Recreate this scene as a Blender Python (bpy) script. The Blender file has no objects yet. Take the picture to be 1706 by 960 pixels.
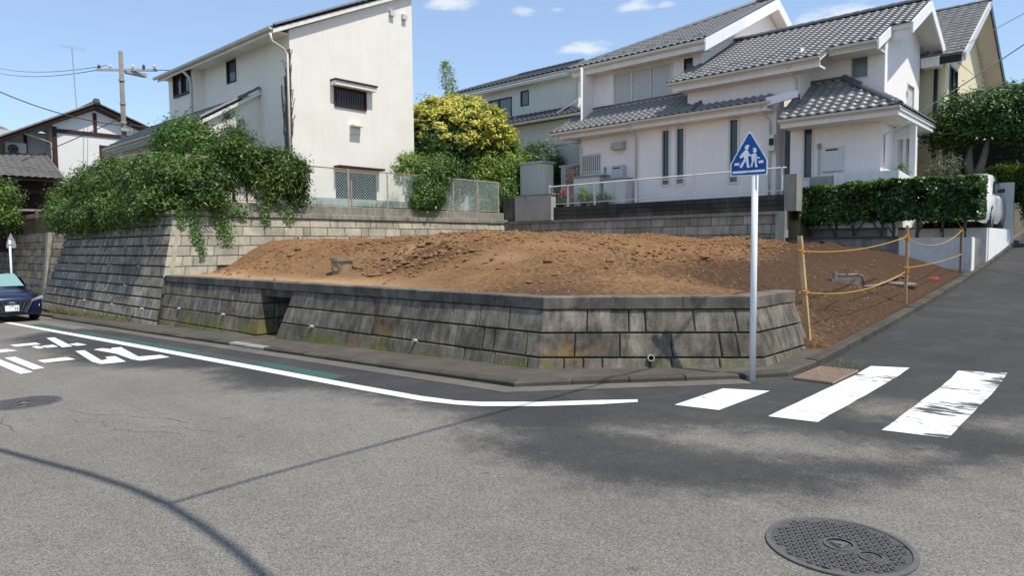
import bpy, bmesh, math, random
import numpy as np
from mathutils import Vector, Matrix
random.seed(11); rng = np.random.default_rng(11)
SC = bpy.context.scene
C = SC.collection
PI = math.pi
# ------------------------------------------------------------------ camera, sky, sun, exposure
cam = bpy.data.cameras.new('camera'); cam_o = bpy.data.objects.new('camera', cam); C.objects.link(cam_o)
cam.sensor_width = 36.0; cam.lens = 24.04; cam.clip_start = 0.05; cam.clip_end = 3000
def cam_matrix(pos, yaw, pitch, roll):
    f = Vector((-math.sin(yaw)*math.cos(pitch), math.cos(yaw)*math.cos(pitch), -math.sin(pitch)))
    r = Vector((math.cos(yaw), math.sin(yaw), 0)); u = r.cross(f)
    r2 = r*math.cos(roll)+u*math.sin(roll); u2 = -r*math.sin(roll)+u*math.cos(roll)
    m = Matrix((r2, u2, -f)).transposed().to_4x4(); m.translation = pos
    return m
cam_o.matrix_world = cam_matrix(Vector((0, 0, 1.6)), math.radians(42.54), math.radians(3.57), math.radians(-0.52))
SC.camera = cam_o
SUN_EL, SUN_AZ = math.radians(64.0), math.radians(2.0)      # azimuth measured from +X towards +Y
sd = Vector((math.cos(SUN_EL)*math.cos(SUN_AZ), math.cos(SUN_EL)*math.sin(SUN_AZ), math.sin(SUN_EL)))
W = bpy.data.worlds.new('World'); SC.world = W; W.use_nodes = True
wn = W.node_tree.nodes; wl = W.node_tree.links; wn.clear()
wo = wn.new('ShaderNodeOutputWorld'); bg = wn.new('ShaderNodeBackground'); sky = wn.new('ShaderNodeTexSky')
sky.sky_type = 'NISHITA'; sky.sun_disc = False; sky.sun_elevation = SUN_EL
sky.sun_rotation = math.radians(90) - SUN_AZ; sky.air_density = 1.0; sky.dust_density = 0.6; sky.ozone_density = 2.0; sky.altitude = 50
bg.inputs['Strength'].default_value = 0.14
# thin scattered clouds, laid out by direction on a flat cloud deck
tc = wn.new('ShaderNodeTexCoord'); sep = wn.new('ShaderNodeSeparateXYZ'); wl.new(tc.outputs['Generated'], sep.inputs[0])
mz = wn.new('ShaderNodeMath'); mz.operation = 'MAXIMUM'; mz.inputs[1].default_value = 0.03; wl.new(sep.outputs['Z'], mz.inputs[0])
dx = wn.new('ShaderNodeMath'); dx.operation = 'DIVIDE'; wl.new(sep.outputs['X'], dx.inputs[0]); wl.new(mz.outputs[0], dx.inputs[1])
dy = wn.new('ShaderNodeMath'); dy.operation = 'DIVIDE'; wl.new(sep.outputs['Y'], dy.inputs[0]); wl.new(mz.outputs[0], dy.inputs[1])
cmb = wn.new('ShaderNodeCombineXYZ'); wl.new(dx.outputs[0], cmb.inputs[0]); wl.new(dy.outputs[0], cmb.inputs[1])
cn = wn.new('ShaderNodeTexNoise'); cn.inputs['Scale'].default_value = 1.5; cn.inputs['Detail'].default_value = 7; cn.inputs['Roughness'].default_value = 0.52; cn.inputs['Distortion'].default_value = 0.3
wl.new(cmb.outputs[0], cn.inputs['Vector'])
cr = wn.new('ShaderNodeValToRGB'); cr.color_ramp.elements[0].position = 0.80; cr.color_ramp.elements[1].position = 0.92
cr.color_ramp.elements[0].color = (0, 0, 0, 1); cr.color_ramp.elements[1].color = (0.75, 0.75, 0.75, 1)
wl.new(cn.outputs['Fac'], cr.inputs[0])
# small separate puffs on the same deck, their edges broken by the cloud noise
cn3 = wn.new('ShaderNodeTexNoise'); cn3.inputs['Scale'].default_value = 9; cn3.inputs['Detail'].default_value = 6; cn3.inputs['Roughness'].default_value = .6; wl.new(cmb.outputs[0], cn3.inputs['Vector'])
cloud_fac = cr.outputs[0]
for (cx_, cy_, rr_, am_) in [(-2.13,1.96,.09,.8),(-1.98,2.25,.06,.5),(-1.86,2.33,.03,.4),(-2.12,2.87,.12,.75),(-1.60,2.52,.075,.7),(-1.49,2.60,.04,.45),(-4.5,-1.6,.3,.6),(-1.0,3.3,.2,.7),(.8,2.6,.25,.7),(2.4,-1.2,.3,.7),(-.6,-2.4,.3,.7),(1.9,1.7,.2,.7)]:
    sb = wn.new('ShaderNodeVectorMath'); sb.operation = 'SUBTRACT'; wl.new(cmb.outputs[0], sb.inputs[0]); sb.inputs[1].default_value = (cx_, cy_, 0)
    ln = wn.new('ShaderNodeVectorMath'); ln.operation = 'LENGTH'; wl.new(sb.outputs[0], ln.inputs[0])
    dv_ = wn.new('ShaderNodeMath'); dv_.operation = 'DIVIDE'; wl.new(ln.outputs['Value'], dv_.inputs[0]); dv_.inputs[1].default_value = rr_
    ad = wn.new('ShaderNodeMath'); ad.operation = 'MULTIPLY_ADD'; wl.new(cn3.outputs['Fac'], ad.inputs[0]); ad.inputs[1].default_value = -2.4; wl.new(dv_.outputs[0], ad.inputs[2])
    mr = wn.new('ShaderNodeMapRange'); mr.interpolation_type = 'SMOOTHSTEP'; wl.new(ad.outputs[0], mr.inputs[0]); mr.inputs[1].default_value = .15; mr.inputs[2].default_value = -1.0; mr.inputs[3].default_value = 0; mr.inputs[4].default_value = am_
    mm_ = wn.new('ShaderNodeMath'); mm_.operation = 'MAXIMUM'; wl.new(cloud_fac, mm_.inputs[0]); wl.new(mr.outputs[0], mm_.inputs[1]); cloud_fac = mm_.outputs[0]
# very thin high veil
cn2 = wn.new('ShaderNodeTexNoise'); cn2.inputs['Scale'].default_value = 0.35; cn2.inputs['Detail'].default_value = 5
wl.new(cmb.outputs[0], cn2.inputs['Vector'])
vm = wn.new('ShaderNodeMapRange'); vm.inputs[1].default_value = .3; vm.inputs[2].default_value = .8; vm.inputs[3].default_value = .22; vm.inputs[4].default_value = .50
wl.new(cn2.outputs['Fac'], vm.inputs[0])
mx0 = wn.new('ShaderNodeMix'); mx0.data_type = 'RGBA'; mx0.inputs[7].default_value = (2.2, 3.05, 4.3, 1)
wl.new(vm.outputs[0], mx0.inputs[0]); wl.new(sky.outputs[0], mx0.inputs[6])
mx = wn.new('ShaderNodeMix'); mx.data_type = 'RGBA'; mx.inputs[7].default_value = (4.5, 4.7, 5.0, 1)
wl.new(cloud_fac, mx.inputs[0]); wl.new(mx0.outputs[2], mx.inputs[6]); wl.new(mx.outputs[2], bg.inputs[0]); wl.new(bg.outputs[0], wo.inputs[0])
sun = bpy.data.lights.new('sun', 'SUN'); sun.energy = 3.55; sun.angle = math.radians(0.53); sun.color = (1, .945, .85)
sun_o = bpy.data.objects.new('sun', sun); C.objects.link(sun_o); sun_o.rotation_euler = sd.to_track_quat('Z', 'Y').to_euler()
vs = SC.view_settings; vs.view_transform = 'Standard'; vs.look = 'None'; vs.gamma = 1; vs.exposure = 0.54; vs.use_curve_mapping = False
SC.cycles.max_bounces = 6

# ------------------------------------------------------------------ helpers
class MB:
    """collects faces for ONE mesh"""
    def __init__(s): s.v = []; s.f = []
    def add(s, vs_, fs):
        b = len(s.v); s.v += [tuple(p) for p in vs_]; s.f += [tuple(i+b for i in f) for f in fs]; return s
    def box(s, x0, x1, y0, y1, z0, z1):
        return s.add([(x0,y0,z0),(x1,y0,z0),(x1,y1,z0),(x0,y1,z0),(x0,y0,z1),(x1,y0,z1),(x1,y1,z1),(x0,y1,z1)],
              [(0,3,2,1),(4,5,6,7),(0,1,5,4),(1,2,6,5),(2,3,7,6),(3,0,4,7)])
    def hexa(s, p): # 8 points: bottom loop 0-3, top loop 4-7
        return s.add(p, [(0,3,2,1),(4,5,6,7),(0,1,5,4),(1,2,6,5),(2,3,7,6),(3,0,4,7)])
    def poly(s, pts): return s.add(pts, [tuple(range(len(pts)))])
    def prism(s, pts, off):
        n = len(pts); off = Vector(off); a = [Vector(p) for p in pts]; b = [p+off for p in a]
        return s.add(a+b, [tuple(range(n-1,-1,-1)), tuple(range(n,2*n))] + [(i,(i+1)%n,n+(i+1)%n,n+i) for i in range(n)])
    def tube(s, pts, r, n=8, cap=True):
        pts = [Vector(p) for p in pts]; rs = r if isinstance(r,(list,tuple)) else [r]*len(pts); rings = []
        up = Vector((0,0,1)); vs_ = []
        for i,p in enumerate(pts):
            t = (pts[min(i+1,len(pts)-1)]-pts[max(i-1,0)]).normalized()
            a = t.cross(up)
            if a.length < .05: a = t.cross(Vector((1,0,0)))
            a.normalize(); b = t.cross(a)
            vs_ += [p+(a*math.cos(2*PI*k/n)+b*math.sin(2*PI*k/n))*rs[i] for k in range(n)]
        fs = [(i*n+k,(i+1)*n+k,(i+1)*n+(k+1)%n,i*n+(k+1)%n) for i in range(len(pts)-1) for k in range(n)]
        if cap: fs += [tuple(range(n)), tuple(range((len(pts)-1)*n+n-1,(len(pts)-1)*n-1,-1))]
        return s.add(vs_, fs)
    def disc(s, c, r, z0, z1, n=32):
        return s.prism([(c[0]+r*math.cos(2*PI*k/n), c[1]+r*math.sin(2*PI*k/n), z0) for k in range(n)], (0,0,z1-z0))
    def build(s, name, m, parent=None, smooth=False, kind=None): return mk(name, s.v, s.f, m, parent, smooth, kind)
def link(o, parent):
    C.objects.link(o)
    if parent is not None:
        o.parent = parent
        if parent.get('_root'): o.matrix_parent_inverse = Matrix.Translation(-parent.location)
        else: o.matrix_parent_inverse = Matrix.Translation(-Vector(parent.get('_w', (0,0,0))))
    return o
def mk(name, v, f, m, parent=None, smooth=False, kind=None):
    me = bpy.data.meshes.new(name)
    a = np.array([tuple(p) for p in v], dtype=float)
    c = (a.min(0)+a.max(0))/2; c[2] = a[:,2].min()
    me.from_pydata((a-c).tolist(), [], f); me.update()
    if m is not None: me.materials.append(m)
    if smooth: me.polygons.foreach_set('use_smooth', [True]*len(me.polygons))
    o = bpy.data.objects.new(name, me); o.location = c; o['_w'] = tuple(c); link(o, parent)
    if kind: o['kind'] = kind
    return o
def mk_np(name, V, n_per, m, parent=None, kind=None, smooth=False):
    """V: (N*n_per,3) array, every n_per verts are one face"""
    V = np.asarray(V, dtype=np.float32); nf = len(V)//n_per
    me = bpy.data.meshes.new(name); me.vertices.add(len(V)); me.vertices.foreach_set('co', V.ravel())
    me.loops.add(len(V)); me.loops.foreach_set('vertex_index', np.arange(len(V), dtype=np.int32))
    me.polygons.add(nf); me.polygons.foreach_set('loop_start', np.arange(nf, dtype=np.int32)*n_per)
    me.update(calc_edges=True); me.validate()
    me.materials.append(m); o = bpy.data.objects.new(name, me); o['_w'] = (0,0,0); link(o, parent)
    if kind: o['kind'] = kind
    return o
def tag(o, label, cat, group=None, kind=None):
    o['label'] = label; o['category'] = cat
    if group: o['group'] = group
    if kind: o['kind'] = kind
    return o
def thing(name, label, cat, loc, group=None):
    o = bpy.data.objects.new(name, None); o.empty_display_size = .2; o.location = loc; o['_root'] = 1; C.objects.link(o)
    return tag(o, label, cat, group)
def struct(o): o['kind'] = 'structure'; return o

# ------------------------------------------------------------------ materials
def nodes(name):
    m = bpy.data.materials.new(name); m.use_nodes = True; nt = m.node_tree; nt.nodes.clear()
    o = nt.nodes.new('ShaderNodeOutputMaterial'); p = nt.nodes.new('ShaderNodeBsdfPrincipled'); nt.links.new(p.outputs[0], o.inputs[0])
    return m, nt, p, o
class NB:
    def __init__(s, nt): s.nt = nt; s.N = nt.nodes; s.L = nt.links
    def new(s, t, **k):
        n = s.N.new(t)
        for a, b in k.items(): setattr(n, a, b)
        return n
    def put(s, sock, v):
        if v is None: return
        if hasattr(v, 'links'): s.L.new(v, sock)
        else: sock.default_value = v
    def pos(s): return s.new('ShaderNodeNewGeometry').outputs['Position']
    def scale(s, v, sc):
        n = s.new('ShaderNodeVectorMath', operation='MULTIPLY'); s.put(n.inputs[0], v); n.inputs[1].default_value = sc; return n.outputs[0]
    def noise(s, v, scale, detail=4, rough=.5, dist=0):
        n = s.new('ShaderNodeTexNoise'); s.put(n.inputs['Vector'], v); n.inputs['Scale'].default_value = scale; n.inputs['Detail'].default_value = detail
        n.inputs['Roughness'].default_value = rough; n.inputs['Distortion'].default_value = dist; return n.outputs['Fac']
    def map(s, v, a, b, c, d, clamp=True):
        n = s.new('ShaderNodeMapRange', clamp=clamp); s.put(n.inputs[0], v)
        for i, q in enumerate((a, b, c, d)): s.put(n.inputs[i+1], q)
        return n.outputs[0]
    def math(s, op, a, b=None):
        n = s.new('ShaderNodeMath', operation=op); s.put(n.inputs[0], a); s.put(n.inputs[1], b); return n.outputs[0]
    def mix(s, f, a, b, blend='MIX'):
        n = s.new('ShaderNodeMix', data_type='RGBA', blend_type=blend); s.put(n.inputs[0], f)
        s.put(n.inputs[6], a if hasattr(a,'links') else (*a[:3],1)); s.put(n.inputs[7], b if hasattr(b,'links') else (*b[:3],1)); return n.outputs[2]
    def grey(s, v):
        n = s.new('ShaderNodeCombineColor'); 
        for i in range(3): s.put(n.inputs[i], v)
        return n.outputs[0]
    def bump(s, h, st, dist=.02, nrm=None):
        n = s.new('ShaderNodeBump'); n.inputs['Strength'].default_value = st; n.inputs['Distance'].default_value = dist; s.put(n.inputs['Height'], h); s.put(n.inputs['Normal'], nrm); return n.outputs[0]
    def rnd(s): return s.new('ShaderNodeObjectInfo').outputs['Random']
_mats = {}
def M(name, col, rough=.8, var=.12, scale=3.0, bump=.15, bscale=60, obj=0, metal=0, spec=.3, streak=0, stain=None, stain_amt=0, stain_scale=1.2, moss=None, dist=.01, speck=0):
    """plain weathered surface: mottling, per-object tone, vertical rain streaks, patches of stain, fine relief"""
    if name in _mats: return _mats[name]
    m, nt, p, o = nodes(name); b = NB(nt); P = b.pos()
    v = b.noise(P, scale, 6, .6); k = b.map(v, .25, .75, 1-var, 1+var)
    if speck: k = b.math('MULTIPLY', k, b.map(b.noise(P, 75, 3, .75), .32, .68, 1-speck, 1+speck))
    if obj: k = b.math('MULTIPLY', k, b.map(b.rnd(), 0, 1, 1-obj, 1+obj))
    c = b.mix(1.0, (*col,1), b.grey(k), 'MULTIPLY')
    if stain is not None:
        sv = b.noise(P, stain_scale, 7, .62, .4); c = b.mix(b.map(sv, .5, .72, 0, stain_amt), c, stain)
    if streak:
        sv = b.noise(b.scale(P, (7, 7, .55)), 1.3, 5, .6); c = b.mix(1.0, c, b.grey(b.map(sv, .32, .68, 1-streak, 1+streak*.6)), 'MULTIPLY')
    if moss is not None:
        z0, z1, mc = moss; sx = b.new('ShaderNodeSeparateXYZ'); b.L.new(P, sx.inputs[0])
        mz = b.math('ADD', sx.outputs[2], b.map(b.noise(P, 2.2, 5, .6), .3, .7, -.16, .2))
        c = b.mix(b.math('MULTIPLY', b.map(mz, z0, z1, .85, 0), b.map(b.noise(P, 1.1, 2), .42, .6, .1, 1)), c, mc)
        lich = b.math('MULTIPLY', b.map(b.noise(b.scale(P, (1,1,1.3)), 1.9, 6, .6, .3), .57, .66, 0, 1), b.map(mz, z0+.12, z1+.42, 1, 0))
        c = b.mix(b.math('MULTIPLY', lich, .42), c, (.30,.17,.035))
    nt.links.new(c, p.inputs['Base Color']); p.inputs['Roughness'].default_value = rough; p.inputs['Metallic'].default_value = metal
    p.inputs['Specular IOR Level'].default_value = spec
    if bump: nt.links.new(b.bump(b.noise(P, bscale, 5, .65), bump, dist), p.inputs['Normal'])
    _mats[name] = m; return m
def LEAF(name, cols, trans=.18, rough=.45):
    if name in _mats: return _mats[name]
    m, nt, p, o = nodes(name); b = NB(nt)
    r = b.new('ShaderNodeNewGeometry').outputs['Random Per Island']
    cr_ = b.new('ShaderNodeValToRGB'); el = cr_.color_ramp.elements
    while len(el) < len(cols): el.new(.5)
    for i, c in enumerate(cols): el[i].position = i/(len(cols)-1); el[i].color = (*c, 1)
    big = b.map(b.noise(b.pos(), .9, 3), .35, .65, -.25, .25)
    nt.links.new(b.math('ADD', r, big), cr_.inputs[0])
    nt.links.new(cr_.outputs[0], p.inputs['Base Color']); p.inputs['Roughness'].default_value = rough; p.inputs['Specular IOR Level'].default_value = .35
    t = b.new('ShaderNodeBsdfTranslucent'); br = b.mix(1.0, cr_.outputs[0], (1.5, 1.6, .7), 'MULTIPLY'); nt.links.new(br, t.inputs[0])
    ms = b.new('ShaderNodeMixShader'); ms.inputs[0].default_value = trans; nt.links.new(p.outputs[0], ms.inputs[1]); nt.links.new(t.outputs[0], ms.inputs[2]); nt.links.new(ms.outputs[0], o.inputs[0])
    _mats[name] = m; return m
def GLASS(name, col=(.03,.04,.045), rough=.06):
    if name in _mats: return _mats[name]
    m, nt, p, o = nodes(name); b = NB(nt)
    p.inputs['Base Color'].default_value = (*col, 1); p.inputs['Roughness'].default_value = rough; p.inputs['Specular IOR Level'].default_value = .6
    nt.links.new(b.bump(b.noise(b.pos(), 1.1, 2), .06, .05), p.inputs['Normal'])
    _mats[name] = m; return m

# asphalt: light worn surface, darker where water has been washed across it (attribute "wet" = signed distance, metres)
def asphalt():
    m, nt, p, o = nodes('asphalt'); b = NB(nt); P = b.pos()
    at = b.new('ShaderNodeAttribute', attribute_name='wet').outputs['Fac']
    fine = b.noise(P, 170, 3, .7); agg = b.new('ShaderNodeTexVoronoi'); agg.inputs['Scale'].default_value = 135; b.L.new(P, agg.inputs['Vector'])
    stone = b.new('ShaderNodeSeparateColor'); b.L.new(agg.outputs['Color'], stone.inputs[0])
    k = b.math('MULTIPLY', b.map(fine, .3, .7, .72, 1.28), b.map(stone.outputs[0], 0, 1, .58, 1.42))
    broad = b.math('MULTIPLY', b.map(b.noise(P, .45, 4, .6), .3, .7, .90, 1.10), b.map(b.noise(P, 4, 5, .7), .3, .7, .93, 1.07)); broad = b.math('MULTIPLY', broad, b.map(b.noise(b.scale(P, (.12,1.6,1)), 1.0, 3, .5), .35, .65, .95, 1.05))
    spots = b.map(b.noise(P, 7, 2, .4), .70, .76, 1, .72); broad = b.math('MULTIPLY', broad, spots)
    k = b.math('MULTIPLY', k, broad)
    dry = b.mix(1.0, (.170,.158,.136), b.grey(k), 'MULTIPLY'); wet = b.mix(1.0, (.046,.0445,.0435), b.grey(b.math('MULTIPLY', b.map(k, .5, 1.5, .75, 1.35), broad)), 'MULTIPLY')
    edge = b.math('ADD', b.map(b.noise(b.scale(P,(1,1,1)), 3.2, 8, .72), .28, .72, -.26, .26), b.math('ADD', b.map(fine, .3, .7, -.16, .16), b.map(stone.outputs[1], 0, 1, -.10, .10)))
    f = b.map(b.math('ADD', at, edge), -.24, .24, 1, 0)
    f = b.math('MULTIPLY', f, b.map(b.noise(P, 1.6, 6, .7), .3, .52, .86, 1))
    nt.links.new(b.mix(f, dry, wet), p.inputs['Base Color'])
    nt.links.new(b.map(f, 0, 1, .92, .78), p.inputs['Roughness']); p.inputs['Specular IOR Level'].default_value = .2
    h = b.math('ADD', fine, b.math('MULTIPLY', agg.outputs['Distance'], -.9))
    nt.links.new(b.bump(h, .5, .006), p.inputs['Normal']); return m
def soilmat():
    m, nt, p, o = nodes('soil'); b = NB(nt); P = b.pos()
    at = b.new('ShaderNodeAttribute', attribute_name='tone').outputs['Fac']
    n1 = b.noise(P, 1.1, 6, .65, .5); n2 = b.noise(P, 14, 5, .7); n3 = b.noise(P, 60, 3, .7)
    c = b.mix(b.map(n1, .35, .65, 0, 1), (.22,.122,.057), (.305,.18,.087))
    c = b.mix(b.map(n2, .42, .66, 0, .75), c, (.115,.06,.028))
    c = b.mix(b.map(n3, .6, .75, 0, .5), c, (.40,.27,.16))
    c = b.mix(b.map(b.math('ADD', at, b.map(n2, .3, .7, -.3, .3)), .2, .8, 0, 1), c, (.078,.046,.028))
    sand = b.new('ShaderNodeAttribute', attribute_name='sand').outputs['Fac']
    c = b.mix(b.map(b.math('ADD', sand, b.map(n2, .3, .7, -.35, .2)), .25, .7, 0, .85), c, (.44,.28,.15))
    nt.links.new(c, p.inputs['Base Color']); p.inputs['Roughness'].default_value = .95; p.inputs['Specular IOR Level'].default_value = .1
    h = b.math('ADD', n2, b.math('MULTIPLY', n3, .45)); nt.links.new(b.bump(h, .9, .05), p.inputs['Normal']); return m
def paint(name, col, wear=.3, under=(.048,.046,.045), ws=7, aniso=(1,1,1)):
    m, nt, p, o = nodes(name); b = NB(nt); P = b.pos()
    n = b.noise(b.scale(P, aniso), ws, 9, .74, .2); big = b.noise(P, 1.3, 3, .6)
    f = b.map(b.math('ADD', n, b.map(big, .3, .7, -.14, .14)), .62-wear*.3, .66-wear*.3, 0, 1)
    c = b.mix(1.0, (*col,1), b.grey(b.map(b.noise(P, 90, 3, .7), .3, .7, .9, 1.06)), 'MULTIPLY')
    nt.links.new(b.mix(f, c, under), p.inputs['Base Color']); p.inputs['Roughness'].default_value = .75
    nt.links.new(b.bump(b.noise(P, 150, 3, .7), .35, .004), p.inputs['Normal']); return m
# ------------------------------------------------------------------ ground, roads, kerbs
def rise(y): return float(np.interp(y, [8.8,9.5,10,11.7,14.4,18.4,21.6,26,30,40,80], [0,.025,.06,.18,.36,.66,.95,1.42,1.8,2.8,6.5]))
def road_z(x, y): return min(0.0, .025*(x+5)) + (rise(y) if x > -7 else 0.0)
def inside(px, py, poly):
    r = np.zeros(px.shape, bool); n = len(poly)
    for i in range(n):
        x0,y0 = poly[i]; x1,y1 = poly[(i+1)%n]
        if y0 == y1: continue
        c = ((y0 > py) != (y1 > py)) & (px < (x1-x0)*(py-y0)/(y1-y0)+x0); r ^= c
    return r
def sdist(px, py, poly):
    d = np.full(px.shape, 1e9); n = len(poly)
    for i in range(n):
        a = np.array(poly[i]); b = np.array(poly[(i+1)%n]); e = b-a; L = max((e*e).sum(), 1e-9)
        t = np.clip(((px-a[0])*e[0]+(py-a[1])*e[1])/L, 0, 1); d = np.minimum(d, np.hypot(px-a[0]-t*e[0], py-a[1]-t*e[1]))
    return np.where(inside(px, py, poly), -d, d)
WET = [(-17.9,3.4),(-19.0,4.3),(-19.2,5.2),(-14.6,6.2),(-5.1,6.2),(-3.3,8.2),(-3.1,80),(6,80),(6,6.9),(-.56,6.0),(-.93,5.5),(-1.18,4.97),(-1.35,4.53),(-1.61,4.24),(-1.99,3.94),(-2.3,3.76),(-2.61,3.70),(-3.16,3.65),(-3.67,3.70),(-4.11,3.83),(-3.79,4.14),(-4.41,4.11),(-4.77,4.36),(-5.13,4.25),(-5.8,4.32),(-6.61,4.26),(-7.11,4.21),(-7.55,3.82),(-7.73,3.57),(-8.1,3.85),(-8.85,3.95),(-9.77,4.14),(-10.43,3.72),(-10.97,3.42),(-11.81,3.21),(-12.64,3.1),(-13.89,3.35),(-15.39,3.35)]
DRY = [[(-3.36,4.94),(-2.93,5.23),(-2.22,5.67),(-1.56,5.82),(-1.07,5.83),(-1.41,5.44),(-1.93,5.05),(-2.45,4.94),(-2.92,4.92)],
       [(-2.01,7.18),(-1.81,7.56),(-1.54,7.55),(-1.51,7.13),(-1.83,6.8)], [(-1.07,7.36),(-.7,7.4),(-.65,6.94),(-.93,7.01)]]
def grid_sheet(name, xs, ys, zf, m, keep=None, attrs=None):
    nx, ny = len(xs), len(ys); X, Y = np.meshgrid(xs, ys, indexing='ij'); Z = np.vectorize(zf)(X, Y)
    f = [(i*ny+j, (i+1)*ny+j, (i+1)*ny+j+1, i*ny+j+1) for i in range(nx-1) for j in range(ny-1) if keep is None or keep((xs[i]+xs[i+1])/2, (ys[j]+ys[j+1])/2)]
    me = bpy.data.meshes.new(name); me.from_pydata(np.stack([X,Y,Z],-1).reshape(-1,3).tolist(), [], f); me.update(); me.materials.append(m)
    for k, a in (attrs or {}).items():
        at = me.attributes.new(k, 'FLOAT', 'POINT'); at.data.foreach_set('value', a(X, Y).ravel().astype(np.float32))
    me.polygons.foreach_set('use_smooth', [True]*len(f))
    o = bpy.data.objects.new(name, me); o['_w'] = (0,0,0); C.objects.link(o); return struct(o)
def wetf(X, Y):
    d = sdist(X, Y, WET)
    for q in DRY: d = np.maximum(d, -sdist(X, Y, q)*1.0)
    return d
M_ASPH = asphalt()
xs = np.unique(np.concatenate([np.linspace(-120,-30,31), np.linspace(-30,-20,26), np.linspace(-20,3,150), np.linspace(3,40,12)]))
ys = np.unique(np.concatenate([np.linspace(-40,0,14), np.linspace(0,12,90), np.linspace(12,40,29), np.linspace(40,80,9)]))
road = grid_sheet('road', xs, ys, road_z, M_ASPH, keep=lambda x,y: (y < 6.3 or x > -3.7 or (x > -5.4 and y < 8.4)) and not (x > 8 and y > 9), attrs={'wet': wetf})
road['label'] = 'grey asphalt road junction with dark damp patches'
M_GRASSG = M('verge_earth', (.09,.085,.05), .95, .3, .2, .3, 5)
g = MB(); g.add([(-1500,-1500,-4.2),(1500,-1500,-4.2),(1500,1500,-4.2),(-1500,1500,-4.2)], [(0,1,2,3)]); struct(g.build('ground', M_GRASSG))

KERB = [(-60,5.80),(-24,5.72),(-16,5.62),(-5.16,5.63),(-3.41,7.68),(-3.06,8.2),(-2.98,9.0),(-2.93,12),(-2.90,20),(-2.82,30),(-2.75,45)]
def poly_at(P, s):
    for a, b in zip(P[:-1], P[1:]):
        L = math.hypot(b[0]-a[0], b[1]-a[1])
        if s <= L or b is P[-1]: t = s/L; return (a[0]+(b[0]-a[0])*t, a[1]+(b[1]-a[1])*t)
        s -= L
def poly_len(P): return sum(math.hypot(b[0]-a[0], b[1]-a[1]) for a,b in zip(P[:-1],P[1:]))
def inset(P, d):   # offset to the left of travel (towards the pavement)
    out = []
    for i in range(len(P)):
        n = Vector((0,0))
        ns = []
        for a, b in ((i-1,i),(i,i+1)):
            if a < 0 or b >= len(P): continue
            e = Vector((P[b][0]-P[a][0], P[b][1]-P[a][1])).normalized(); ns.append(Vector((-e.y, e.x)))
        n = ns[0] if len(ns) == 1 else (ns[0]+ns[1])/(1+ns[0].dot(ns[1]))
        out.append((P[i][0]+n.x*d, P[i][1]+n.y*d))
    return out
KW = .15; KIN = inset(KERB, KW); KH = .062
def kh(p): return .062+(.043*min(1,max(0,(p[1]-8.2)/1.0)) if p[0] > -4 else 0)
M_KERB = M('kerb_concrete', (.068,.060,.048), .9, .2, 5, .35, 50, obj=.22, stain=(.035,.031,.027), stain_amt=.7, stain_scale=2)
M_KERBL = M('kerb_pale', (.26,.25,.235), .9, .15, 5, .3, 50)
kerb = thing('kerb', 'row of low weathered concrete kerb stones along both roads', 'kerb', (-5.16,5.63,0)); kerb['kind'] = 'structure'
def kz(p): return road_z(max(p[0],-90), p[1])
for i in range(1, len(KERB)-1):
    a0, b0, a1, b1 = KERB[i], KERB[i+1], KIN[i], KIN[i+1]
    L = math.hypot(b0[0]-a0[0], b0[1]-a0[1]); n = max(1, round(L/.62))
    for k in range(n):
        t0, t1 = k/n+.006/L, (k+1)/n-.006/L
        lp = lambda a,b,t: (a[0]+(b[0]-a[0])*t, a[1]+(b[1]-a[1])*t)
        q = [lp(a0,b0,t0), lp(a0,b0,t1), lp(a1,b1,t1), lp(a1,b1,t0)]; q2 = [lp(q[0],q[3],.14), lp(q[1],q[2],.14), q[2], q[3]]
        j = random.uniform(-.006,.006)
        pale = -12.6 < q[0][0] < -11.0 and q[0][1] < 6
        v = [(p[0],p[1],kz(p)-.15) for p in q] + [(p[0],p[1],kz(p)+kh(p)-.018+j) for p in q] + [(p[0],p[1],kz(p)+kh(p)+j) for p in q2]
        mk('kerb_stone', v, [(0,1,5,4),(1,2,6,5),(2,3,7,6),(3,0,4,7),(4,5,9,8),(5,6,10,9),(6,7,11,10),(7,4,8,11),(8,9,10,11)], M_KERBL if pale else M_KERB, kerb)
# concrete gutter strip along the kerb foot, worn edge of the road
M_GUT = M('gutter_concrete', (.125,.11,.09), .9, .25, 3, .3, 60, stain=(.09,.08,.07), stain_amt=.8, stain_scale=1.5)
GO = inset(KERB, -.27); v = []; f = []
s_pts = []
for i in range(1, 4):
    for t in np.linspace(0, 1, 20 if i < 3 else 4, endpoint=(i==3)):
        s_pts.append(((KERB[i][0]+(KERB[i+1][0]-KERB[i][0])*t, KERB[i][1]+(KERB[i+1][1]-KERB[i][1])*t), (GO[i][0]+(GO[i+1][0]-GO[i][0])*t, GO[i][1]+(GO[i+1][1]-GO[i][1])*t)))
for a, b in s_pts:
    v += [(a[0],a[1],kz(a)+.0045),(b[0],b[1],kz(b)+.0045)]
f = [(2*i,2*i+1,2*i+3,2*i+2) for i in range(len(s_pts)-1)]
struct(mk('gutter', v, f, M_GUT))
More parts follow.
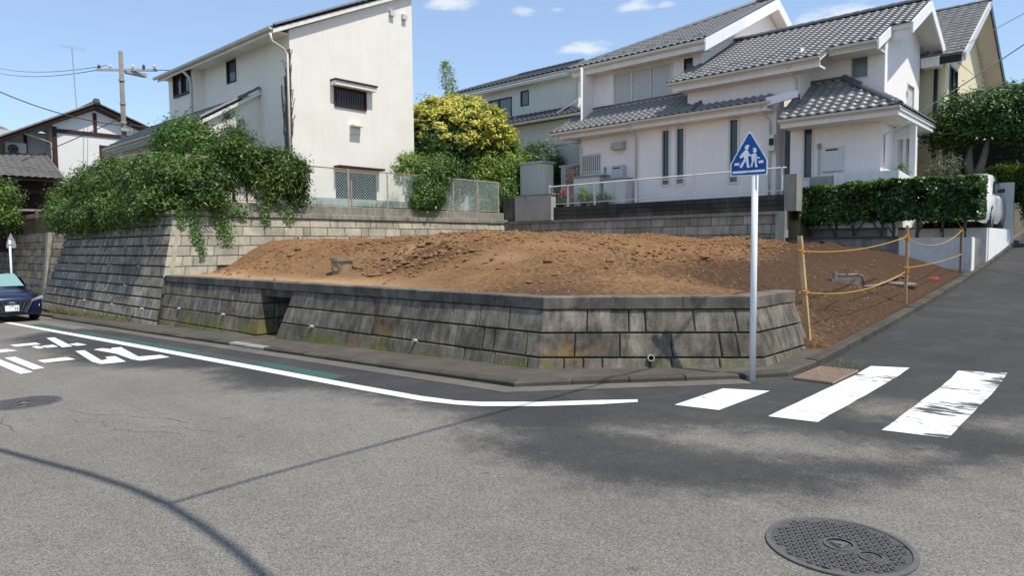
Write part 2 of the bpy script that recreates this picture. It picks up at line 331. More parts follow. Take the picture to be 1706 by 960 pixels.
# pavement between kerb and walls
M_PAVE = M('pavement_asphalt', (.075,.065,.053), .9, .25, 2.5, .4, 90, stain=(.12,.10,.075), stain_amt=.7, stain_scale=1.6)
rows = []
KI2 = inset(KERB, KW-.01)
for x in list(np.linspace(-60,-6,55))+[-5.35]:
    y = np.interp(x, [p[0] for p in KI2[:4]], [p[1] for p in KI2[:4]]); rows.append(((x,y),(x,7.6)))
rows += [(KI2[3],(-5.75,7.6)), (((KI2[3][0]+KI2[4][0])/2,(KI2[3][1]+KI2[4][1])/2),(-5.0,7.8)), (KI2[4],(-4.3,8.2)), (KI2[5],(-4.2,8.7)), (KI2[6],(-4.2,9.3)), ((KI2[6][0]+.01,10.1),(-4.2,10.1))]
v = []
for a, b in rows: v += [(a[0],a[1],kz(a)+kh(a)-.012),(b[0],b[1],min(0,.025*(b[0]+5))+.035+(rise(b[1]) if b[0]>-4.25 and b[1]>8.3 else 0))]
struct(mk('pavement', v, [(2*i,2*i+2,2*i+3,2*i+1) for i in range(len(rows)-1)], M_PAVE))

# ------------------------------------------------------------------ painted markings (flat paint, 4 mm and more above the asphalt)
M_LINE = paint('paint_white', (.66,.66,.63), -.30); M_ZEBRA = paint('paint_zebra', (.66,.65,.61), .10, ws=7, aniso=(.45,1.9,1)); M_ZEBRA2 = paint('paint_zebra_worn', (.66,.65,.61), .22, ws=6, aniso=(.4,1.9,1))
M_GREEN = paint('paint_green', (.03,.085,.066), .42, ws=4.5, aniso=(.4,2.4,1)); M_TEXT = paint('paint_text', (.68,.68,.66), -.42)
def mark(name, pts, m, label, cat, group=None, h=.005):
    """flat painted polygon following the road surface"""
    bm = bmesh.new(); bm.faces.new([bm.verts.new((p[0],p[1],0)) for p in pts]); 
    bmesh.ops.triangulate(bm, faces=bm.faces[:])
    bmesh.ops.subdivide_edges(bm, edges=[e for e in bm.edges if e.calc_length() > 1.2], cuts=2)
    bmesh.ops.triangulate(bm, faces=bm.faces[:])
    v = [(p.co.x,p.co.y,road_z(p.co.x,p.co.y)+h) for p in bm.verts]; bm.verts.index_update(); f = [tuple(q.index for q in fc.verts) for fc in bm.faces]; bm.free()
    o = mk(name, v, f, m); return tag(o, label, cat, group)
mark('crosswalk_stripe', [(-3.35,6.02),(-2.92,6.1),(-2.89,7.25),(-3.33,7.05)], M_LINE, 'short white crosswalk stripe nearest the blue sign pole', 'road marking', 'crosswalk stripes')
def stripe(x0,x1,y0,y1,m,label):
    n = 14; L = [(x0+random.uniform(-.005,.005), y0+(y1-y0)*i/n+.0) for i in range(n+1)]; R_ = [(x1+random.uniform(-.005,.005), y0+.08+(y1-y0+.05)*i/n) for i in range(n+1)]
    v = [(p[0],p[1],road_z(*p)+.005) for p in L+R_]
    o = mk('crosswalk_stripe', v, [(i,n+1+i,n+2+i,i+1) for i in range(n)], m); return tag(o, label, 'road marking', 'crosswalk stripes')
stripe(-2.47,-2.06,6.17,9.42,M_ZEBRA,'long white crosswalk stripe in the middle of the three')
stripe(-1.56,-1.09,6.33,9.65,M_ZEBRA2,'worn white crosswalk stripe farthest right of the three')
U = [(-26,4.62),(-18.95,4.66),(-15,4.70),(-12,4.70),(-9.9,4.70),(-8.1,4.69),(-6.75,4.68),(-5.65,4.69),(-5.15,4.75),(-4.91,4.86),(-4.44,5.26),(-4.03,5.71),(-3.75,5.98)]
D_ = [(-26,4.45),(-18.3,4.48),(-14.3,4.50),(-11.5,4.51),(-9.5,4.52),(-7.8,4.51),(-6.5,4.51),(-5.46,4.53),(-5.0,4.62),(-4.78,4.73),(-4.33,5.11),(-3.92,5.56),(-3.69,5.89)]
v = [(p[0],p[1],road_z(*p)+.006) for p in U+D_]; n = len(U)
tag(mk('edge_line', v, [(i,n+i,n+i+1,i+1) for i in range(n-1)], M_LINE), 'long white edge line curving round the road corner', 'road marking')
gx = np.linspace(-22,-7.4,24); v = [(x,4.985-.002*(x+22)*.4,road_z(x,4)+.0045) for x in gx]+[(x,4.70,road_z(x,4)+.0045) for x in gx]; n = len(gx)
tag(mk('green_band', v, [(i,n+i,n+i+1,i+1) for i in range(n-1)], M_GREEN), 'faded green painted band beside the white edge line', 'road marking')
TXT = [([(-17.3,4.0),(-17.25,4.14),(-14.9,3.86),(-14.9,3.69)],'long slanted stroke of the upper road lettering'),
 ([(-15.62,3.36),(-15.72,3.47),(-15.15,3.47),(-15.1,3.35)],'small lower left stroke of the upper road lettering'),
 ([(-15.58,3.50),(-15.6,3.71),(-15.11,3.68),(-15.11,3.50)],'short stroke joining the slanted stroke in the upper road lettering'),
 ([(-15.41,3.93),(-15.49,4.10),(-14.89,4.10),(-14.92,3.93)],'small right end stroke of the upper road lettering'),
 ([(-16.44,3.18),(-16.43,3.61),(-15.94,3.59),(-15.96,3.18)],'wide flat bar of the upper road lettering'),
 ([(-15.66,2.45),(-15.63,2.98),(-15.11,3.04),(-15.05,2.6)],'bar at the left frame edge of the upper road lettering'),
 ([(-13.98,3.66),(-13.96,3.80),(-12.15,3.54),(-12.27,3.67),(-12.56,3.71),(-12.52,3.85),(-11.64,3.73),(-11.63,3.57),(-11.7,3.39),(-12.15,3.40)],'hooked L shaped character of the lower road lettering'),
 ([(-13.91,3.93),(-14.0,4.09),(-13.65,4.15),(-13.88,4.21),(-13.84,4.36),(-12.08,4.06),(-11.96,4.36),(-11.52,4.34),(-11.52,3.90),(-11.84,3.88),(-12.83,3.97)],'zigzag character of the lower road lettering next to the edge line'),
 ([(-13.16,2.90),(-13.17,3.32),(-12.69,3.32),(-12.71,2.89)],'short bar between strokes of the lower road lettering'),
 ([(-14.08,2.64),(-14.1,2.79),(-12.03,2.74),(-12.0,2.59)],'upper of two long parallel strokes of the lower road lettering'),
 ([(-14.1,2.40),(-14.1,2.55),(-11.7,2.52),(-11.66,2.36)],'lower of two long parallel strokes of the lower road lettering')]
for p, l in TXT: mark('road_letter', p, M_TEXT, l, 'road marking', 'white road lettering')

# fine cracks in the old asphalt
M_CRACK = M('crack_dark', (.045,.043,.04), .95, .3, 20, 0); mb = MB()
for (x, y, n_, dx_, dy_) in [(-8.3,2.0,16,.11,.035),(-7.6,1.95,14,.12,.05),(-8.6,1.6,10,.10,-.02),(-6.9,2.1,9,.12,.06)]:
    pts = [(x,y)]
    for k in range(n_): pts.append((pts[-1][0]+dx_*random.uniform(.6,1.4), pts[-1][1]+dy_*random.uniform(-.6,2.2)+random.uniform(-.025,.025)))
    for a, b in zip(pts[:-1], pts[1:]):
        if random.random() < .2: continue
        w_ = random.uniform(.0015,.0035); mb.add([(a[0],a[1]-w_,road_z(*a)+.003),(b[0],b[1]-w_*.8,road_z(*b)+.003),(b[0],b[1]+w_*.8,road_z(*b)+.003),(a[0],a[1]+w_,road_z(*a)+.003)], [(0,1,2,3)])
o = mb.build('road_cracks', M_CRACK, None, False, 'stuff'); o['label'] = 'thin dark cracks in the asphalt near the left manhole'; o['category'] = 'cracks'
# ------------------------------------------------------------------ block retaining walls
def wall_blocks(parent, P, z_ref, batter, courses, m, wmin, wmax, short=.3, depth=.12, ground=None, gap_h=.019, gap_v=.007, core_m=None, bev=.012, first=0, last=None):
    """blocks laid in courses on a battered face that follows plan polyline P (outward side on the right of travel)"""
    n = len(P); dirs = [(Vector(P[i+1])-Vector(P[i])).normalized() for i in range(n-1)]; nr = [Vector((d.y,-d.x)) for d in dirs]; mit = []
    for i in range(n):
        if i == 0: mit.append(nr[0])
        elif i == n-1: mit.append(nr[-1])
        else: mit.append((nr[i-1]+nr[i])/(1+nr[i-1].dot(nr[i])))
    def pt(i, t, z, d):   # d: outward offset from the face
        o = batter*(z_ref-z)+d; a = Vector(P[i])+mit[i]*o; b = Vector(P[i+1])+mit[i+1]*o; q = a.lerp(b, t); return (q.x,q.y,z)
    last = n-1 if last is None else last
    for ci, (z0, z1) in enumerate(courses):
        for i in range(first, last):
            L = (Vector(P[i+1])-Vector(P[i])).length; cuts = [0.0]; s = random.uniform(wmin*.4, wmax)
            while s < L-.18:
                cuts.append(s/L); w = random.uniform(wmin, wmax)
                if random.random() < short: w = random.uniform(.2, .28)
                s += w
            cuts.append(1.0)
            for t0, t1 in zip(cuts[:-1], cuts[1:]):
                if ground is not None:
                    q = pt(i,(t0+t1)/2,z1,0)
                    if z1 < ground(q[0],q[1]): continue
                g0 = 0 if t0 == 0 else gap_v/L; g1 = 0 if t1 == 1 else gap_v/L; j = random.uniform(-.006,.006); a, b = t0+g0, t1-g1; e0 = 0 if t0 == 0 else bev/L; e1 = 0 if t1 == 1 else bev/L
                zz0, zz1 = z0+gap_h, z1-.003
                v = [pt(i,a,zz0,-depth),pt(i,b,zz0,-depth),pt(i,b,zz1,-depth),pt(i,a,zz1,-depth), pt(i,a,zz0,j-bev),pt(i,b,zz0,j-bev),pt(i,b,zz1,j-bev),pt(i,a,zz1,j-bev),
                     pt(i,a+e0,zz0+bev*.8,j),pt(i,b-e1,zz0+bev*.8,j),pt(i,b-e1,zz1-bev*.6,j),pt(i,a+e0,zz1-bev*.6,j)]
                mk('block', v, [(0,1,5,4),(1,2,6,5),(2,3,7,6),(3,0,4,7),(4,5,9,8),(5,6,10,9),(6,7,11,10),(7,4,8,11),(8,9,10,11)], m, parent)
    mb = MB(); zb, zt = courses[-1][0]-.4, courses[0][1]-.004
    for i in range(first, last):
        a = [pt(i,0,zb,-.045),pt(i,1,zb,-.045),pt(i,1,zb,-.3),pt(i,0,zb,-.3),pt(i,0,zt,-.045),pt(i,1,zt,-.045),pt(i,1,zt,-.3),pt(i,0,zt,-.3)]; mb.hexa(a)
    mb.build('mortar_core', core_m or M_MORT, parent)
    return pt
M_MORT = M('mortar_dark', (.06,.055,.05), .95, .2, 4, .3, 40)
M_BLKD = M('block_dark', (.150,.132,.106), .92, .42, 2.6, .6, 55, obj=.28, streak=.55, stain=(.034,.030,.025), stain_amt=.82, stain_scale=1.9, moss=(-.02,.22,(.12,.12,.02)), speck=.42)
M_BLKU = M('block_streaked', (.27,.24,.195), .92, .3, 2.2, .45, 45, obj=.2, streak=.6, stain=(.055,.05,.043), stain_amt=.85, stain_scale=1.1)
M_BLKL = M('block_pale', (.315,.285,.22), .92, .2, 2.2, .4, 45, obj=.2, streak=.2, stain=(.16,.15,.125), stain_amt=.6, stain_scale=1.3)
M_BLKB = M('block_back', (.30,.28,.23), .92, .22, 2.2, .4, 45, obj=.25, streak=.25, stain=(.12,.13,.09), stain_amt=.5, stain_scale=1)
M_COPD = M('coping_dark', (.135,.118,.096), .9, .38, 3, .5, 60, obj=.2, speck=.35, stain=(.030,.027,.024), stain_amt=.85, stain_scale=2.2, streak=.25)
M_COPL = M('coping_pale', (.25,.228,.18), .9, .22, 3, .35, 60, obj=.1, stain=(.085,.08,.068), stain_amt=.6, stain_scale=1.8, streak=.25)
M_PIPE = M('drain_pipe', (.42,.41,.37), .5, .15, 6, .05, 40); M_HOLE = M('hole_black', (.012,.012,.012), .9, .1, 4, 0)
def ground_z(x, y): return min(0,.025*(x+5))+.03+(rise(y) if x > -4 and y > 8.3 else 0)
def coping(parent, P, z0, z1, out, back, m, step=.9, name='coping_stone', bev=.012):
    n = len(P); dirs = [(Vector(P[i+1])-Vector(P[i])).normalized() for i in range(n-1)]; nr = [Vector((d.y,-d.x)) for d in dirs]; mit = []
    for i in range(n):
        mit.append(nr[0] if i == 0 else nr[-1] if i == n-1 else (nr[i-1]+nr[i])/(1+nr[i-1].dot(nr[i])))
    for i in range(n-1):
        L = (Vector(P[i+1])-Vector(P[i])).length; k = max(1, round(L/step))
        for q in range(k):
            t0, t1 = q/k + (.004/L if q else 0), (q+1)/k - (.004/L if q < k-1 else 0)
            def pt(t, d, z): a = Vector(P[i])+mit[i]*d; b = Vector(P[i+1])+mit[i+1]*d; c = a.lerp(b, t); return (c.x,c.y,z)
            j = random.uniform(-.004,.004)
            v = [pt(t0,out+j,z0),pt(t1,out+j,z0),pt(t1,-back,z0),pt(t0,-back,z0),pt(t0,out+j,z1-bev),pt(t1,out+j,z1-bev),pt(t1,-back,z1-bev),pt(t0,-back,z1-bev),
                 pt(t0,out+j-bev,z1),pt(t1,out+j-bev,z1),pt(t1,-back+bev,z1),pt(t0,-back+bev,z1)]
            mk(name, v, [(0,3,2,1),(0,1,5,4),(1,2,6,5),(2,3,7,6),(3,0,4,7),(4,5,9,8),(5,6,10,9),(6,7,11,10),(7,4,8,11),(8,9,10,11)], m, parent)
def weep(parent, p, n, r=.027, big=False):
    """short drain pipe sticking out of the wall"""
    p = Vector(p); n = Vector(n).normalized(); mb = MB(); k = 12; a = n.cross(Vector((0,0,1))).normalized(); b = n.cross(a); vs_ = []
    for d, rr in ((-.06,r),(.05,r),(.05,r*.72),(-.02,r*.72)): vs_ += [p+n*d+(a*math.cos(2*PI*q/k)+b*math.sin(2*PI*q/k))*rr for q in range(k)]
    mb.add(vs_, [(i*k+q,i*k+(q+1)%k,(i+1)*k+(q+1)%k,(i+1)*k+q) for i in range(3) for q in range(k)])
    o = mb.build('drain_pipe', M_PIPE, parent); MB().add([p-n*.019+(a*math.cos(2*PI*q/k)+b*math.sin(2*PI*q/k))*r*.72 for q in range(k)], [tuple(range(k))]).build('pipe_hole', M_HOLE, o)
# low front wall round the corner of the plot
c1, c2, c3 = (-5.66,6.78), (-3.60,8.47), (-3.58,9.78)
cz = [(.46,.765),(.155,.46),(-.15,.155),(-.455,-.15)]
LW = thing('retaining_wall', 'low dark block retaining wall with flat coping wrapping the road corner below the earth', 'wall', (-8,6.6,.1))
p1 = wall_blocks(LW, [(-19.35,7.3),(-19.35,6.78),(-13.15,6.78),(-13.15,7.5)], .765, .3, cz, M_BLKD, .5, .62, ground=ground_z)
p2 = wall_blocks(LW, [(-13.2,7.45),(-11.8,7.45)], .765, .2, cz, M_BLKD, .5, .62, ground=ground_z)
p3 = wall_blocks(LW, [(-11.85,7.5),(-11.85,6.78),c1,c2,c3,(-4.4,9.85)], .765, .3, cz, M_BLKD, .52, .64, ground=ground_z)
coping(LW, [(-19.45,7.5),(-19.45,6.79),(-5.665,6.79),(-3.62,8.465),(-3.60,9.80)], .775, .93, .035, .26, M_COPD, .88)
MB().box(-13.4,-11.6,6.85,7.9,.62,.775).build('lintel_slab', M_COPD, LW)
for q in [(p1,1,.42,.17),(p1,1,.77,.17),(p3,1,.17,.17),(p3,1,.62,.17)]: weep(LW, q[0](q[1],q[2],q[3],.01), (0,-1,.2))
weep(LW, p3(2,.50,.165,.0), (.64,-.77,.1), .045)
# high battered wall of the neighbouring plot, on the left
UW = thing('retaining_wall', 'tall steep block retaining wall with white weep holes beneath the overhanging shrubs', 'wall', (-22,6.6,-.3))
cu = [(2.45-.265*(k+1), 2.45-.265*k) for k in range(11)]
UPL = [(-27.3,10.5),(-27.3,7.2),(-18.5,7.2),(-18.5,19.95)]
pu = wall_blocks(UW, UPL, 2.45, .31, cu, M_BLKU, .5, .66, short=.25, ground=lambda x,y: ground_z(x,y), gap_h=.042, gap_v=.003, bev=.008, first=0, last=2)
def soil_guess(x, y): return .85 if y < 8.2 else 1.3
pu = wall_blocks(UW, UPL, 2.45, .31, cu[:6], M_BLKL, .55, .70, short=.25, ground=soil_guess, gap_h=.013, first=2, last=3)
coping(UW, [(-27.35,10.5),(-27.35,7.19),(-18.49,7.19),(-18.49,19.9)], 2.462, 2.60, .05, .4, M_COPL, 1.5)
coping(UW, [(-27.15,10.5),(-27.15,7.36),(-18.66,7.36),(-18.66,19.9)], 2.605, 2.88, .0, .22, M_COPL, 2.0, 'upstand_curb')
for k, (row, ts) in enumerate([(3,(.25,.45,.68,.84)),(5,(.18,.38,.58,.82)),(7,(.3,.52,.75,)),(9,(.45,.68,.9))]):
    for t in ts: weep(UW, pu(1,t,2.45-.265*row,.01), (0,-1,.25), .027)
for t in (.28,.42,.55,.68): weep(UW, pu(2,t,2.45-.265*2,.01), (1,0,.25), .03)
mm = MB(); mm.add([pu(1,.9985,1.3,.012),pu(1,.9985,2.15,.012),pu(1,.9985,1.3,.013)], [(0,1,2)])
M_PATCH = M('mortar_patch', (.30,.27,.20), .9, .15, 6, .3, 60)
MB().add([pu(2,.010,1.0,.010),pu(2,.018,1.0,.010),pu(2,.018,2.1,.010),pu(2,.010,2.1,.010)], [(0,1,2,3)]).build('mortar_patch', M_PATCH, UW)
# back wall under the right-hand house
BW = thing('retaining_wall', 'grey block wall behind the earth mound topped by dark stained concrete boards', 'wall', (-13,19.8,1.4))
pb = wall_blocks(BW, [(-18.35,19.85),(-7.62,19.85)], 2.43, .08, [(2.43-.285*(k+1),2.43-.285*k) for k in range(4)], M_BLKB, .44, .56, short=.25, gap_h=.010)
M_BOARD = M('stained_board', (.048,.045,.042), .9, .35, 2, .3, 40, obj=.35, streak=.35, stain=(.12,.115,.10), stain_amt=.6, stain_scale=1)
M_LEDGE = M('ledge_concrete', (.24,.23,.20), .9, .25, 2, .3, 40, streak=.3)
MB().box(-18.3,-7.62,19.78,20.1,2.432,2.52).build('ledge', M_LEDGE, BW)
for k in range(3):
    for (x0,x1) in ((-16.08,-13.3),(-13.29,-10.4),(-10.39,-7.5)):
        MB().box(x0,x1,19.86+.002*k,20.14,2.523+.162*k,2.523+.162*(k+1)-.012).build('concrete_board', M_BOARD, BW)
M_GREYW = M('grey_render', (.36,.345,.325), .85, .1, 2, .2, 50, stain=(.10,.095,.09), stain_amt=.35, stain_scale=2.5)
MB().box(-17.9,-16.1,19.72,20.0,2.525,3.47).build('render_panel', M_GREYW, BW); MB().box(-17.95,-16.06,19.70,20.02,3.473,3.51).build('panel_cap', M_COPL, BW)
M_DKW = M('dark_concrete', (.10,.095,.09), .9, .25, 2, .3, 40, streak=.4, stain=(.2,.19,.17), stain_amt=.4)
MB().box(-18.75,-17.93,19.95,20.25,2.0,3.45).build('corner_pier', M_DKW, BW)
# corner posts at the right end of the back wall
PO = thing('wall_pillar', 'pale stained concrete pillar at the end of the back block wall', 'pillar', (-7.4,19.7,1.4))
M_PIL = M('pillar_concrete', (.30,.285,.25), .9, .18, 3, .25, 50, streak=.3, stain=(.16,.155,.14), stain_amt=.6)
MB().box(-7.68,-7.42,19.5,19.78,1.3,2.5).build('lower_post', M_PIL, PO); MB().box(-7.5,-7.16,19.66,20.1,2.503,3.54).build('upper_post', M_PIL, PO)

# ------------------------------------------------------------------ earth of the vacant plot
CP = np.array([(-18,7.0,.92),(-15,7.0,.92),(-12,7.0,.92),(-9,7.0,.92),(-6.2,7.0,.92),(-5.3,7.35,.92),(-4.3,8.15,.91),(-3.85,8.7,.88),(-3.85,9.5,.82),
 (-18,8.1,1.0),(-15,8.0,1.0),(-12.5,8.1,.99),(-10.5,7.9,1.0),(-9,7.9,1.05),(-7,7.9,1.06),(-5.5,8.3,1.02),(-4.5,9,.95),
 (-18,9.2,1.60),(-16.5,9.0,1.52),(-14.5,9.2,1.5),(-12.5,9.3,1.45),(-11,9.2,1.5),(-9.5,9.2,1.52),(-8,9.2,1.42),(-6.5,9.5,1.15),(-5.2,10.3,.92),
 (-18,12.5,1.82),(-16.5,10.6,1.75),(-15,10.4,1.76),(-12.5,10.4,1.78),(-10.5,10.3,1.80),(-9.0,10.4,1.74),(-7.4,10.8,1.4),(-6.2,11.5,1.08),
 (-18,16,1.88),(-15,16,1.88),(-12.5,13,1.83),(-12,15,1.86),(-10,13,1.80),(-10,14.8,1.80),(-8.6,14.5,1.60),(-7.6,14.5,1.3),(-6.2,14,1.12),
 (-18,19.8,1.9),(-14,19.8,1.9),(-11,19.5,1.84),(-9.4,18,1.72),(-8.2,17.5,1.56),(-7.0,17.5,1.42),(-7.4,19.6,1.66),(-6,19.4,1.52),(-4.6,19.4,1.33),(-3.6,19.3,.98),
 (-5,12,.88),(-4.9,14,.96),(-5,17,1.15),(-4.2,11,.55),(-4.0,13,.62),(-4.1,15,.80),(-4.0,17,.93),
 (-3.15,10,.17),(-3.12,11,.235),(-3.1,12,.31),(-3.08,14,.42),(-3.06,16,.56),(-3.05,18,.71),(-3.0,19.6,.84),(-3.5,10.1,.27),(-3.45,9.8,.24),(-3.15,9.75,.15)])
def tps(P):
    n = len(P); d = np.hypot(P[:,None,0]-P[None,:,0], P[:,None,1]-P[None,:,1]); K = np.where(d > 0, d*d*np.log(d+1e-9), 0)+np.eye(n)*.02
    A = np.zeros((n+3,n+3)); A[:n,:n] = K; A[:n,n] = 1; A[:n,n+1:] = P[:,:2]; A[n,:n] = 1; A[n+1:,:n] = P[:,:2].T
    w = np.linalg.solve(A, np.concatenate([P[:,2], [0,0,0]]))
    def f(x, y):
        x = np.asarray(x, float); y = np.asarray(y, float); out = w[n]+w[n+1]*x+w[n+2]*y
        for i in range(n):
            r2 = (x-P[i,0])**2+(y-P[i,1])**2; out = out+w[i]*.5*r2*np.log(r2+1e-12)
        return out
    return f
soil_f = tps(CP)
def vnoise(X, Y, sc, seed):
    r = np.random.default_rng(seed); n = 128; T = r.random((n,n)); x = X*sc+500; y = Y*sc+500; i = np.floor(x).astype(int); j = np.floor(y).astype(int); fx = x-i; fy = y-j
    fx = fx*fx*(3-2*fx); fy = fy*fy*(3-2*fy); g = lambda a,b: T[a%n,b%n]
    return (g(i,j)*(1-fx)+g(i+1,j)*fx)*(1-fy)+(g(i,j+1)*(1-fx)+g(i+1,j+1)*fx)*fy - .5
def soil_z(X, Y):
    X = np.asarray(X, float); Y = np.asarray(Y, float)
    # rough everywhere but raked smooth near the coping
    a = np.clip((np.minimum(Y-7.2, (X+Y*0)*0+9))/1.6, .12, 1); ed = np.clip((-3.1-X)/.6, .15, 1)
    rough = np.clip(.55+vnoise(X,Y,.45,1)*2.2, .15, 1.4)
    n = .16*vnoise(X,Y,.8,2)+.13*vnoise(X,Y,2.1,3)*rough+.12*vnoise(X,Y,5.3,4)*rough+.085*vnoise(X,Y,11,5)*rough
    bank = .22*np.exp(-((X+8.0+.25*vnoise(X,Y,.7,9)*4)/.55)**2)*np.clip((Y-12.5)/2,0,1)*np.clip((19-Y)/1,0,1)*(vnoise(X,Y,2.5,6)+.25)
    return soil_f(X,Y)+n*a*ed*.85+bank
SOILP = [(-18.35,7.0),(-5.72,7.0),(-3.82,8.55),(-3.8,9.40),(-3.62,9.72),(-3.09,9.75),(-3.05,20.0),(-18.35,20.0)]
sx = np.arange(-18.6,-2.9,.085); sy = np.arange(6.8,20.05,.085); X, Y = np.meshgrid(sx, sy, indexing='ij'); Z = soil_z(X, Y)
sdv = sdist(X, Y, SOILP); Z = np.where(sdv > 0, Z-np.where(X > -4.3, .5, np.minimum(sdv,.3)*.25), Z); Z = np.where((Y < 7.05) | ((sdv > -.06) & (X < -3.9) & (Y < 9.9)), np.minimum(Z,.915), Z)
Z = np.where((X > -3.98) & (Y < 9.9), np.minimum(Z, .90), Z)
keepc = sdist((X[:-1,:-1]+X[1:,1:])/2, (Y[:-1,:-1]+Y[1:,1:])/2, SOILP) < .06
ny = len(sy); f = [(i*ny+j,(i+1)*ny+j,(i+1)*ny+j+1,i*ny+j+1) for i in range(len(sx)-1) for j in range(ny-1) if keepc[i,j]]
me = bpy.data.meshes.new('soil'); me.from_pydata(np.stack([X,Y,Z],-1).reshape(-1,3).tolist(), [], f); me.update(); M_SOIL = soilmat(); me.materials.append(M_SOIL)
tone = np.clip((X+8.4)/2.4,0,1)*.82+.3*np.clip((Y-16.5)/2,0,1); tone = np.maximum(tone, .75*np.exp(-(((X+10.6)/1.3)**2+((Y-8.9)/.9)**2))); tone = np.maximum(tone, .7*np.exp(-(((X+13.2)/1.2)**2+((Y-11.3)/.8)**2)))
tone = tone*np.clip(1-.9*np.exp(-(((X+5.2)/1.6)**2+((Y-9.2)/1.6)**2)), 0, 1)
sand = np.clip(1.1-(Y-7.0)/1.2, 0, 1)*np.clip((-7.5-X)/3, 0, 1)+.8*np.exp(-(((X+11.6)/.5)**2+((Y-9.4)/.5)**2))+.5*np.exp(-(((X+8.5)/1.0)**2+((Y-9.0)/.7)**2))
for k, a in (('tone',tone),('sand',sand)):
    at = me.attributes.new(k,'FLOAT','POINT'); at.data.foreach_set('value', a.ravel().astype(np.float32))
me.polygons.foreach_set('use_smooth', [True]*len(f)); so = bpy.data.objects.new('soil', me); so['_w'] = (0,0,0); C.objects.link(so); struct(so); so['label'] = 'freshly dug brown earth heaped across the vacant plot'
# skirt so the earth edge beside the kerb has a body
# clods and pebbles

def scatter_lumps(name, pts, size, m, kind='stuff', parent=None):
    base = np.array([(1,0,0),(-1,0,0),(0,1,0),(0,-1,0),(0,0,1),(0,0,-1)], float); tri = np.array([(0,2,4),(2,1,4),(1,3,4),(3,0,4),(2,0,5),(1,2,5),(3,1,5),(0,3,5)])
    n = len(pts); V = np.tile(base, (n,1,1))*(1+rng.uniform(-.45,.45,(n,6,1))); V = V*np.array([1,1,.7])*size[:,None,None]
    a = rng.uniform(0,2*PI,n); ca, sa = np.cos(a), np.sin(a); x = V[...,0]*ca[:,None]-V[...,1]*sa[:,None]; y = V[...,0]*sa[:,None]+V[...,1]*ca[:,None]; V = np.stack([x,y,V[...,2]],-1)+pts[:,None,:]
    return mk_np(name, V[:,tri].reshape(-1,3), 3, m, parent, kind)
M_CLOD = M('clod_earth', (.20,.105,.048), .95, .35, 9, .5, 50); M_CLODD = M('clod_dark', (.19,.104,.05), .95, .35, 9, .5, 50); M_PEB = M('pebble', (.34,.26,.18), .9, .3, 15, .3, 50)
n = 17000; px_ = rng.uniform(-18.2,-3.2,n); py_ = rng.uniform(7.2,19.6,n); ok = (sdist(px_,py_,SOILP) < -.25) & (rng.random(n) < np.clip(.35+vnoise(px_,py_,.5,21)*2.4,.04,1)*np.where(px_ > -6.2,.4,1))
px_, py_ = px_[ok], py_[ok]; sz = rng.gamma(2.2,.0095,len(px_)).clip(.008,.07)*np.where(py_>12,1.2,1)*np.where(px_ > -6.2,.55,1); scl = scatter_lumps('earth_clods', np.stack([px_,py_,soil_z(px_,py_)+sz*.2],-1), sz, M_CLOD); scl['label'] = 'loose clods strewn over the brown earth'; scl['category'] = 'earth'
n = 260; px_ = np.concatenate([rng.uniform(-17.5,-6.5,n), rng.normal(-10.8,.9,420), rng.normal(-13.2,.8,420), rng.normal(-7.6,.5,450)]); py_ = np.concatenate([rng.uniform(8.2,11.2,n), rng.normal(8.8,.45,420), rng.normal(10.5,.5,420), rng.uniform(11,18,450)]); ok = (sdist(px_,py_,SOILP) < -.5); px_, py_ = px_[ok], py_[ok]; sz = rng.gamma(1.8,.016,len(px_)).clip(.010,.10); scl = scatter_lumps('earth_lumps', np.stack([px_,py_,soil_z(px_,py_)+sz*.25],-1), sz, M_CLODD); scl['label'] = 'darker coarse lumps on the face of the earth bank'; scl['category'] = 'earth'
n = 500; px_ = rng.uniform(-18,-3.3,n); py_ = rng.uniform(7.2,18,n); ok = sdist(px_,py_,SOILP) < -.2; px_, py_ = px_[ok], py_[ok]; sz = rng.uniform(.008,.022,len(px_))
scl = scatter_lumps('pebbles', np.stack([px_,py_,soil_z(px_,py_)+sz*.3],-1), sz, M_PEB); scl['label'] = 'small pale pebbles scattered in the earth'; scl['category'] = 'pebbles'
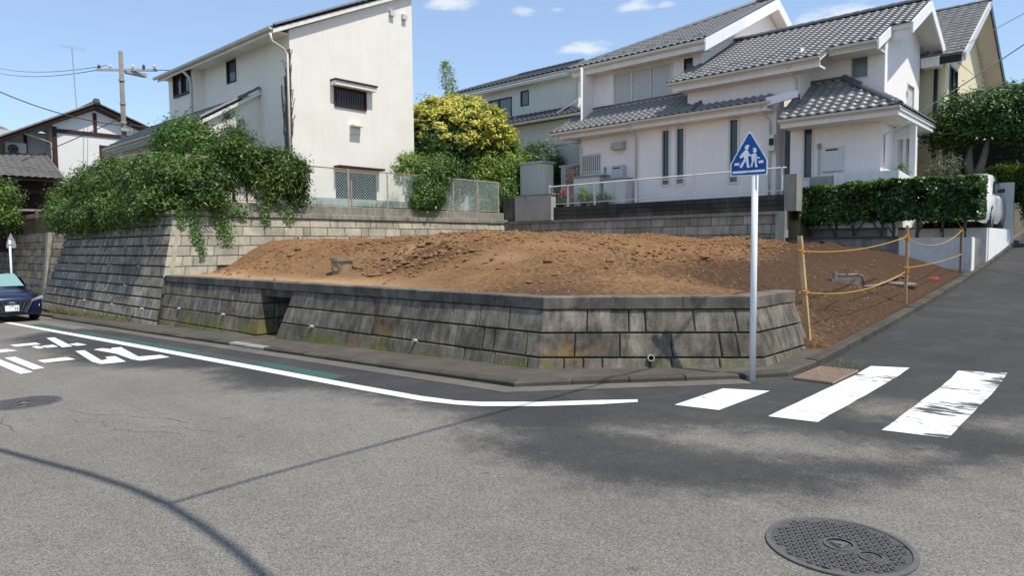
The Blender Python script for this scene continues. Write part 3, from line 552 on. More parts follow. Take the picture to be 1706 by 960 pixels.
# ------------------------------------------------------------------ house building helpers
class Face:
    """vertical wall plane; a runs along the wall (world X or Y), z is world height, d is outward"""
    def __init__(s, axis, pos, out): s.axis, s.pos, s.out = axis, pos, out
    def p(s, a, z, d=0):
        q = s.pos+s.out*d
        return (a, q, z) if s.axis == 'x' else (q, a, z)
    def box(s, mb, a0, a1, z0, z1, d0, d1):
        A, B = s.p(a0,z0,d0), s.p(a1,z1,d1)
        return mb.box(min(A[0],B[0]),max(A[0],B[0]),min(A[1],B[1]),max(A[1],B[1]),z0,z1)
def wall_panel(parent, F, a0, a1, z0, z1, holes, m, th=.16, name='wall', top=None, caps=False):
    """wall slab with real openings; top: optional list of (a,z) points of a sloping top above z1"""
    A = sorted({a0,a1,*[h[0] for h in holes],*[h[1] for h in holes]}); Zs = sorted({z0,z1,*[h[2] for h in holes],*[h[3] for h in holes]}); mb = MB()
    def hole(a, z): return any(h[0] < a < h[1] and h[2] < z < h[3] for h in holes)
    for i in range(len(A)-1):
        for j in range(len(Zs)-1):
            if not hole((A[i]+A[i+1])/2, (Zs[j]+Zs[j+1])/2):
                mb.poly([F.p(A[i],Zs[j]),F.p(A[i+1],Zs[j]),F.p(A[i+1],Zs[j+1]),F.p(A[i],Zs[j+1])])
    for h in holes:
        for q in (((h[0],h[2]),(h[1],h[2])),((h[1],h[2]),(h[1],h[3])),((h[1],h[3]),(h[0],h[3])),((h[0],h[3]),(h[0],h[2]))):
            mb.poly([F.p(*q[0]),F.p(*q[1]),F.p(*q[1],-th),F.p(*q[0],-th)])
    for q in (((a0,z0),(a0,z1)),((a1,z1),(a1,z0))) if caps else (): mb.poly([F.p(*q[0]),F.p(*q[1]),F.p(*q[1],-th),F.p(*q[0],-th)])
    if top: mb.poly([F.p(a,z) for a,z in top]) 
    return mb.build(name, m, parent)
def window(parent, F, a0, a1, z0, z1, mf, mg, fw=.04, bars=(), hbars=(), depth=.05, proud=.02, name='window', label=None):
    mb = MB(); d0, d1 = -depth, proud
    F.box(mb,a0,a0+fw,z0,z1,d0,d1); F.box(mb,a1-fw,a1,z0,z1,d0,d1); F.box(mb,a0+fw,a1-fw,z0,z0+fw,d0,d1-.002); F.box(mb,a0+fw,a1-fw,z1-fw,z1,d0,d1-.002)
    for b in bars: c = a0+(a1-a0)*b; F.box(mb,c-fw*.5,c+fw*.5,z0+fw,z1-fw,d0,d1-.006)
    for b in hbars: c = z0+(z1-z0)*b; F.box(mb,a0+fw,a1-fw,c-fw*.4,c+fw*.4,d0,d1-.008)
    w = mb.build(name, mf, parent); g = MB(); g.poly([F.p(a0+fw,z0+fw,d0+.012),F.p(a1-fw,z0+fw,d0+.012),F.p(a1-fw,z1-fw,d0+.012),F.p(a0+fw,z1-fw,d0+.012)]); g.build('pane', mg, w)
    if label: w['label'] = label
    return w
def slab(parent, poly, th, m, name='roof'):
    """roof slab: planar 3-D polygon (upper face) thickened straight down"""
    mb = MB(); mb.prism([Vector(p)-Vector((0,0,th)) for p in poly], (0,0,th)); return mb.build(name, m, parent)
def tile_mesh(kind, w, l):
    V = []; F = []; n = 8 if kind == 'wave' else 4
    for k in range(n+1):
        u = k/n; 
        if kind == 'wave': h = .027*math.sin(u*2*PI-.4)+.010
        elif kind == 'round': h = .05*abs(math.sin(u*PI))
        else: h = .022*(1 if .12 < u < .9 else .2)
        V += [((u-.5)*w, 0, h+.030), ((u-.5)*w, l, h+.004), ((u-.5)*w, .0, h+.030-.022)]
    for k in range(n): a, b = 3*k, 3*k+3; F += [(a,b,b+1,a+1),(a+2,b+2,b,a)]
    return V, F
def in_poly(u, v, P): return bool(inside(np.array([u]), np.array([v]), P)[0])
def roof_tiles(parent, poly, e, kind, m, w=.29, l=.26, singles=0, cam_pos=Vector((0,0,1.6)), lift=.01, name='roof_tile', pool=None, margin=.0):
    """covers a planar roof polygon (poly[0] on the eave) with tiles; e = unit vector along the eave"""
    P = [Vector(p) for p in poly]; e = Vector(e).normalized(); nrm = (P[1]-P[0]).cross(P[-1]-P[0]).normalized()
    if nrm.z < 0: nrm = -nrm
    s = nrm.cross(e); 
    if s.z < 0: s = -s
    uv = [((p-P[0]).dot(e), (p-P[0]).dot(s)) for p in P]; u0, u1 = min(a for a,b in uv), max(a for a,b in uv); v1 = max(b for a,b in uv)
    nu = max(1,round((u1-u0)/w)); ww = (u1-u0)/nu; nv = max(1,round(v1/l)); ll = v1/nv
    V, F = tile_mesh(kind, ww*1.0, ll*1.12); T = []
    for j in range(nv):
        for i in range(nu):
            u = u0+(i+.5)*ww; v = j*ll
            if in_poly(u, v+ll*.5, uv): T.append(Matrix((e,s if e.cross(s).z > 0 else s,nrm)).transposed().to_4x4()); T[-1].translation = P[0]+e*u+s*(v-.03)+nrm*lift
    item = [(T_, V, F) for T_ in T]
    if pool is not None: pool.append((item, m)); return
    emit_tiles(parent, [(item, m)], singles, cam_pos, name)
def emit_tiles(parent, pool, singles, cam_pos=Vector((0,0,1.6)), name='roof_tile'):
    allt = [(t,V,F,m) for item, m in pool for (t,V,F) in item]; allt.sort(key=lambda q: (q[0].translation-cam_pos).length)
    me_cache = {}
    for t,V,F,m in allt[:singles]:
        k = (id(V), m.name)
        if k not in me_cache:
            me = bpy.data.meshes.new(name); me.from_pydata(V, [], F); me.materials.append(m); me.polygons.foreach_set('use_smooth', [True]*len(F)); me_cache[k] = me
        o = bpy.data.objects.new(name, me_cache[k]); link(o, parent); o.matrix_basis = t; o['_w'] = tuple(t.translation)
    rest = {}
    for q in allt[singles:]: rest.setdefault(q[3].name, []).append(q)
    for k, L in rest.items():
        vs_ = []; fs = []
        for t,V,F,m in L:
            b = len(vs_); vs_ += [tuple(t @ Vector(p)) for p in V]; fs += [tuple(i+b for i in f_) for f_ in F]
        o = mk('roof_tiles', vs_, fs, L[0][3], parent, True, 'stuff')
def ridge(parent, a, b, m, r=.09, step=.3, name='ridge_tiles'):
    """row of overlapping half-round cap tiles from a to b, one joined part"""
    a, b = Vector(a), Vector(b); L = (b-a).length; t = (b-a)/L; sd_ = t.cross(Vector((0,0,1))).normalized(); up = sd_.cross(t); n = max(1,int(L/step)); mb = MB(); k = 8
    for i in range(n):
        p0 = a+t*(L*i/n); p1 = a+t*(L*(i+1)/n+.03); vs_ = []
        for p, rr in ((p0,r*.9),(p1,r*1.06)): vs_ += [p+sd_*(rr*math.cos(PI*q/k))+up*(rr*math.sin(PI*q/k)) for q in range(k+1)]
        mb.add(vs_, [(q,q+1,k+2+q,k+1+q) for q in range(k)]+[tuple(range(k+1)),tuple(range(2*k+1,k,-1))])
    return mb.build(name, m, parent, False, 'stuff')
def gutter(parent, a, b, m, r=.06, name='gutter'):
    a, b = Vector(a), Vector(b); t = (b-a).normalized(); sd_ = t.cross(Vector((0,0,1))).normalized(); k = 6; vs_ = []
    for p in (a, b): vs_ += [p+sd_*(r*math.cos(PI+PI*q/k))+Vector((0,0,r*1.25*math.sin(PI+PI*q/k))) for q in range(k+1)]
    mb = MB(); mb.add(vs_, [(q,q+1,k+2+q,k+1+q) for q in range(k)]+[tuple(range(k+1)),tuple(range(2*k+1,k,-1))]); 
    vs2 = [Vector(p)+Vector((0,0,.0)) for p in vs_]
    return mb.build(name, m, parent)
def pipe(parent, pts, m, r=.035, name='downpipe'): return MB().tube(pts, r, 8).build(name, m, parent, True)

M_CREAM = M('render_cream', (.78,.74,.66), .9, .05, 1.2, .25, 120, streak=.025, stain=(.68,.62,.52), stain_amt=.35, stain_scale=.5, dist=.006)
M_PINKW = M('render_white', (.90,.835,.80), .9, .05, 1.4, .3, 110, streak=.03, stain=(.76,.70,.67), stain_amt=.35, stain_scale=.6, dist=.008)
M_SOFF = M('trim_white', (.78,.74,.68), .7, .08, 1.5, .05, 60, streak=.08); M_BARGE = M('barge_white', (.80,.80,.79), .6, .04, 1.5, .05, 60)
M_GUTR = M('gutter_ivory', (.62,.59,.53), .5, .1, 2, .0); M_TILE = M('tile_silver_grey', (.185,.18,.178), .42, .12, 5, .12, 60, obj=.18, spec=.55); M_TILED = M('tile_dark', (.062,.064,.07), .5, .2, 4, .2, 60, obj=.15, spec=.45)
M_RIDGE = M('ridge_grey', (.10,.10,.105), .5, .15, 5, .1, 50, spec=.5); M_BROWN = M('frame_brown', (.045,.022,.018), .6, .2, 6, .1, 60); M_ALU = M('frame_alu', (.55,.55,.54), .4, .05, 4, 0)
M_ALUW = M('frame_ivory', (.70,.68,.63), .5, .05, 4, 0); M_GL = GLASS('glass_dark'); M_GLB = GLASS('glass_blind', (.16,.18,.18), .15); M_TWIG = M('dead_vine', (.16,.12,.095), .95, .3, 20, .4, 60)
M_SHUT = M('shutter', (.60,.60,.58), .5, .05, 3, 0); M_FOUND = M('foundation', (.30,.29,.27), .9, .15, 3, .25, 50); M_BLACKF = M('frame_black', (.02,.02,.022), .4, .1, 3, 0)
# terrain of the raised plots behind the walls
M_YARD = M('yard_earth', (.16,.13,.09), .95, .3, 1.2, .5, 20, stain=(.09,.10,.04), stain_amt=.7, stain_scale=.8)
struct(MB().box(-27.1,-18.75,7.45,46,1.2,2.80).build('terrain', M_YARD)); struct(MB().box(-44,-27.11,11.2,46,.5,2.4).build('terrain', M_YARD)); struct(MB().box(-18.74,-7.2,20.05,46,1.0,3.0).build('terrain', M_YARD)); struct(MB().box(-7.19,-3.3,25.9,46,1.0,2.9).build('terrain', M_YARD)); struct(MB().box(-100,-27.5,14,46,-2,2.2).build('terrain', M_YARD))

# ------------------------------------------------------------------ cream house on the left
LH = thing('house', 'tall cream rendered house with a plain sunlit gable wall above the chain-link fence', 'house', (-24,14,2.8))
FX = Face('y', -20.5, 1); FY = Face('x', 11.8, -1)
roofz = lambda y: 8.62+.47*(y-11.8)
RY = 16.9
wl_ = wall_panel(LH, FX, 11.8, RY, 2.75, 8.5, [(13.42,14.74,6.42,7.1),(13.4,15.1,3.0,4.2)], M_CREAM, top=[(11.8,8.5),(RY,8.5),(RY,roofz(RY)),(11.8,roofz(11.8))])
FB = Face('x', RY, 1); wall_panel(LH, FB, -31, -20.5, 2.75, 10.9, [], M_CREAM)
wall_panel(LH, FY, -26.95, -20.5, 2.75, 8.6, [(-24.95,-24.2,7.6,8.42)], M_CREAM)
FW = Face('x', 11.38, -1); wall_panel(LH, FW, -29.2, -26.9, 2.75, 8.5, [(-28.6,-27.05,7.58,8.42)], M_CREAM)
FWX = Face('y', -26.9, 1); wall_panel(LH, FWX, 11.381, 11.8, 2.75, 8.55, [], M_CREAM)
FWL = Face('y', -29.2, -1); wall_panel(LH, FWL, 11.38, RY, 2.75, 8.4, [], M_CREAM)
rf = slab(LH, [(-20.32,11.15,8.49),(-20.32,RY+.04,roofz(RY+.04)+.14),(-29.7,RY+.04,roofz(RY+.04)+.14),(-29.7,11.15,8.49)], .14, M_SOFF)
pool = []; roof_tiles(None, [(-29.75,11.1,8.49),(-20.28,11.1,8.49),(-20.28,RY+.04,roofz(RY+.04)+.15),(-29.75,RY+.04,roofz(RY+.04)+.15)], (1,0,0), 'round', M_TILED, .30,.28, pool=pool); emit_tiles(LH, pool, 0)
ridge(LH, (-20.34,11.2,8.59), (-20.34,RY,roofz(RY)+.26), M_TILED, .07, .28, 'verge_tiles')
MB().box(-29.7,-20.55,11.32,11.79,8.46,8.52).build('eave_soffit', M_SOFF, LH)
gutter(LH, (-29.8,11.06,8.52), (-20.3,11.06,8.52), M_GUTR, .07)
pipe(LH, [(-20.34,11.06,8.33),(-20.34,11.1,8.1),(-20.43,11.55,7.95),(-20.43,11.68,7.8),(-20.43,11.68,2.9)], M_GUTR, .04); pipe(LH, [(-27.0,11.06,8.33),(-27.0,11.3,8.1),(-26.98,11.33,7.9),(-26.98,11.33,3)], M_GUTR, .05)
w = window(LH, FX, 13.42, 14.74, 6.42, 7.1, M_BROWN, M_GL, .05, proud=.05, label='upper window behind vertical brown slats')
mb = MB()
for k in range(13): a = 13.49+k*.1; FX.box(mb, a, a+.035, 6.46, 7.06, .02, .055)
mb.build('slat_grille', M_BROWN, w)
mb = MB(); FX.box(mb, 13.28, 15.02, 7.24, 7.30, 0, .34); mb.build('canopy', M_BROWN, LH); mb = MB(); FX.box(mb, 13.30, 15.0, 7.10, 7.237, 0, .30); mb.build('canopy_soffit', M_SOFF, LH)
mb = MB(); FX.box(mb, 14.02, 14.45, 5.80, 5.86, 0, .26); FX.box(mb, 14.02, 14.45, 5.56, 5.80, 0, .04); mb.build('vent_hood', M_CREAM, LH)
for y in (15.92,16.5):
    mb = MB(); FX.box(mb, y-.1, y+.1, 10.02, 10.2, 0, .12); mb.build('vent_cap', M_ALU, LH)
w = window(LH, FX, 13.4, 15.1, 3.0, 4.2, M_BROWN, M_GL, .05, bars=(.5,), label='ground floor window behind the fence')
mb = MB(); FX.box(mb, 13.34, 15.25, 4.32, 4.39, 0, .36); mb.build('canopy', M_BROWN, LH)
mb = MB(); FX.box(mb, 11.8, RY, 2.78, 3.28, .002, .03); mb.build('plinth', M('plinth_green', (.30,.36,.34), .9, .1, 2, .2, 50), LH)
window(LH, FY, -24.95, -24.2, 7.6, 8.42, M_BROWN, M_GL, .06); window(LH, FW, -28.6, -27.05, 7.58, 8.42, M_BROWN, M_GL, .07, bars=(.5,), depth=.04, proud=.08)
# lean-to on the street side
wall_panel(LH, Face('y',-22.6,1), 10.0, 11.8, 2.75, 5.75, [], M_CREAM, name='lean_to_wall', top=[(10.0,5.75),(11.8,5.75),(11.8,6.85),(10.0,5.78)])
wall_panel(LH, Face('x',10.0,-1), -31, -22.6, 2.75, 5.75, [], M_CREAM, name='lean_to_wall')
slab(LH, [(-22.45,9.6,5.66),(-22.45,11.79,6.98),(-31.2,11.79,6.98),(-31.2,9.6,5.66)], .12, M_SOFF, 'lean_to_roof')
pool = []; roof_tiles(None, [(-31.2,9.55,5.66),(-22.42,9.55,5.66),(-22.42,11.36,6.73),(-31.2,11.36,6.73)], (1,0,0), 'round', M_TILED, .29,.27, pool=pool); emit_tiles(LH, pool, 0)
ridge(LH, (-22.5,9.7,5.80), (-22.5,11.75,7.04), M_RIDGE, .085, .3, 'verge_tiles')
gutter(LH, (-31.2,9.5,5.66), (-22.6,9.5,5.66), M_GUTR, .06); MB().box(-31.1,-22.62,9.6,9.64,5.38,5.54).build('fascia', M('fascia_grey', (.33,.32,.29), .8, .2, 3, .1, 40), LH)
MB().box(-22.75,-22.1,11.3,11.75,4.70,4.78).build('small_awning', M_BROWN, LH)
# dry climber on the corner downpipe
dv = thing('dead_vine', 'dry brown creeper stems climbing the house corner downpipe', 'vine', (-20.45,11.7,3)); mb = MB()
for k in range(130):
    face = random.random() < .7; p = Vector((-20.46+(0 if face else .0), 11.74, random.uniform(3.2,7.9))); pts = [p.copy()]; dirx = -random.random()*.9 if face else random.random()*.25
    L = random.uniform(.3,1.1)
    for q in range(6):
        if face: p = p+Vector((-L/6*random.uniform(-.1,1.0)*(1 if random.random()<.7 else -.6), 0, L/6*random.uniform(-.5,1.5))); p.y = 11.765
        else: p = p+Vector((0, L/9*random.uniform(-.1,.5), L/6*random.uniform(.2,1.5))); p.x = -20.475; p.y = max(p.y,11.74)
        p.z = min(p.z, 8.0); pts.append(p.copy())
    mb.tube(pts, random.uniform(.006,.013), 4)
for k in range(15):
    pts = []; z = 2.9; x = -20.45-random.uniform(0,.16)
    while z < random.uniform(6.5,8.0): pts.append((x, 11.72-.03*random.random(), z)); z += .25; x = min(-20.42, max(-20.9, x+random.uniform(-.05,.05)))
    if len(pts) > 2: mb.tube(pts, random.uniform(.012,.028), 5)
mb.build('stem', M_TWIG, dv)

# ------------------------------------------------------------------ white house on the right
RH = thing('house', 'white rendered house with silver grey tiled roofs stepping down in several levels', 'house', (-10,24,3))
W1 = Face('x', 21.4, -1); UWF = Face('x', 22.4, -1)
slits = [(-12.44,-12.16,3.68,5.55),(-11.88,-11.60,3.68,5.55),(-9.96,-9.68,3.6,5.6)]
wall_panel(RH, W1, -13.5, -8.45, 3.0, 6.1, slits, M_PINKW); wall_panel(RH, Face('x',21.5,-1), -16.05, -13.5, 3.0, 6.1, [(-15.97,-15.13,4.35,5.03)], M_PINKW)
wall_panel(RH, Face('y',-16.05,-1), 21.5, 28, 3.0, 8.4, [], M_PINKW)
for h in slits: window(RH, W1, h[0]-.05, h[1]+.05, h[2]-.07, h[3]+.05, M_ALUW, M_GL, .06, depth=.07, proud=.035, hbars=(.12,))
w = window(RH, Face('x',21.5,-1), -15.97,-15.13,4.35,5.03, M_ALU, M_GLB, .03, label='small window behind white bars'); mb = MB()
for k in range(9): x = -15.94+k*.095; mb.box(x,x+.03,21.40,21.43,4.33,5.05)
mb.box(-16,-15.1,21.41,21.44,4.36,4.39); mb.box(-16,-15.1,21.41,21.44,4.98,5.01); mb.build('bar_grille', M_ALUW, w)
mb = MB(); mb.hexa([(-14.5,21.18,5.08),(-14.0,21.18,5.08),(-14.0,21.5,5.08),(-14.5,21.5,5.08),(-14.5,21.3,5.36),(-14.0,21.3,5.36),(-14.0,21.5,5.38),(-14.5,21.5,5.38)]); mb.build('vent_hood', M('hood_beige', (.45,.41,.37), .5, .1, 4, 0), RH)
mb = MB(); mb.box(-9.0,-8.78,21.22,21.4,5.62,5.80); mb.build('wall_vent', M_SOFF, RH)
# upper storey, left
wall_panel(RH, UWF, -16.05, -11.5, 6.0, 8.5, [(-15.13,-12.63,6.93,8.12),(-12.16,-11.83,7.69,8.15)], M_PINKW); wall_panel(RH, Face('y',-11.5,1), 22.4, 33, 7.0, 8.5, [], M_PINKW, top=[(22.4,8.5),(33,8.5),(28.0,11.0),(27.9,11.0)])
sh = window(RH, UWF, -15.13,-12.63,6.93,8.12, M_ALUW, M_SHUT, .045, bars=(.335,.655), depth=.03, proud=.07, label='closed roller shutters across the upper window', name='shutter_window'); mb = MB()
for i in range(3):
    for k in range(26): z = 6.99+k*.0415; mb.box(-15.08+i*.82,-15.08+i*.82+.77,22.375,22.405,z,z+.034)
mb.build('shutter_slats', M_SHUT, sh)
window(RH, UWF, -12.16,-11.83,7.69,8.15, M_BLACKF, M_GL, .03)
A_, B_, Cp = (-16.85,21.75,8.50), (-11.05,21.75,8.50), (-11.05,27.9,11.35)
HL = (-13.9,27.9,11.35)
slab(RH, [A_,B_,Cp,(-11.9,27.9,11.35)], .16, M_SOFF, 'roof'); slab(RH, [(-16.85,33,8.5),A_,(-11.9,27.9,11.35)], .16, M_SOFF, 'roof'); slab(RH, [(-11.05,33.5,8.75),(-16.85,33,8.5),(-11.9,27.9,11.35),Cp], .16, M_SOFF, 'roof')
RP = []
roof_tiles(None, [A_,B_,Cp,(-11.9,27.9,11.35)], (1,0,0), 'wave', M_TILE, .265,.235, pool=RP, lift=.02)
ridge(RH, A_, (-11.9,27.9,11.42), M_RIDGE, .11, .34); ridge(RH, (-11.9,27.9,11.42), (-11.0,27.9,11.42), M_RIDGE, .13, .34)
def barge(parent, a, b, h, m=None, th=.05, ax=(1,0,0)):
    a, b = Vector(a), Vector(b); mb = MB(); mb.prism([a,b,b-Vector((0,0,h)),a-Vector((0,0,h))], Vector(ax)*th); return mb.build('barge_board', m or M_BARGE, parent)
barge(RH, (-11.04,21.7,8.50), (-11.04,27.9,11.37), .42); barge(RH, (-11.04,27.9,11.37), (-11.04,33.5,8.75), .42)
ridge(RH, (-11.06,21.8,8.56), (-11.06,27.9,11.41), M_RIDGE, .075, .28, 'verge_tiles')
MB().box(-16.6,-11.1,21.85,22.39,8.22,8.32).build('soffit', M_SOFF, RH); MB().box(-16.7,-11.06,21.78,21.84,8.16,8.40).build('fascia', M_SOFF, RH); gutter(RH, (-16.9,21.72,8.44), (-11.02,21.72,8.44), M_GUTR, .07)
# lower pent roof in front of the upper storey
E0, E1 = (-17.0,20.85,5.92), (-8.5,20.85,5.92)
slab(RH, [E0,(-11.0,20.85,5.92),(-11.0,22.38,6.85),(-16.1,22.38,6.85)], .12, M_SOFF, 'pent_roof'); slab(RH, [(-10.99,20.85,5.92),E1,(-8.5,21.39,6.22),(-10.99,21.39,6.22)], .12, M_SOFF, 'pent_roof'); slab(RH, [(-17.0,28,5.92),E0,(-16.1,22.38,6.85),(-16.1,28,6.85)], .12, M_SOFF, 'pent_roof')
roof_tiles(None, [E0,(-11.0,20.85,5.92),(-11.0,22.38,6.85),(-16.1,22.38,6.85)], (1,0,0), 'wave', M_TILE, .26,.235, pool=RP, lift=.02); roof_tiles(None, [(-10.99,20.85,5.92),E1,(-8.5,21.36,6.20),(-10.99,21.36,6.20)], (1,0,0), 'wave', M_TILE, .26,.235, pool=RP, lift=.02)
ridge(RH, E0, (-16.1,22.36,6.92), M_RIDGE, .09, .3); ridge(RH, (-16.1,22.33,6.93), (-11.0,22.33,6.93), M_RIDGE, .05, .4); ridge(RH, (-11.02,20.95,6.02), (-11.02,22.36,6.93), M_RIDGE, .07, .3, 'verge_tiles')
MB().box(-16.9,-8.55,20.92,20.97,5.66,5.82).build('fascia', M_SOFF, RH); MB().box(-16.6,-8.5,20.975,21.395,5.66,5.72).build('soffit', M_SOFF, RH); gutter(RH, (-17.05,20.8,5.88), (-13.5,20.8,5.88), M_GUTR, .065); gutter(RH, (-13.48,20.8,5.91), (-8.4,20.8,5.91), M_GUTR, .065)
pipe(RH, [(-16.7,20.82,5.82),(-16.7,20.9,5.62),(-16.1,21.38,5.4),(-16.0,21.42,5.3),(-16.0,21.42,3.05)], M_GUTR); pipe(RH, [(-13.45,20.82,5.82),(-13.45,21.0,5.62),(-13.45,21.32,5.45),(-13.45,21.32,3.05)], M_GUTR)
pipe(RH, [(-8.75,20.82,5.85),(-8.75,21.0,5.65),(-8.62,21.3,5.4),(-8.62,21.33,5.3),(-8.62,21.33,3.05)], M_GUTR); pipe(RH, [(-16.5,21.72,8.4),(-16.5,21.9,8.1),(-16.1,22.32,7.85),(-16.1,22.32,6.9)], M_GUTR)
# second volume with the big roof, ridge along X
s2 = lambda y: 7.02+.51*(y-20.9)
wall_panel(RH, Face('x',21.42,-1), -11.49, -7.75, 6.1, 7.25, [], M_PINKW); wall_panel(RH, Face('y',-7.75,1), 21.42, 22.4, 5.5, 7.5, [], M_PINKW)
wall_panel(RH, Face('x',22.4,-1), -7.75, -5.68, 5.3, 7.6, [(-6.62,-6.12,6.5,7.28)], M_PINKW); window(RH, Face('x',22.4,-1), -6.62,-6.12,6.5,7.28, M_ALUW, M_GLB, .03, depth=.08)
wall_panel(RH, Face('y',-5.68,1), 22.4, 26.6, 3.0, 7.7, [(25.0,25.9,5.55,6.7)], M_PINKW, top=[(22.4,7.7),(26.6,7.7),(26.6,8.3),(25.2,9.0),(24.8,9.0)]); window(RH, Face('y',-5.68,1), 25.0,25.9,5.55,6.7, M_ALUW, M_SHUT, .04)
R1 = [(-11.9,20.85,s2(20.85)),(-7.0,20.85,s2(20.85)),(-7.0,21.5,s2(21.5)),(-5.66,21.5,s2(21.5)),(-5.66,22.75,s2(22.75)),(-5.1,22.75,s2(22.75)),(-5.1,25.0,s2(25.0)),(-11.9,25.0,s2(25.0))]
slab(RH, R1, .15, M_SOFF, 'roof'); slab(RH, [(-5.1,25.0,s2(25)),(-5.1,27.7,s2(25)-1.3),(-11.9,27.7,s2(25)-1.3),(-11.9,25.0,s2(25))], .15, M_SOFF, 'roof')
roof_tiles(None, R1, (1,0,0), 'wave', M_TILE, .265,.235, pool=RP, lift=.02)
ridge(RH, (-11.5,25.0,s2(25)+.06), (-5.05,25.0,s2(25)+.06), M_RIDGE, .12, .34)
barge(RH, (-5.655,21.45,s2(21.5)), (-5.655,22.75,s2(22.75)), .30); barge(RH, (-5.09,22.7,s2(22.75)), (-5.09,25.0,s2(25)+.02), .34); barge(RH, (-5.09,25.0,s2(25)+.02), (-5.09,27.72,s2(25)-1.31), .34)
MB().box(-11.8,-7.02,20.9,20.95,s2(20.85)-.30,s2(20.85)-.08).build('fascia', M_SOFF, RH); MB().box(-11.6,-7.02,20.952,21.415,s2(20.85)-.30,s2(20.85)-.24).build('soffit', M_SOFF, RH); MB().box(-6.98,-5.70,21.55,21.60,s2(21.5)-.22,s2(21.5)-.08).build('fascia', M_SOFF, RH); MB().box(-6.98,-5.68,21.602,22.395,s2(21.5)-.22,s2(21.5)-.18).build('soffit', M_SOFF, RH)
MB().box(-5.62,-5.12,22.80,22.86,s2(22.75)-.42,s2(22.75)-.12).build('fascia', M_SOFF, RH)
gutter(RH, (-11.95,20.8,s2(20.85)-.02), (-6.98,20.8,s2(20.85)-.02), M_GUTR, .07); gutter(RH, (-6.98,21.45,s2(21.5)-.02), (-5.66,21.45,s2(21.5)-.02), M_GUTR, .07)
pipe(RH, [(-7.9,20.82,6.9),(-7.9,21.0,6.7),(-7.82,21.34,6.5),(-7.82,21.34,6.05)], M_GUTR)
ridge(RH, (-12.0,20.95,s2(20.9)+.02), (-11.52,22.38,s2(22.38)+.05), M_RIDGE, .06, .3, 'verge_tiles')
MB().tube([(-5.1,24.9,7.5),(-5.1,25.2,7.5)], .05, 8).build('soffit_vent', M_BLACKF, RH)
slab(RH, [(-5.66,26.6,7.75),(-5.12,26.6,7.75),(-5.12,27.68,7.75),(-5.66,27.68,7.75)], .32, M_SOFF, 'box_eave')
# hipped porch roof, front right
PW = Face('x', 21.25, -1); PE = 20.4; PX = -4.8
wall_panel(RH, PW, -7.95, -5.45, 2.9, 5.3, [(-7.55,-7.30,3.55,5.05)], M_PINKW); window(RH, PW, -7.59,-7.26,3.5,5.09, M_ALUW, M_GL, .05, depth=.08, proud=.035)
wall_panel(RH, Face('y',-5.45,1), 21.25, 22.6, 2.9, 5.3, [], M_PINKW); wall_panel(RH, Face('y',-7.95,-1), 21.25, 21.9, 2.9, 5.3, [], M_PINKW)
wall_panel(RH, Face('x',22.0,-1), -8.45, -7.95, 2.9, 5.9, [(-8.42,-7.97,3.0,5.3)], M_PINKW); window(RH, Face('x',22.0,-1), -8.42,-7.97,3.0,5.3, M_ALU, M_GLB, .03, bars=(.45,), label='narrow glazed recess door'); wall_panel(RH, Face('y',-8.45,1), 21.4, 22.0, 2.9, 6.1, [], M_PINKW)
pz = 5.22; a_, b_, c_, d_ = (-8.0,PE,pz), (PX,PE,pz), (PX-2.0,PE+2.0,pz+1.28), (-8.0,PE+2.0,pz+1.28)
slab(RH, [a_,b_,c_,d_], .12, M_SOFF, 'porch_roof'); slab(RH, [b_,(PX,26.3,pz),(PX-.88,26.3,pz+.56),(PX-.88,PE+.88,pz+.56)], .12, M_SOFF, 'porch_roof')
roof_tiles(None, [a_,b_,c_,d_], (1,0,0), 'wave', M_TILE, .27,.24, pool=RP, lift=.02); roof_tiles(None, [b_,(PX,26.3,pz),(PX-.88,26.3,pz+.56),(PX-.88,PE+.88,pz+.56)], (0,1,0), 'wave', M_TILE, .27,.24, pool=RP, lift=.02)
ridge(RH, b_, (PX-1.98,PE+1.98,pz+1.33), M_RIDGE, .12, .28); ridge(RH, (PX-1.98,PE+1.96,pz+1.33), (-8.0,PE+1.96,pz+1.33), M_RIDGE, .09, .3); ridge(RH, (-7.97,PE+.05,pz+.05), (-7.97,PE+1.9,pz+1.25), M_RIDGE, .06, .3, 'verge_tiles')
MB().box(-7.95,PX-.03,PE+.03,PE+.08,pz-.25,pz-.10).build('fascia', M_SOFF, RH); MB().box(PX-.08,PX-.03,PE+.085,26.3,pz-.25,pz-.10).build('fascia', M_BARGE, RH)
MB().box(-7.93,PX-.09,PE+.085,21.245,pz-.24,pz-.19).build('soffit', M_SOFF, RH); MB().box(-5.44,PX-.09,21.247,26.2,pz-.24,pz-.19).build('soffit', M_SOFF, RH); gutter(RH, (-8.0,PE-.03,pz-.02), (PX+.03,PE-.03,pz-.02), M_GUTR, .065)
pipe(RH, [(PX-.05,21.6,pz-.1),(PX-.05,21.6,pz-.3),(-5.38,21.35,pz-.62),(-5.38,21.35,2.9)], M_GUTR); MB().box(-5.02,-4.86,22.5,22.66,2.9,pz-.24).build('porch_post', M_BARGE, RH)
wall_panel(RH, Face('x',22.6,-1), -5.45,-4.95, 2.9, 4.9, [(-5.35,-5.2,3.1,4.6),(-5.12,-5.0,3.1,4.6)], M_BARGE, name='screen_wall'); mb = MB(); mb.prism([(-8.55,20.80,6.02),(-7.6,20.80,6.10),(-7.6,20.80,5.90),(-8.5,20.80,5.78)], (0,.08,0)); mb.build('barge_board', M_BARGE, RH)
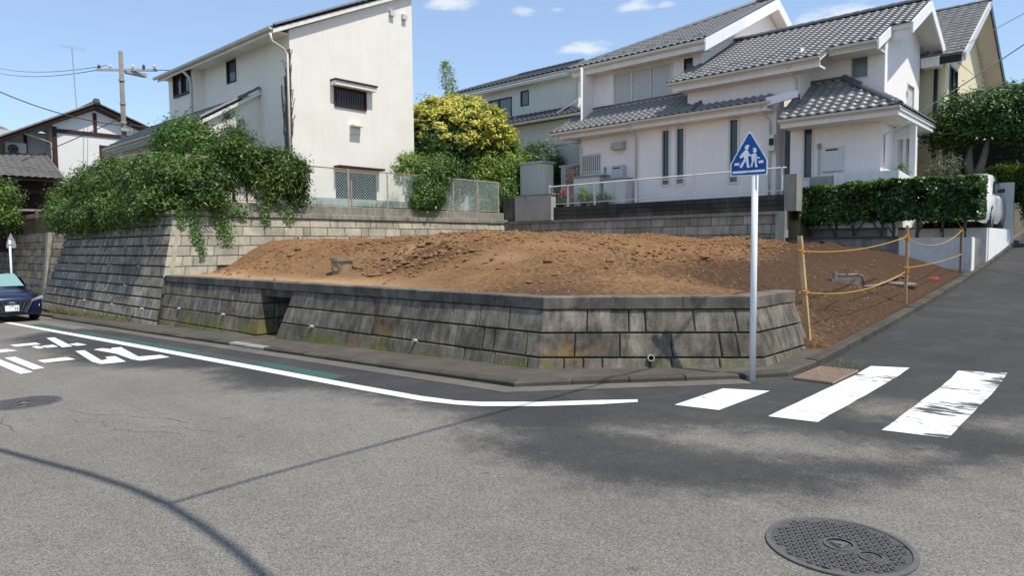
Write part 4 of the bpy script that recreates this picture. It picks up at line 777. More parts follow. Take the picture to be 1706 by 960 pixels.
# meter box, switch box, flue
mb = MB(); mb.box(-7.0,-6.42,21.15,21.247,3.68,4.38); mb.box(-6.92,-6.5,21.138,21.149,3.95,4.22); o = mb.build('meter_cabinet', M('cabinet_white', (.66,.66,.64), .5, .06, 4, 0), RH); MB().box(-6.88,-6.55,21.125,21.137,4.28,4.32).build('cabinet_vent', M_BLACKF, o)
mb = MB(); mb.box(-7.14,-7.04,21.17,21.247,4.38,4.52); mb.tube([(-7.09,21.2,4.38),(-7.09,21.2,3.2)], .012, 6); mb.build('intercom_cable', M_FOUND, RH)
mb = MB(); mb.box(-8.6,-8.42,21.16,21.39,4.45,4.95); mb.build('electric_meter', M_ALUW, RH); MB().box(-8.55,-8.43,21.10,21.157,4.62,4.82).build('meter_glass', M_BLACKF, RH)
emit_tiles(RH, RP, 300)
# snow guards on the tiles: small dark hoops in a row
mb = MB()
for x in np.arange(-16.0,-11.4,.62):
    for q in (0,.17): mb.tube([(x+q-.05,22.25,8.50+.232+.06),(x+q-.05,22.25,8.50+.232+.12),(x+q+.05,22.25,8.50+.232+.12),(x+q+.05,22.25,8.50+.232+.06)], .012, 4)
for x in np.arange(-11.2,-7.3,.62):
    for q in (0,.17): mb.tube([(x+q-.05,21.4,s2(21.4)+.05),(x+q-.05,21.4,s2(21.4)+.12),(x+q+.05,21.4,s2(21.4)+.12),(x+q+.05,21.4,s2(21.4)+.05)], .012, 4)
for x in np.arange(-7.6,-5.4,.5):
    for q in (0,.17): mb.tube([(x+q-.05,20.75,pz+.28),(x+q-.05,20.75,pz+.35),(x+q+.05,20.75,pz+.35),(x+q+.05,20.75,pz+.28)], .012, 4)
mb.build('snow_guards', M_RIDGE, RH, False, 'stuff')
# foundation wall and white parapet in front
FW2 = thing('garden_wall', 'white garden parapet above the clipped hedge in front of the porch', 'wall', (-6,20.8,2)); M_PAR = M('parapet_white', (.72,.71,.70), .85, .06, 2, .2, 60, streak=.1)
MB().box(-6.45,-4.98,20.62,20.78,2.0,3.53).build('parapet', M_PAR, FW2); MB().box(-7.15,-6.47,20.62,20.78,2.0,3.50).build('parapet_end', M('parapet_grey', (.34,.34,.32), .9, .1, 2, .2, 50, streak=.3), FW2); mb = MB(); mb.hexa([(-4.98,20.62,2.0),(-4.83,20.62,2.0),(-4.83,23.5,2.0),(-4.98,23.5,2.0),(-4.98,20.62,3.53),(-4.83,20.62,3.53),(-4.83,23.5,3.3),(-4.98,23.5,3.3)]); mb.build('parapet_return', M_PAR, FW2); MB().box(-6.462,-6.40,20.58,20.80,2.0,3.58).build('pier', M_PAR, FW2)
# ------------------------------------------------------------------ pale green house between the two (Y about 26)
MH = thing('house', 'pale green grey house with dark tiled roof behind the yellow flowering tree', 'house', (-22,30,3)); M_GRN = M('render_greenish', (.64,.655,.60), .9, .05, 1, .15, 80, streak=.06); M_CRM2 = M('render_ivory', (.70,.67,.56), .9, .05, 1, .15, 80)
k26 = 26/30.0
MY = 26.0; MX1 = -18.85
def sc(x, z): return (x*k26, 1.6+(z-1.6)*k26)
FM = Face('x', MY, -1)
wx0 = -27.0
wall_panel(MH, FM, wx0, -19.55, 2.9, 9.72, [(-25.4,-23.75,7.7,9.15),(-23.15,-22.6,8.55,9.3)], M_GRN); wall_panel(MH, Face('y',-19.55,1), MY, 33, 2.9, 9.72, [], M_CRM2)
window(MH, FM, -25.4,-23.75,7.7,9.15, M_BLACKF, M_GLB, .05, bars=(.45,)); window(MH, FM, -23.15,-22.6,8.55,9.3, M_BLACKF, M_GLB, .05)
ez = 9.75; ap = (-20.6,28.6,10.95)
slab(MH, [(-28.2,MY-.45,ez),(-19.0,MY-.45,ez),(-21.2,MY+2.6,ez+1.15),(-25.6,MY+2.6,ez+1.15)], .14, M_SOFF, 'roof'); slab(MH, [(-19.0,MY-.45,ez),(-19.0,33,ez),(-21.2,31,ez+1.15),(-21.2,MY+2.6,ez+1.15)], .14, M_SOFF, 'roof')
pool = []; roof_tiles(None, [(-28.2,MY-.47,ez),(-19.0,MY-.47,ez),(-21.2,MY+2.6,ez+1.15),(-25.6,MY+2.6,ez+1.15)], (1,0,0), 'wave', M_TILED, .30,.30, pool=pool, lift=.02); roof_tiles(None, [(-19.0,MY-.45,ez),(-19.0,33,ez),(-21.2,31,ez+1.15),(-21.2,MY+2.6,ez+1.15)], (0,1,0), 'wave', M_TILED, .3,.3, pool=pool, lift=.02)
ridge(MH, (-25.6,MY+2.6,ez+1.2), (-21.2,MY+2.6,ez+1.2), M_TILED, .12, .35); ridge(MH, (-19.0,MY-.45,ez+.04), (-21.2,MY+2.6,ez+1.2), M_TILED, .10, .35); ridge(MH, (-28.2,MY-.45,ez+.04), (-25.6,MY+2.6,ez+1.2), M_TILED, .10, .35)
gutter(MH, (-28.2,MY-.5,ez-.04), (-19.0,MY-.5,ez-.04), M_GUTR, .07); MB().box(-28,-19.1,MY-.4,MY-.002,ez-.26,ez-.18).build('soffit', M_SOFF, MH)
slab(MH, [(-25.2,MY-1.0,7.55),(-18.6,MY-1.0,7.55),(-19.5,MY-.01,8.1),(-25.2,MY-.01,8.1)], .12, M_SOFF, 'pent_roof'); roof_tiles(None, [(-25.2,MY-1.0,7.55),(-18.6,MY-1.0,7.55),(-19.5,MY-.05,8.08),(-25.2,MY-.05,8.08)], (1,0,0), 'wave', M_TILED, .30,.28, pool=pool, lift=.02)
slab(MH, [(-18.6,MY-1.0,7.55),(-18.6,31,7.55),(-19.5,31,8.1),(-19.5,MY-.01,8.1)], .12, M_SOFF, 'pent_roof'); roof_tiles(None, [(-18.6,MY-1.0,7.55),(-18.6,31,7.55),(-19.45,31,8.07),(-19.45,MY-.01,8.07)], (0,1,0), 'wave', M_TILED, .30,.28, pool=pool, lift=.02)
emit_tiles(MH, pool, 0); gutter(MH, (-25.2,MY-1.05,7.5), (-18.55,MY-1.05,7.5), M_GUTR, .07)
wall_panel(MH, Face('x',MY-.55,-1), -25.0, -19.1, 2.9, 7.45, [], M_GRN, name='lower_wall'); wall_panel(MH, Face('y',-19.1,1), MY-.55, 31, 2.9, 7.45, [], M_CRM2, name='lower_wall')
pipe(MH, [(-19.7,MY-.5,ez-.1),(-19.6,MY-.1,9.4),(-19.6,MY-.1,8.3),(-20.1,MY-.9,7.7)], M_BARGE, .04); pipe(MH, [(-19.3,MY+.3,9.5),(-19.3,MY+.3,8.3),(-18.9,MY-.6,7.8)], M_BARGE, .04)

# ------------------------------------------------------------------ timbered house far left (gable towards +X)
JH = thing('house', 'old white plastered house with dark timber beams behind the utility pole', 'house', (-44,12,2.5)); M_PLAS = M('plaster_white', (.74,.73,.70), .9, .05, 1, .1, 50); M_TIMB = M('timber_dark', (.05,.022,.018), .7, .2, 4, .1, 40); M_JT = M('tile_old', (.115,.11,.105), .75, .25, 3, .3, 40, obj=.1)
FJ = Face('y', -40, 1)
wall_panel(JH, FJ, 9.95, 14.0, 2.2, 7.6, [(12.0,13.0,5.9,7.0)], M_PLAS, top=[(9.95,7.6),(14.0,7.6),(14.0,7.95),(11.85,8.75),(9.95,7.8)])
window(JH, FJ, 12.0,13.0,5.9,7.0, M_TIMB, M('shutter_wood', (.10,.09,.085), .8, .2, 5, .2, 30), .1)
mb = MB(); FJ.box(mb, 9.93,10.12,2.2,7.7,.0,.06); mb.build('post', M_TIMB, JH); mb = MB(); FJ.box(mb, 9.95,14.0,7.42,7.62,.0,.05); mb.build('beam', M_TIMB, JH); mb = MB(); FJ.box(mb, 11.77,11.93,7.62,8.6,.0,.05); mb.build('post', M_TIMB, JH)
wall_panel(JH, Face('y',-41.2,1), 5.5, 9.95, 2.2, 7.5, [], M('plaster_shaded', (.60,.59,.56), .9, .08, 1, .1, 50), name='side_wall'); wall_panel(JH, Face('x',9.95,-1), -41.2, -40, 2.2, 7.7, [], M_PLAS)  # recessed side wall: darker plaster copy, its shade put into the colour
mb = MB(); Face('y',-41.2,1).box(mb, 5.5,9.9,6.0,6.15,0,.05); Face('y',-41.2,1).box(mb, 9.0,9.14,6.2,7.4,0,.05); Face('y',-41.2,1).box(mb, 6.8,6.95,6.2,7.4,0,.05); mb.build('beam', M_TIMB, JH)
slab(JH, [(-39.6,11.85,9.0),(-39.6,6.0,5.95),(-50,6.0,5.95),(-50,11.85,9.0)], .14, M_TIMB, 'roof'); slab(JH, [(-39.6,11.85,9.0),(-50,11.85,9.0),(-50,14.6,7.95),(-39.6,14.6,7.95)], .14, M_TIMB, 'roof')
pool = []; roof_tiles(None, [(-50,6.0,5.95),(-39.55,6.0,5.95),(-39.55,11.85,9.0),(-50,11.85,9.0)], (1,0,0), 'round', M_JT, .34,.34, pool=pool, lift=.01); roof_tiles(None, [(-39.55,14.6,7.95),(-50,14.6,7.95),(-50,11.85,9.0),(-39.55,11.85,9.0)], (-1,0,0), 'round', M_JT, .34,.34, pool=pool, lift=.01)
ridge(JH, (-50,11.85,9.08), (-39.5,11.85,9.08), M_JT, .14, .4); ridge(JH, (-39.6,6.0,6.0), (-39.6,11.85,9.05), M_JT, .08, .35, 'verge_tiles'); ridge(JH, (-39.6,14.6,8.0), (-39.6,11.85,9.05), M_JT, .08, .35, 'verge_tiles')
MB().prism([(-39.5,11.68,9.0),(-39.5,12.02,9.0),(-39.5,11.95,9.28),(-39.5,11.75,9.28)], (-.25,0,0)).build('ridge_end', M_JT, JH)
pipe(JH, [(-39.75,8.7,7.2),(-39.9,9.3,7.05),(-40.0,9.85,6.9),(-40.0,9.86,4)], M('pipe_grey', (.32,.31,.30), .6), .05)
# pent roof over the entrance side
slab(JH, [(-37.6,9.7,4.9),(-40.4,9.7,6.25),(-40.4,4.0,6.25),(-37.6,4.0,4.9)], .1, M_TIMB, 'pent_roof'); roof_tiles(None, [(-37.55,4.0,4.9),(-37.55,9.65,4.9),(-40.4,9.65,6.27),(-40.4,4.0,6.27)], (0,1,0), 'round', M_JT, .30,.30, pool=pool, lift=.02); emit_tiles(JH, pool, 0)
ridge(JH, (-37.6,9.7,4.95), (-40.4,9.7,6.3), M_JT, .08, .3, 'verge_tiles'); wall_panel(JH, Face('y',-39.2,1), 3, 10, 1.5, 4.9, [], M_TIMB, name='porch_wall')
for y in (5.0,7.2,9.4): MB().box(-38.3,-38.15,y,y+.14,1.8,4.75).build('porch_post', M_TIMB, JH)
MB().box(-38.35,-38.1,3.5,10,4.25,4.4).build('porch_beam', M_TIMB, JH); MB().box(-38.3,-38.2,3.5,10,3.4,3.5).build('porch_rail', M_FOUND, JH)
AC = thing('air_conditioner', 'white outdoor air conditioner unit on the timbered house wall above the low roof', 'air conditioner', (-40.9,8.6,6.2)); M_ACW = M('unit_white', (.70,.70,.67), .5, .05, 3, 0)
mb = MB(); mb.box(-41.1,-40.75,8.15,9.0,6.22,6.85); mb.build('casing', M_ACW, AC)
def fan(parent, face, a, z, r, d):
    mb = MB(); n = 24
    for rr in (r, r*.72, r*.45): mb.tube([face.p(a+rr*math.cos(2*PI*q/n), z+rr*math.sin(2*PI*q/n), d) for q in range(n+1)], .012, 4, False)
    g_ = mb.build('fan_grille', M_FOUND, parent); MB().poly([face.p(a+r*math.cos(2*PI*q/n), z+r*math.sin(2*PI*q/n), d-.012) for q in range(n)]).build('fan_opening', M_BLACKF, g_)
fan(AC, Face('y',-40.75,1), 8.45, 6.53, .22, .02)
for y in (8.25,8.85): MB().box(-41.0,-40.8,y,y+.06,6.02,6.22).build('foot', M_ACW, AC)
# far grey roof at the frame edge and one roof beside the yellow tree
FR = thing('house', 'distant house showing only a grey hipped roof at the left edge', 'house', (-66,13.5,2)); MB().add([(-62,9,8.4),(-62,17,8.4),(-70,17,8.4),(-70,9,8.4),(-66,13,11.3)], [(0,1,4),(1,2,4),(2,3,4),(3,0,4)]).build('roof', M('roof_slate', (.13,.125,.12), .8, .15, 2, .3, 30), FR); MB().box(-69.5,-62.5,9.5,16.5,2,8.3).build('wall', M_PLAS, FR)
FR2 = thing('house', 'distant house corner with grey tiles between the cream wall and yellow tree', 'house', (-33,27,3)); MB().box(-36,-31.5,26.4,31,2.5,8.1).build('wall', M_GREYW, FR2)
slab(FR2, [(-31,25.8,8.1),(-31,31.5,8.1),(-33.5,29,9.6),(-33.5,28,9.6)], .15, M_SOFF); slab(FR2, [(-37,25.8,8.1),(-31,25.8,8.1),(-33.5,28,9.6),(-34.5,28,9.6)], .15, M_SOFF); pool = []; roof_tiles(None, [(-37,25.8,8.1),(-31,25.8,8.1),(-33.5,28,9.6),(-34.5,28,9.6)], (1,0,0), 'round', M_JT, .35,.35, pool=pool); roof_tiles(None, [(-31,25.8,8.1),(-31,31.5,8.1),(-33.5,29,9.6),(-33.5,28,9.6)], (0,1,0), 'round', M_JT, .35,.35, pool=pool); emit_tiles(FR2, pool, 0)

# ------------------------------------------------------------------ cream house far right
CH = thing('house', 'cream yellow house with steep grey shingle roof and dark balcony behind the white house', 'house', (-7,30,2.8)); M_YEL = M('render_yellow', (.72,.63,.43), .9, .05, 1, .15, 60); M_SHNG = M('shingle_grey', (.20,.195,.19), .8, .25, 4, .3, 40, obj=.1)
FC = Face('x', 27.2, -1); FCX = Face('y', -5.05, 1)
wall_panel(CH, FC, -9, -5.05, 2.8, 7.9, [], M_YEL); wall_panel(CH, FCX, 27.2, 35.4, 2.8, 8.0, [(27.9,29.3,5.8,7.7),(31.5,32.9,5.6,6.6)], M_YEL, top=[(27.2,8.0),(35.4,8.0),(35.4,8.2),(31.3,10.2),(27.2,7.95)])
cs = lambda y: 7.75+.6*(y-26.7)
slab(CH, [(-10,26.7,7.75),(-4.45,26.7,7.75),(-4.45,31.3,cs(31.3)),(-10,31.3,cs(31.3))], .14, M_SOFF, 'roof'); slab(CH, [(-4.45,31.3,cs(31.3)),(-4.45,35.9,8.1),(-10,35.9,8.1),(-10,31.3,cs(31.3))], .14, M_SOFF, 'roof')
pool = []; roof_tiles(None, [(-10,26.7,7.75),(-4.45,26.7,7.75),(-4.45,31.3,cs(31.3)),(-10,31.3,cs(31.3))], (1,0,0), 'flat', M_SHNG, .33,.30, pool=pool); emit_tiles(CH, pool, 0); ridge(CH, (-10,31.3,cs(31.3)+.04), (-4.4,31.3,cs(31.3)+.04), M_SHNG, .08, .5)
mb = MB()
for r_ in (1.2,2.3,3.4,4.4):
    s0 = 26.7+r_*.857
    for x in np.arange(-8.2,-4.8,.36): mb.box(x,x+.12,s0,s0+.03,cs(s0)+.03,cs(s0)+.12)
mb.build('snow_guards', M('guard_pale', (.42,.40,.36), .6, .1, 4, 0), CH, False, 'stuff')
barge(CH, (-4.44,26.68,7.76), (-4.44,31.3,cs(31.3)+.02), .28, M_ALU); barge(CH, (-4.44,31.3,cs(31.3)+.02), (-4.44,35.92,8.11), .34, M_BLACKF); MB().box(-9,-4.5,26.62,26.7,7.48,7.72).build('gutter', M_BLACKF, CH)
window(CH, FCX, 27.9,29.3,5.8,7.7, M_BLACKF, M_GL, .07, bars=(.5,), label='balcony door'); window(CH, FCX, 31.5,32.9,5.6,6.6, M_BLACKF, M_GL, .06)
mb = MB(); mb.box(-5.04,-4.2,27.1,33,5.0,5.6); mb.build('balcony', M_YEL, CH); mb = MB()
for z in (5.66,5.88,6.06): mb.box(-4.24,-4.2,27.1,33,z,z+.035); mb.box(-5.0,-4.245,27.1,27.14,z,z+.035)
for y in np.arange(27.1,33,.75): mb.box(-4.25,-4.19,y,y+.05,5.6,6.1)
mb.build('balcony_rail', M_BLACKF, CH); pipe(CH, [(-5.3,27.1,7.5),(-5.3,27.1,2.9)], M_BLACKF, .06); pipe(CH, [(-5.9,27.12,7.5),(-5.9,27.12,2.9)], M_GUTR, .04)
mb = MB(); mb.box(-6.3,-6.05,26.98,27.19,6.4,6.85); mb.box(-6.0,-5.85,26.98,27.19,6.2,6.5); mb.build('meter_box', M_GUTR, CH)
mb = MB(); mb.box(-5.9,-5.2,26.9,27.19,3.2,3.5); mb.build('meter_box', M_FOUND, CH)
BR = thing('house', 'distant house with brown corrugated roof at the far right edge', 'house', (-4,44,3)); slab(BR, [(-6,41,8.2),(2,41,8.2),(2,46,10.0),(-6,46,10.0)], .12, M_BROWN); pool = []; roof_tiles(None, [(-6,41,8.2),(2,41,8.2),(2,46,10.0),(-6,46,10.0)], (1,0,0), 'round', M('roof_brown', (.20,.16,.145), .7, .15, 2, .1, 30), .4,.8, pool=pool); emit_tiles(BR, pool, 0); MB().box(-5.6,1.6,41.6,46,2.5,8.1).build('wall', M_CRM2, BR)
# dark fence / gate and wall behind the tree
DF = thing('garden_fence', 'dark slatted garden fence in the shade behind the trunk', 'fence', (-4,27,2.9)); 
for k in range(11): MB().box(-5.0+.0,-1.8,26.9,26.93,2.95+k*.16,2.95+k*.16+.145).build('slat', M('slat_dark', (.03,.028,.026), .7, .2, 3, .1, 40), DF)
MB().box(-5.0,-1.8,27.03,27.06,2.8,4.9).build('gap_blocker', M_BLACKF, DF)  # black panel added behind the slats to keep their gaps dark
for x in (-4.9,-3.9,-2.9,-1.9): MB().box(x,x+.08,26.94,27.02,2.8,4.8).build('post', M_BLACKF, DF)

# ------------------------------------------------------------------ street-side walls right: planter, carport kerb
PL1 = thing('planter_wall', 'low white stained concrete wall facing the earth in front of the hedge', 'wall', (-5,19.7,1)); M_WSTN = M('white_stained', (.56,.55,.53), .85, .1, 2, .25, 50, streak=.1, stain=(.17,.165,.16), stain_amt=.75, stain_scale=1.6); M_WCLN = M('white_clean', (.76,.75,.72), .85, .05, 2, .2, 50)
M_WDRK = M('concrete_stained', (.20,.19,.175), .9, .25, 2, .3, 40, streak=.35, stain=(.07,.066,.06), stain_amt=.8, stain_scale=1.3)
MB().box(-4.55,-2.99,19.6,20.0,.5,1.70).build('wall_end', M_WSTN, PL1); MB().box(-7.42,-4.552,19.62,19.85,1.0,1.70).build('wall_run', M_WDRK, PL1); MB().box(-7.42,-4.552,19.56,19.88,1.703,1.75).build('wall_cap', M_KERB, PL1); MB().box(-2.988,-2.975,19.62,19.98,.55,1.68).build('lit_side_sheet', M_WCLN, PL1)  # thin paler sheet on the road end: sunlit look put into its colour
PL2 = thing('carport_wall', 'white rendered carport edge wall beyond the hedge beside the uphill road', 'wall', (-3.5,22,1.2)); MB().box(-5.1,-2.96,21.55,21.8,.7,1.95).build('front', M_WSTN, PL2); mb = MB(); mb.box(-3.2,-2.94,21.803,25.9,.8,1.95); mb.build('side', M_WCLN, PL2)
struct(MB().box(-7.3,-3.26,20.0,21.55,.5,1.68).build('hedge_bed', M_YARD)); MB().box(-3.25,-3.06,20.003,21.545,.5,1.66).build('return_wall', M_WDRK, PL1); struct(MB().box(-7.3,-2.97,21.81,25.85,.8,1.93).build('carport_floor', M_FOUND))
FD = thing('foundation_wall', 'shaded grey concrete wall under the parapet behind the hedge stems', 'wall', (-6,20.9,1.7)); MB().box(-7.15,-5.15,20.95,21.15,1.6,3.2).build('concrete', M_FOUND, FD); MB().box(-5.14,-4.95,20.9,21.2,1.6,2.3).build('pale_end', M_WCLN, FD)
WR = thing('gate_wall', 'white rendered gate wall with a square grille opening beside the parked white car', 'wall', (-3.3,26,1.6)); FWR = Face('x',25.95,-1)
wall_panel(WR, FWR, -4.2, -2.9, 1.3, 3.36, [(-3.65,-3.2,2.65,3.2)], M_WCLN, th=.2, caps=False); wall_panel(WR, Face('y',-2.9,1), 25.95, 26.15, 1.3, 3.36, [], M_WCLN); MB().box(-4.2,-2.9,25.96,26.15,3.361,3.40).build('cap', M_WCLN, WR); mb = MB()
for k in range(5): mb.box(-3.62+k*.1,-3.605+k*.1,25.97,25.985,2.65,3.2)
for k in range(5): mb.box(-3.65,-3.2,25.987,26.0,2.70+k*.1,2.715+k*.1)
mb.build('grille', M_ALUW, WR); MB().box(-3.68,-3.18,26.155,26.2,2.6,3.25).build('brick_backing', M('brick_red', (.26,.11,.09), .9, .2, 9, .2, 30), WR)

# ------------------------------------------------------------------ chain-link fence on the tall wall
CF = thing('chain_link_fence', 'rusty green chain-link fence along the top of the pale block wall', 'fence', (-18.78,13,2.88)); M_FPOST = M('fence_post', (.40,.36,.30), .6, .25, 8, .1, 40, stain=(.22,.09,.05), stain_amt=.7, stain_scale=6); M_RUST = M('rail_rust', (.33,.16,.10), .7, .25, 8, .1, 40); M_LINK = M('link_wire', (.46,.56,.54), .5, .1, 5, 0)
fx = -18.78; fz0, fz1 = 2.90, 4.08
for y in (7.7,9.35,11.0,12.75,14.3,15.9,17.3,18.55,19.72): MB().tube([(fx,y,2.84),(fx,y,fz1+.02)], .026, 8).build('post', M_FPOST, CF)
for y in (12.9,17.7,18.7): MB().box(fx-.12,fx-.08,y,y+.04,2.82,3.75).build('stay', M_RUST, CF)
MB().tube([(fx,7.7,fz1),(fx,16.4,fz1)], .018, 8).build('top_rail', M_RUST, CF); MB().tube([(fx,16.41,fz1),(fx,19.72,fz1)], .018, 8).build('top_rail', M_FPOST, CF); MB().tube([(fx,7.7,fz0+.04),(fx,19.72,fz0+.04)], .012, 6).build('bottom_rail', M_FPOST, CF)
mb = MB(); hh = fz1-fz0-.05; sp = .10
for sgn in (1,-1):
    s = 7.7-hh
    while s < 19.72+hh:
        y0, y1 = (s, s+hh) if sgn > 0 else (s+hh, s); t0, t1 = 0, 1
        for lim, lo in ((7.7,True),(19.72,False)):
            for end in (0,1):
                pass
        lo_t, hi_t = 0.0, 1.0; dyv = y1-y0
        ta, tb = sorted(((7.7-y0)/dyv, (19.72-y0)/dyv)); lo_t = max(0,ta); hi_t = min(1,tb)
        if hi_t-lo_t > .02: mb.tube([(fx+.012*sgn,y0+dyv*lo_t,fz0+.03+hh*lo_t),(fx+.012*sgn,y0+dyv*hi_t,fz0+.03+hh*hi_t)], .0042, 3, False)
        s += sp
mb.build('wire_mesh', M_LINK, CF, False, 'stuff')
# ------------------------------------------------------------------ mesh railing in front of the white house
RL = thing('railing', 'white metal railing with fine mesh panels above the dark concrete boards', 'railing', (-12,20.05,3)); ry = 20.03; M_RAILW = M('rail_white', (.66,.66,.64), .45, .05, 4, 0)
for i, x in enumerate((-16.42,-15.55,-14.35,-12.65,-10.5,-9.0,-7.72)): MB().box(x-.025,x+.025,ry-.025,ry+.025,3.0,3.80 if i else 3.84).build('post', M_RAILW, RL)
MB().tube([(-16.45,ry,3.78),(-7.6,ry,3.78)], .022, 8).build('top_rail', M_RAILW, RL); MB().tube([(-16.45,ry,3.12),(-7.6,ry,3.12)], .016, 8).build('bottom_rail', M_RAILW, RL); mb = MB()
for x in np.arange(-16.4,-7.7,.055): mb.box(x-.002,x+.002,ry-.002,ry+.002,3.12,3.77)
for z in np.arange(3.17,3.77,.06): mb.box(-16.4,-7.7,ry-.0045,ry-.0025,z-.002,z+.002)
mb.build('wire_mesh', M_ALU, RL, False, 'stuff')
# ------------------------------------------------------------------ sheds, cabinets, pots
SH = thing('storage_shed', 'tall pale grey metal storage shed standing behind the rendered panel', 'shed', (-17.8,21,3)); M_SHED = M('shed_grey', (.50,.52,.51), .5, .05, 3, 0); M_SHEDC = M('shed_cream', (.74,.72,.63), .5, .04, 3, 0)
MB().box(-18.62,-17.5,20.85,21.6,3.0,4.85).build('body', M_SHED, SH); MB().box(-18.68,-17.42,20.80,21.65,4.853,4.92).build('roof', M_SHED, SH)
mb = MB(); mb.box(-17.497,-17.47,20.9,21.2,3.05,4.82); mb.box(-17.497,-17.48,21.22,21.55,3.05,4.82); mb.build('door', M_SHEDC, SH)
SH2 = thing('storage_shed', 'second lower grey cream shed right behind the taller metal shed', 'shed', (-17,22.2,3)); MB().box(-17.35,-16.55,21.9,22.8,3.0,4.72).build('body', M_SHEDC, SH2); MB().box(-17.42,-16.4,21.85,22.85,4.723,4.79).build('roof', M_SHED, SH2); MB().box(-17.3,-16.6,21.87,21.9,3.05,4.7).build('door', M_SHED, SH2)
SH3 = thing('storage_shed', 'tall cream clad extension box beside the pale green house', 'shed', (-18.5,24,3)); MB().box(-18.9,-17.6,23.4,24.6,3.0,5.9).build('body', M_SHED, SH3); MB().box(-17.597,-17.5,23.42,24.58,3.0,5.88).build('cladding', M_SHEDC, SH3); MB().box(-18.95,-17.45,23.35,24.65,5.903,5.96).build('roof', M_SHED, SH3)
BK = thing('brick_pier', 'short brown brick pier beside the small barred window', 'pier', (-16.3,21.4,3)); M_BRK = M('brick_brown', (.30,.20,.15), .9, .2, 8, .2, 40, obj=.25)
for r_ in range(16):
    for c_i in range(2): MB().box(-16.62+c_i*.22+(.0 if r_%2 else -.06),-16.62+c_i*.22+.21+(.0 if r_%2 else -.06),21.3,21.42,3.0+r_*.105,3.0+r_*.105+.095).build('brick', M_BRK, BK)
CB = thing('cabinet', 'wide low white storage cabinet under the barred window', 'cabinet', (-15.4,21.2,3)); M_CAB = M('cabinet_pale', (.60,.61,.61), .5, .05, 3, 0); MB().box(-15.95,-14.75,20.9,21.35,3.0,4.12).build('body', M_CAB, CB); MB().box(-16.0,-14.6,20.85,21.37,4.123,4.18).build('top', M_FOUND, CB)
for x in (-15.93,-15.54,-15.15): MB().box(x,x+.37,20.88,20.897,3.05,4.08).build('door', M_CAB, CB)
CB2 = thing('cabinet', 'second white cabinet with dark sides under the small gas heater', 'cabinet', (-14.3,21.2,3)); MB().box(-14.55,-13.6,20.85,21.3,3.0,3.95).build('body', M_SHED, CB2); MB().box(-14.6,-13.55,20.8,21.32,3.953,4.0).build('top', M_FOUND, CB2)
for x in (-14.52,-14.04): MB().box(x,x+.44,20.83,20.847,3.05,3.9).build('door', M_CAB, CB2)
GH = thing('gas_heater', 'small beige gas water heater on the white wall above the cabinets', 'heater', (-14.2,21.4,4.05)); MB().box(-14.45,-13.98,21.25,21.49,4.02,4.5).build('casing', M_SHED, GH); MB().box(-14.4,-14.1,21.235,21.249,4.38,4.42).build('vent', M_BLACKF, GH)
mb = MB(); mb.tube([(-14.9,21.46,4.4),(-14.9,21.46,4.2)], .03, 8); mb.tube([(-14.9,21.46,4.5),(-14.9,21.46,4.4)], .05, 8); tag(mb.build('gas_valve', M_FOUND, None), 'small grey gas valve on the white wall left of the heater', 'valve')
WB = thing('air_conditioner', 'white outdoor unit half hidden behind the chain-link fence', 'air conditioner', (-19.9,18,2.85)); MB().box(-20.2,-19.9,17.55,18.3,2.85,3.6).build('casing', M_ACW, WB); fan(WB, Face('y',-19.9,1), 17.85, 3.25, .22, .02)
def pot(x, y, z, r, h, label, m): 
    t = thing('flower_pot', label, 'flower pot', (x,y,z), 'pots behind the railing'); mb = MB(); n = 14; vs_ = []
    for zz, rr in ((0,r*.75),(h,r),(h,r*.86),(h-.04,r*.84)): vs_ += [(x+rr*math.cos(2*PI*q/n),y+rr*math.sin(2*PI*q/n),z+zz) for q in range(n)]
    mb.add(vs_, [(i*n+q,i*n+(q+1)%n,(i+1)*n+(q+1)%n,(i+1)*n+q) for i in range(3) for q in range(n)]+[tuple(range(3*n,4*n))]); mb.build('pot', m, t); return t
M_TERR = M('terracotta', (.30,.14,.09), .8, .15, 6, .1, 40); M_PDARK = M('pot_dark', (.05,.05,.05), .6, .1, 6, 0)
# ------------------------------------------------------------------ plants
def leaf_cloud(pts, nrm, size, aspect=.45):
    """diamond leaves, returns (N*4,3)"""
    n = len(pts); nrm = nrm/np.maximum(np.linalg.norm(nrm,axis=1,keepdims=True),1e-6); r = rng.normal(size=(n,3)); a = np.cross(nrm, r); a /= np.maximum(np.linalg.norm(a,axis=1,keepdims=True),1e-6); b = np.cross(nrm, a)
    s = size[:,None]; A, B = a*s, b*s*aspect
    return np.stack([pts-A, pts-B*.9+A*.05, pts+A, pts+B*.9+A*.05], 1).reshape(-1,3)
def clumps(ells, n_cl, per, cr_, shell=.72, up=.35, flat=1.0, sm=1.0):
    """leaf positions and normals: clumps spread over the outer part of several ellipsoids"""
    vol = np.array([e[1][0]*e[1][1]*e[1][2] for e in ells])**.67; vol /= vol.sum(); P = []; N_ = []
    idx = rng.choice(len(ells), n_cl, p=vol)
    for i in idx:
        c, r = np.array(ells[i][0],float), np.array(ells[i][1],float); d = rng.normal(size=3); d /= np.linalg.norm(d); k = shell+(1-shell)*rng.random()**.6 if rng.random() < .85 else rng.random()
        q = c+d*r*k; w = cr_*rng.uniform(.6,1.35); m = max(3,int(per*rng.uniform(.6,1.4))); off = rng.normal(size=(m,3))*w*np.array([1,1,flat])*.6
        P.append(q+off); N_.append(d*.55+np.array([0,0,up])+off/w*.4+rng.normal(size=(m,3))*.45*sm)
    return np.concatenate(P), np.concatenate(N_)
